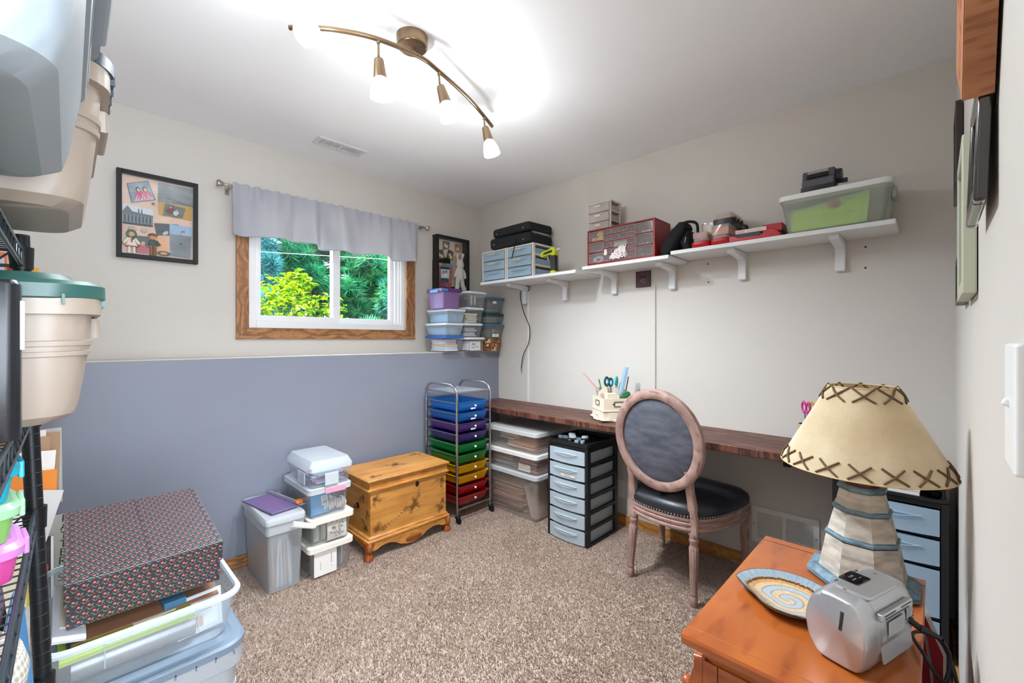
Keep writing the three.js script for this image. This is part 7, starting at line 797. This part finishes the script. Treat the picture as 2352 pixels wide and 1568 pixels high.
// ------------------------------------------------------------------ pictures on the near wall, seen edge on
{
  const lean = (t, a) => { t.rotation.x = a; return t; };
  let t = thing('wall_frame', 'glossy black picture frame leaning out from the near wall', 'picture frame', [0.905, 1.395, 0.046]); lean(t, 0.03); const fr = (w, h, fw, dp, m, pm, o = 0.004) => { part('frame', [b2(-w / 2, 0, -dp, -w / 2 + fw, h, 0, o), b2(w / 2 - fw, 0, -dp, w / 2, h, 0, o), b2(-w / 2 + fw, 0, -dp, w / 2 - fw, fw, 0, o), b2(-w / 2 + fw, h - fw, -dp, w / 2 - fw, h, 0, o)], m, t); part('picture', b2(-w / 2 + fw, fw, -dp * 0.55, w / 2 - fw, h - fw, -dp * 0.5), pm, t); };
  fr(0.2, 0.175, 0.024, 0.013, Ph(0x1b1512, 0.15, { clearcoat: 1 }), Ph(0x9aa6a6, 0.2)); part('hanger', [rod([-0.075, 0.145, 0.0], [-0.075, 0.14, 0.009], 0.003), bx(0.03, 0.02, 0.004, -0.075, 0.12, 0.006)], M(0x6b5a44, 0.5), t);
  t = thing('wall_frame', 'pale greenish picture frame low on the near wall', 'picture frame', [1.305, 1.305, 0.0535]); fr(0.26, 0.30, 0.028, 0.02, M(0xb5b6a0, 0.5), Ph(0x8fa398, 0.2), 0.003);
  t = thing('wall_frame', 'slim black picture frame behind the greenish frame', 'picture frame', [1.58, 1.31, 0.054]); fr(0.2, 0.12, 0.015, 0.018, MT.black, Ph(0x9fa8ab, 0.2), 0.002);
  t = thing('wall_frame', 'small dark wooden frame high behind the leaning black frame', 'picture frame', [1.87, 1.64, 0.054]); fr(0.2, 0.26, 0.018, 0.016, M(0x2c2019, 0.4), Ph(0xb5b7a8, 0.2), 0.002);
  // wooden sign turned on its corner
  const s = thing('wooden_sign', 'brown wooden sign with red lettering near the ceiling corner', 'sign', [1.05, 1.674, 0.0515]); s.rotation.z = 0.541; const wd = M(0xffffff, 0.7, { map: woodTex([176, 118, 78], [138, 84, 50], { size: 0.4, fine: 30, rings: 3, seed: 6 }) });
  part('board', uvm(b2(-0.29, 0, -0.028, 0, 0.42, 0, 0.001)), wd, s);
  const sg = canvasTex(512, 352, (x) => { x.fillStyle = '#b57a52'; x.fillRect(0, 0, 512, 352); clouds(x, 512, 352, '#a3683f', '#c28b62'); x.fillStyle = '#a3282a'; x.font = 'italic bold 92px serif'; x.textAlign = 'center'; x.fillText('Kindly', 256, 130); x.fillText('Given Care', 256, 250); x.fillStyle = '#4d5a24'; for (let i = 0; i < 40; i++) x.fillRect(14 + rnd() * 26, 20 + i * 8, 6, 3); });
  const face = new THREE.PlaneGeometry(0.42, 0.289); face.rotateZ(PI / 2); face.rotateY(PI); face.translate(-0.145, 0.21, -0.0284); part('lettering', face, M(0xffffff, 0.7, { map: sg }), s);
}
// ------------------------------------------------------------------ wire shelving at the left, leaning a little
const SL = { y: [0.12, 0.55, 0.885, 1.085, 1.39] };
{
  const t = thing('wire_shelving', 'black wire shelving unit at the left edge loaded with totes', 'shelving', [-0.016, 0.001, -0.81]); t.rotation.z = 0.0344;
  const W = 0.44, hd = 0.45, bk = M(0x15181b, 0.4, { metalness: 0.3 }), gl = M(0x3a434b, 0.3, { metalness: 0.6 });
  for (const [x, z] of [[0, -hd], [0, hd], [-W, -hd], [-W, hd]]) { const p = new THREE.Group(); p.name = 'post'; t.add(p); part('tube', cyl(0.0127, 0.0127, 1.42, x, 0, z, 24), bk, p); part('groove', [...Array(56).keys()].map((k) => new THREE.TorusGeometry(0.0127, 0.0006, 4, 20).rotateX(PI / 2).translate(x, 0.02 + k * 0.0254, z)), gl, p); part('collar', SL.y.map((y) => cyl(0.0155, 0.0178, 0.042, x, y - 0.036, z, 20)), bk, p); }
  SL.y.forEach((y) => {
    const s = new THREE.Group(); s.name = 'shelf'; t.add(s); const rail = [], deck = [], truss = (a, b, n) => { rail.push(rod([a[0], y, a[1]], [b[0], y, b[1]], 0.0032, 8), rod([a[0], y - 0.03, a[1]], [b[0], y - 0.03, b[1]], 0.0032, 8)); const p = []; for (let i = 0; i <= n; i++) p.push([a[0] + (b[0] - a[0]) * i / n, y - (i % 2 ? 0.0285 : 0.0015), a[1] + (b[1] - a[1]) * i / n]); for (let i = 0; i < n; i++) rail.push(rod(p[i], p[i + 1], 0.0019, 6)); };
    truss([0, -hd + 0.012], [0, hd - 0.012], 34); truss([-W, -hd + 0.012], [-W, hd - 0.012], 34); truss([-W + 0.012, -hd], [-0.012, -hd], 16); truss([-W + 0.012, hd], [-0.012, hd], 16);
    for (let i = 1; i < 36; i++) deck.push(rod([-W, y - 0.002, -hd + i * 0.025], [0, y - 0.002, -hd + i * 0.025], 0.0014, 5)); for (const x of [-0.15, -0.3]) deck.push(rod([x, y - 0.006, -hd], [x, y - 0.006, hd], 0.0026, 6));
    part('rail', rail, gl, s); part('deck_wires', deck, bk, s);
  });
}
// totes: base centre; w along x, d along z at the rim
function tote(label, { x, y, z, w, d, h, body, lid, r = 0.05, taper = 0.03, lidH = 0.03, group, lean = 0 }) {
  const t = thing('storage_tote', label, 'storage tote', [x, y, z], 0, group); t.rotation.z = lean;
  const b = h - lidH, S = (k, yy, o = 0) => ({ w: w - 2 * taper * (1 - k) - 2 * o, d: d - 2 * taper * (1 - k) - 2 * o, r: r - 0.012 * (1 - k), y: yy });
  part('body', loft([S(0, 0, 0.02), S(0, 0.012, 0.004), S(0.05, 0.03), S(0.55, b * 0.52, 0.0), S(0.552, b * 0.525, -0.003), S(0.6, b * 0.56, -0.003), S(0.602, b * 0.563, -0.001), S(0.65, b * 0.6, -0.001), S(0.652, b * 0.604, -0.003), S(0.7, b * 0.64, -0.003), S(0.702, b * 0.644, 0), S(0.86, b * 0.84), S(0.862, b * 0.842, -0.01), S(1, b, -0.008)], { top: true, n: 8, crease: 0.5 }), body, t);
  for (const s of [-1, 1]) { part('handle', ext(shp([[-0.06, 0], [-0.066, 0.03], [0.066, 0.03], [0.06, 0]]), 0.022, 0.004).rotateY(PI / 2).translate(s * (w / 2 - 0.004) - 0.011, b * 0.66, 0), body, t); }
  part('base_ring', loft([{ w: w * 0.45, d: d * 0.45, r: 0.05, y: -0.0005 }, { w: w * 0.5, d: d * 0.5, r: 0.06, y: 0.004 }], { n: 8 }), body, t);
  part('lid', loft([{ w: w + 0.018, d: d + 0.018, r: r + 0.012, y: b - 0.008 }, { w: w + 0.026, d: d + 0.026, r: r + 0.014, y: b - 0.006 }, { w: w + 0.026, d: d + 0.026, r: r + 0.014, y: b + 0.012 }, { w: w + 0.012, d: d + 0.012, r: r + 0.01, y: b + 0.018 }, { w: w - 0.03, d: d - 0.03, r, y: b + 0.019 }, { w: w - 0.05, d: d - 0.05, r, y: h }], { n: 8, crease: 0.5 }), lid, t);
  const ribs = []; for (let i = -4; i <= 4; i++) ribs.push(bx(0.003, 0.014, 0.01, i * w * 0.11, b - 0.016, d / 2 + 0.008), bx(0.003, 0.014, 0.01, i * w * 0.11, b - 0.016, -d / 2 - 0.008)); for (let i = -3; i <= 3; i++) ribs.push(bx(0.01, 0.014, 0.003, w / 2 + 0.008, b - 0.016, i * d * 0.12)); part('lid_rib', ribs, lid, t);
  return t;
}
const ly = (y) => -0.0344 * y;
const toteGrey = M(0x848c90, 0.38), toteBeige = M(0x988a7c, 0.42), lidDark = M(0x262d34, 0.42);
{
  tote('grey tote with black lid nearest on the top wire shelf', { x: -0.25, y: SL.y[4] + 0.006, z: -0.595, w: 0.555, d: 0.4, h: 0.235, body: toteGrey, lid: lidDark, taper: 0.028, lean: 0.0344 });
  tote('beige tote with dark lid, farther back on the top wire shelf', { x: -0.235, y: SL.y[4] + 0.006, z: -0.985, w: 0.555, d: 0.31, h: 0.235, body: toteBeige, lid: M(0x37414c, 0.42), taper: 0.022, lean: 0.0344 });
  tote('beige tote with green lid on the middle wire shelf', { x: -0.234, y: SL.y[3] + 0.006, z: -1.03, w: 0.535, d: 0.33, h: 0.215, body: toteBeige, lid: M(0x2a524b, 0.38), taper: 0.022, lean: 0.0344 });
  const al = thing('album_case', 'black album case standing in front of the green lidded tote', 'album', [-0.16, SL.y[3] + 0.012, -0.815]); part('cover', loft([{ w: 0.235, d: 0.036, r: 0.01, y: 0 }, { w: 0.238, d: 0.04, r: 0.012, y: 0.004 }, { w: 0.238, d: 0.04, r: 0.012, y: 0.19 }, { w: 0.232, d: 0.034, r: 0.01, y: 0.195 }]), M(0x1b1d21, 0.35), al); part('page_edge', bx(0.004, 0.06, 0.02, 0.1195, 0.11, 0), MT.paper, al);
  // small lidded boxes on the lower shelf
  const cB = [[0xd9509f, 0xd48ad6, 'pink', 0.02], [0x8cc46a, 0xa6dcab, 'green', 0.0], [0x1fb4d0, 0x14b9d6, 'cyan', -0.004]];
  cB.forEach(([b, l, n, dx], k) => { const y = SL.y[2] + 0.006 + k * 0.0545 - 0.001; const t = thing('pencil_box', n + ' translucent latched box in the stack on the wire shelf', 'plastic box', [-0.162 + dx * 0.2, y, -0.94], 0.12, 'bright latched boxes on the wire shelf'); const m = clear(b, 0.35, 0.35), m2 = clear(l, 0.3, 0.35);
    part('body', loft([{ w: 0.2, d: 0.115, r: 0.02, y: 0 }, { w: 0.212, d: 0.125, r: 0.024, y: 0.036 }], { top: false, n: 6 }), m, t); part('lid', loft([{ w: 0.222, d: 0.136, r: 0.028, y: 0.035 }, { w: 0.224, d: 0.138, r: 0.028, y: 0.046 }, { w: 0.21, d: 0.124, r: 0.024, y: 0.053 }, { w: 0.19, d: 0.1, r: 0.02, y: 0.054 }], { n: 6 }), m2, t); part('latch', [bx(0.006, 0.024, 0.05, 0.114, 0.024, 0, 0.002), bx(0.06, 0.024, 0.006, 0.02, 0.022, 0.071, 0.002)], m2, t); part('contents', bx(0.17, 0.025, 0.09, 0, 0.003, 0, 0.004), M([0xd0566a, 0xc9d6b8, 0xa9c9d0][k], 0.6), t); });
  // books and cards on the shelf below
  const Y = SL.y[1] + 0.006, book = (label, x, z, w, h, d, c, a = 0, tilt = 0) => { const t = thing('book', label, 'book', [x, Y, z], a); t.rotation.z = tilt; part('cover', bx(w, h, d, 0, 0, 0, 0.002), M(c, 0.5), t); part('pages', bx(w - 0.003, h - 0.008, d + 0.0015, -0.003, 0.004, 0), MT.paper, t); return t; };
  book('green patterned book leaning on the low wire shelf', -0.19, -1.12, 0.03, 0.30, 0.17, 0x2f8a5c, 0, 0.05);
  book('plum coloured thin book, first of the row on the low wire shelf', -0.092, -1.13, 0.014, 0.235, 0.17, 0x5e4d63, 0, 0.1); book('second plum coloured thin book beside the first on the low wire shelf', -0.069, -1.135, 0.012, 0.225, 0.17, 0x6d5a70, 0, 0.1); book('blue book at the post end of the low wire shelf', -0.05, -1.14, 0.012, 0.2, 0.15, 0x3f7fb0, 0, 0.08);
  papers('white and peach greeting cards standing on the low wire shelf', [-0.138, Y, -1.13], 0.05, 0.16, 0.26, [0xf0eee8, 0xe9c9a9, 0xdfe8ee, 0xf4f2ec], 5, true, 'cards', 'greeting_cards', 0.0);
  // basket with a gingham hat
  const bk = thing('wicker_basket', 'orange brown wicker basket at the bottom left on the wire shelf', 'basket', [-0.14, Y, -0.80]), wk = M(0xc08a4a, 0.6), ws = []; for (let k = 0; k < 15; k++) { const y = 0.008 + k * 0.0135, R = 0.082 + k * 0.0012; ws.push(tube([...Array(28).keys()].map((i) => { const a = i / 28 * 2 * PI, r = R + 0.0035 * ((i + k) % 2 ? 1 : -1); return [r * Math.cos(a), y, r * Math.sin(a)]; }), 0.0058, 112, true, 6)); } part('weave', ws, wk, bk); part('rim', new THREE.TorusGeometry(0.1, 0.009, 8, 48).rotateX(PI / 2).translate(0, 0.212, 0), wk, bk); part('floor', cyl(0.08, 0.08, 0.006, 0, 0, 0, 28), wk, bk); part('stake', [...Array(14).keys()].map((i) => { const a = (i + 0.5) / 14 * 2 * PI; return rod([0.082 * Math.cos(a), 0.004, 0.082 * Math.sin(a)], [0.099 * Math.cos(a), 0.21, 0.099 * Math.sin(a)], 0.004, 6); }), wk, bk);
  const gt = canvasTex(128, 128, (x) => { x.fillStyle = '#d9d4c6'; x.fillRect(0, 0, 128, 128); x.fillStyle = 'rgba(120,116,106,0.5)'; for (let i = 0; i < 8; i++) { x.fillRect(i * 16, 0, 8, 128); x.fillRect(0, i * 16, 128, 8); } }); gt.wrapS = gt.wrapT = THREE.RepeatWrapping; gt.repeat.set(14, 14);
  const ht = thing('gingham_hat', 'grey and cream gingham hat lying on the wicker basket', 'hat', [-0.13, Y + 0.24, -0.81]); ht.rotation.z = -0.22; const gm = M(0xffffff, 0.85, { map: gt, side: THREE.DoubleSide });
  part('brim', uvm(lathe([[0.05, 0.052], [0.056, 0.064], [0.066, 0.068], [0.08, 0.06], [0.09, 0.04], [0.092, 0.018], [0.086, 0.006]], 60)), gm, ht); part('crown', uvm(lathe([[0.05, 0.054], [0.046, 0.03], [0.03, 0.014], [0, 0.012]], 50)), M(0xa59f8f, 0.9, { map: gt, side: THREE.DoubleSide }), ht);
  // crumpled dark bag
  const g = new THREE.SphereGeometry(1, 48, 32), p = g.attributes.position; for (let i = 0; i < p.count; i++) { const a = V().fromBufferAttribute(p, i), n = 1 + 0.55 * (fbm(a.x * 3 + 5, a.y * 3 + a.z * 2.3, 4) - 0.5) + 0.22 * Math.abs(noise(a.x * 6 + 2, a.z * 6 + a.y * 5) - 0.5); p.setXYZ(i, a.x * n * 0.052, a.y * n * 0.072 + 0.08, a.z * n * 0.05); } g.computeVertexNormals();
  const bag = thing('plastic_bag', 'crumpled dark teal plastic bag behind the basket', 'bag', [-0.088, Y + 0.004, -0.968]); part('body', toCreasedNormals(g, 0.5), Ph(0x16292f, 0.2, { clearcoat: 0.4 }), bag);
}
// ------------------------------------------------------------------ narrow bookcase behind the shelving with pattern cards
{
  const t = thing('bookcase', 'narrow white bookcase hidden behind the wire shelving post', 'bookcase', [-0.26, 0.001, -2.14]), w = 0.33, d = 0.3, m = MT.white;
  part('side_panel', b2(-w / 2, 0, -d / 2, -w / 2 + 0.016, 1.12, d / 2), m, t); part('back_panel', b2(-w / 2 + 0.016, 0, -d / 2, w / 2, 1.12, -d / 2 + 0.008), m, t); for (const y of [0.05, 0.36, 0.64, 1.104]) part('shelf_panel', b2(-w / 2 + 0.016, y, -d / 2 + 0.008, w / 2 - 0.001, y + 0.016, d / 2), m, t);
  const card = (name, label, cat, x, y, z, w2, h, c, draw, a = 0) => { const k = thing(name, label, cat, [x, y, z]); k.rotation.z = a; part('sheet', bx(w2, h, 0.004, -w2 / 2, 0, 0), M(c, 0.8), k); if (draw) part('print', rectQ(-w2, 0, 0, h, 0.0025), print(200, Math.round(200 * h / w2), draw, 0.7), k); return k; };
  const letters = (bg, txt, px, sp, y0 = 0.12) => (x, W, H) => { x.fillStyle = bg; x.fillRect(0, 0, W, H); x.fillStyle = '#16130f'; x.font = Math.round(sp * 1.15) + 'px sans-serif'; x.textAlign = 'center'; [...txt].forEach((c, i) => x.fillText(c, px * W, H * y0 + i * sp)); };
  card('divider_card', 'pale grey divider card farthest back in the upper row by the post', 'card', -0.014, 0.660, -2.16, 0.16, 0.255, 0xb9b4aa, null, 0.01);
  card('divider_card', 'tan divider card with pen strokes in the upper row by the post', 'card', -0.024, 0.660, -2.135, 0.16, 0.245, 0xa98a6d, null, -0.02);
  card('divider_card', 'tan card lettered S and P in the upper row by the post', 'card', -0.043, 0.660, -2.10, 0.15, 0.24, 0xa98a6d, letters('#a98a6d', 'SP', 0.7, 46, 0.2));
  card('pattern_packet', 'salmon and grey packet behind the S card by the post', 'packet', -0.052, 0.660, -2.118, 0.14, 0.258, 0xd9a48a, (x, W, H) => { x.fillStyle = '#e3b6a0'; x.fillRect(0, 0, W, H); x.fillStyle = '#4a4048'; x.fillRect(W * 0.45, H * 0.01, W * 0.3, H * 0.2); x.fillStyle = '#efe2da'; x.fillRect(W * 0.78, 0, W * 0.22, H * 0.3); });
  card('pattern_packet', 'white packet with orange paisley band by the post', 'packet', -0.04, 0.66, -2.075, 0.12, 0.195, 0xece7e0, (x, W, H) => { x.fillStyle = '#ece7e0'; x.fillRect(0, 0, W, H); x.fillStyle = '#e6b56a'; x.fillRect(W * 0.42, 0, W * 0.3, H); x.strokeStyle = '#c4492c'; x.lineWidth = 7; for (let i = 0; i < 6; i++) { x.beginPath(); x.ellipse(W * 0.57, 30 + i * H / 6, 20, 24, i, 0, 7); x.stroke(); x.fillStyle = '#e0702e'; x.beginPath(); x.ellipse(W * 0.57, 30 + i * H / 6, 10, 12, i, 0, 7); x.fill(); } x.fillStyle = '#d9709a'; x.fillRect(W * 0.1, H * 0.45, W * 0.3, H * 0.35); }, -0.06);
  card('pattern_packet', 'orange packet edge right of the paisley band', 'packet', -0.03, 0.645, -2.06, 0.1, 0.15, 0xe58a35, null, -0.03);
  card('white_page', 'blank white page slipping down below the packets by the post', 'paper', -0.05, 0.57, -2.045, 0.1, 0.16, 0xd6d3cf, null, -0.25);
  card('pattern_divider', 'grey card lettered PATTERNS down its edge behind the fabric box', 'card', 0.008, 0.380, -2.1, 0.2, 0.25, 0xb5b0a6, letters('#b5b0a6', 'PATTERNS', 0.86, 28, 0.1), -0.05);
  card('pattern_packet', 'dark envelope with a planet picture in the lower row by the post', 'packet', -0.034, 0.380, -2.06, 0.12, 0.2, 0x2b2b30, (x, W, H) => { x.fillStyle = '#2b2a30'; x.fillRect(0, 0, W, H); clouds(x, W, H, '#1f1d22', '#4a464c'); x.fillStyle = '#b5532c'; x.beginPath(); x.ellipse(W * 0.72, H * 0.5, 38, 44, 0, 0, 7); x.fill(); x.fillStyle = '#e9e5df'; x.fillRect(W - 10, 0, 10, H); });
  card('pattern_packet', 'thin yellow and cream packets in the lower row by the post', 'packet', -0.062, 0.380, -2.045, 0.1, 0.215, 0xe3d9b0, (x, W, H) => { x.fillStyle = '#e8dfc2'; x.fillRect(0, 0, W, H); x.fillStyle = '#d9c23f'; x.fillRect(W * 0.7, 0, W * 0.12, H); x.fillStyle = '#2c2c30'; x.fillRect(W * 0.84, H * 0.04, W * 0.1, H); });
  // folders on top
  const f = (label, x, z, h, c, w2) => { const k = thing('file_folder', label, 'folder', [x, 1.1215, z]); part('sheet', ext(rrShape(w2, h, 0.008), 0.006).translate(-w2 / 2, h / 2, 0), M(c, 0.6), k); return k; };
  f('orange yellow folder standing above the green lidded tote', -0.068, -2.13, 0.335, 0xe0a232, 0.24); f('red folder in front of the orange yellow folder', -0.085, -2.115, 0.335, 0xb52a33, 0.22); f('pink packet in front of the red folder', -0.079, -2.10, 0.27, 0xe0a9c4, 0.05); f('lilac sheet leaning at the left above the green tote', -0.14, -2.085, 0.355, 0xc9c2d4, 0.2); f('orange topped sheet behind the lilac one', -0.135, -2.09, 0.37, 0xd9763a, 0.2); f('round edged pale blue packet left of the post', -0.135, -2.07, 0.30, 0xc3d2de, 0.11);
}
// ------------------------------------------------------------------ grey tote, open bin and fabric box on the floor
{
  const X = 0.15, Z = -1.71, y1 = 0.372;
  tote('large grey tote with blue grey lid on the floor under the open bin', { x: X + 0.002, y: 0.001, z: Z, w: 0.405, d: 0.545, h: 0.37, body: M(0xa3a8ac, 0.4), lid: M(0x71808f, 0.4), taper: 0.03 });
  const b = thing('open_bin', 'wide clear open bin heaped with craft papers on the grey tote', 'storage bin', [X, y1, Z]), cm = clear(0xeff5f9, 0.8, 0.18);
  part('body', loft([{ w: 0.335, d: 0.48, r: 0.03, y: 0.0 }, { w: 0.345, d: 0.49, r: 0.035, y: 0.006 }, { w: 0.37, d: 0.52, r: 0.04, y: 0.075 }, { w: 0.378, d: 0.528, r: 0.042, y: 0.078 }, { w: 0.388, d: 0.54, r: 0.045, y: 0.128 }], { top: false, n: 6 }), cm, b);
  part('rim', loft([{ w: 0.388, d: 0.54, r: 0.045, y: 0.116 }, { w: 0.412, d: 0.565, r: 0.055, y: 0.116 }, { w: 0.414, d: 0.567, r: 0.056, y: 0.124 }, { w: 0.406, d: 0.559, r: 0.052, y: 0.129 }, { w: 0.39, d: 0.542, r: 0.046, y: 0.129 }], { top: false, bottom: false, n: 6 }), clear(0xe3edf3, 0.4, 0.3), b);
  part('handle_step', [b2(-0.09, 0.108, 0.268, 0.1, 0.1165, 0.281, 0.003), b2(-0.09, 0.05, 0.262, -0.087, 0.116, 0.272), b2(0.097, 0.05, 0.262, 0.1, 0.116, 0.272)], cm, b);
  const flat = (name, label, cat, pos, a, dims, m, tilt = 0) => { const t = thing(name, label, cat, pos, a); t.rotation.order = 'YXZ'; t.rotation.x = tilt; part('sheet', bx(...dims, 0, 0, 0, 0.0015), m, t); return t; };
  const Y = y1 + 0.009;
  const roll = thing('paper_roll', 'silver grey wrapping paper roll lying along the front of the open bin', 'paper roll', [X - 0.02, Y + 0.034, Z + 0.195]); part('roll', rod([-0.13, 0, 0], [0.12, 0, 0], 0.033, 28), M(0x9b9a9c, 0.32, { metalness: 0.45 }), roll); part('core', rod([0.118, 0, 0], [0.1215, 0, 0], 0.018, 20), M(0x6d655e, 0.7), roll);
  flat('green_sheet', 'olive lime card sheet near the top of the open bin', 'card', [X - 0.04, Y + 0.078, Z + 0.12], 0.03, [0.26, 0.012, 0.27], M(0xa9c03a, 0.6), 0.02);
  flat('white_pad', 'white pads stacked under the lime card in the open bin', 'paper', [X - 0.015, Y + 0.0005, Z - 0.05], 0.0, [0.28, 0.076, 0.3], M(0xd5dcd9, 0.7));
  flat('brown_board', 'brown cardboard sheet under the fabric covered box', 'cardboard', [X + 0.0, Y + 0.112, Z + 0.005], 0.02, [0.31, 0.006, 0.40], M(0x8a5f45, 0.7), 0.11);
  const en = thing('window_envelope', 'white postcard in a plastic sleeve at the right front of the open bin', 'envelope', [X + 0.115, Y + 0.002, Z + 0.205], 0.1); part('sleeve', rx(bx(0.11, 0.105, 0.004, 0, 0, 0, 0.001), -0.18), M(0xc4ccd2, 0.4), en); part('print', rx(rectQ(-0.05, 0.006, 0.05, 0.1, 0.0032), -0.18), print(110, 100, (x) => { x.fillStyle = '#d3d6d6'; x.fillRect(0, 0, 110, 100); x.strokeStyle = '#8f979b'; x.strokeRect(5, 5, 100, 90); x.fillStyle = '#8c8f92'; for (let i = 0; i < 5; i++) x.fillRect(50, 18 + i * 7, 36, 2); x.fillStyle = '#c49c86'; x.fillRect(40, 60, 22, 30); }), en);
  flat('blue_box', 'small dark blue box beside the postcard in the open bin', 'box', [X + 0.055, Y + 0.08, Z + 0.17], 0.1, [0.05, 0.034, 0.06], M(0x3f6f94, 0.4)); flat('grey_strip', 'cream patterned strip lying across the lime card', 'paper', [X + 0.01, Y + 0.0925, Z + 0.19], 0.15, [0.09, 0.003, 0.05], M(0xcfc4b0, 0.7), 0.03);
  flat('dark_folder', 'dark folder standing at the left inside the open bin', 'folder', [X - 0.15, Y + 0.003, Z + 0.1], 0, [0.008, 0.1, 0.28], M(0x3b3e42, 0.5));
  const pe = thing('paper_envelopes', 'grey and tan envelopes leaning at the left of the fabric box', 'envelopes', [X - 0.15, Y + 0.135, Z + 0.11]); pe.rotation.set(0.12, 0, -0.3); part('sheet', bx(0.06, 0.006, 0.26, 0, 0, 0), M(0xc9ccd3, 0.6), pe); part('sheet', bx(0.045, 0.004, 0.18, 0.004, 0.0062, -0.01), M(0xcfc3b4, 0.6), pe); part('sheet', bx(0.03, 0.004, 0.06, 0.008, 0.0104, 0.05), M(0xd6bd94, 0.6), pe);
  // fabric covered box, tilted, printed with rows of small roses
  const ft = canvasTex(512, 512, (x) => { x.fillStyle = '#15181d'; x.fillRect(0, 0, 512, 512); const leaf = (px, py, a, c) => { x.fillStyle = c; x.beginPath(); x.ellipse(px, py, 9, 3.6, a, 0, 7); x.fill(); }; for (let j = 0; j < 8; j++) for (let i = 0; i < 8; i++) { const px = i * 64 + 16 + (j % 2) * 32, py = j * 64 + 20, q = px % 512; leaf(q + 18, py + 16, 0.7, '#7d8790'); leaf(q + 22, py + 4, -0.5, '#9aa4ab'); leaf(q - 16, py + 20, -0.7, '#6f7a82'); leaf(q - 4, py + 36, 0.9, '#8f999f'); leaf(q + 10, py + 40, -0.8, '#78838b'); x.fillStyle = '#b7863f'; x.fillRect(q + 28, py + 30, 6, 6); x.fillStyle = '#c9503f'; x.fillRect(q + 20, py + 34, 5, 5); x.fillStyle = '#d8484c'; x.beginPath(); x.ellipse(q, py, 11, 10, 0.3, 0, 7); x.fill(); x.fillStyle = '#f0a09a'; x.beginPath(); x.ellipse(q + 1, py - 1, 4.5, 4, 0.3, 0, 7); x.fill(); } }); ft.wrapS = ft.wrapT = THREE.RepeatWrapping; ft.repeat.set(1 / 0.15, 1 / 0.15);
  const fmat = Ph(0xffffff, 0.5, { map: ft, specularIntensity: 1, clearcoat: 1, clearcoatRoughness: 0.38 });
  const fb = thing('fabric_box', 'large keepsake box covered in dark rose print fabric tilted on the open bin', 'box', [X + 0.003, 0.5145, -1.5], 0); fb.rotation.x = 0.12;
  part('base', uvm(b2(-0.157, 0, -0.428, 0.157, 0.1, -0.002, 0.003)), fmat, fb); part('lid', uvm(b2(-0.162, 0.062, -0.432, 0.162, 0.121, 0.002, 0.003)), fmat, fb);
}
// ------------------------------------------------------------------ carpet pile
{
  const P = []; for (let i = 0; i < 5; i++) { const a = i / 5 * 6.283 + 0.3, d = 0.0022; P.push(-Math.sin(a) * 0.0014, 0, Math.cos(a) * 0.0014, Math.sin(a) * 0.0014, 0, -Math.cos(a) * 0.0014, Math.cos(a) * d, 0.0065, Math.sin(a) * d); }
  const g = new THREE.BufferGeometry(); g.setAttribute('position', new THREE.Float32BufferAttribute(P, 3)); g.computeVertexNormals();
  const n = 260000, im = new THREE.InstancedMesh(g, Ph(0xffffff, 0.95, { side: THREE.DoubleSide, transmission: 0.4, thickness: 0 }), n); im.name = 'carpet_pile'; im.userData.kind = 'stuff'; tag(im, 'speckled beige cut pile of the carpet all over the floor', 'carpet'); im.receiveShadow = true;
  const m = new THREE.Matrix4(), q = new THREE.Quaternion(), e = new THREE.Euler(), c = new THREE.Color(); const pal = carpetPal.map(([r, gg, b]) => new THREE.Color(`rgb(${r},${gg},${b})`));
  for (let i = 0; i < n; i++) { const x = rr(0.0, EX - 0.014), z = rr(LZ + 0.014, -0.02), w = fbm(x * 3.2, z * 5 + 20, 3), dir = w > 0.5 ? 1 : -1; e.set(dir * 0.3 + rr(-0.4, 0.4), rr(0, 6.28), rr(-0.4, 0.4)); const s = rr(0.75, 1.25); m.compose(V(x, 0, z), q.setFromEuler(e), V(s, s, s)); im.setMatrixAt(i, m); const k = rnd(), col = pal[k < 0.055 ? 5 : k < 0.12 ? 4 : k < 0.3 ? 2 : k < 0.5 ? 1 : k < 0.75 ? 0 : 3]; im.setColorAt(i, c.copy(col)); }
  scene.add(im);
}
renderer.render(scene, camera);
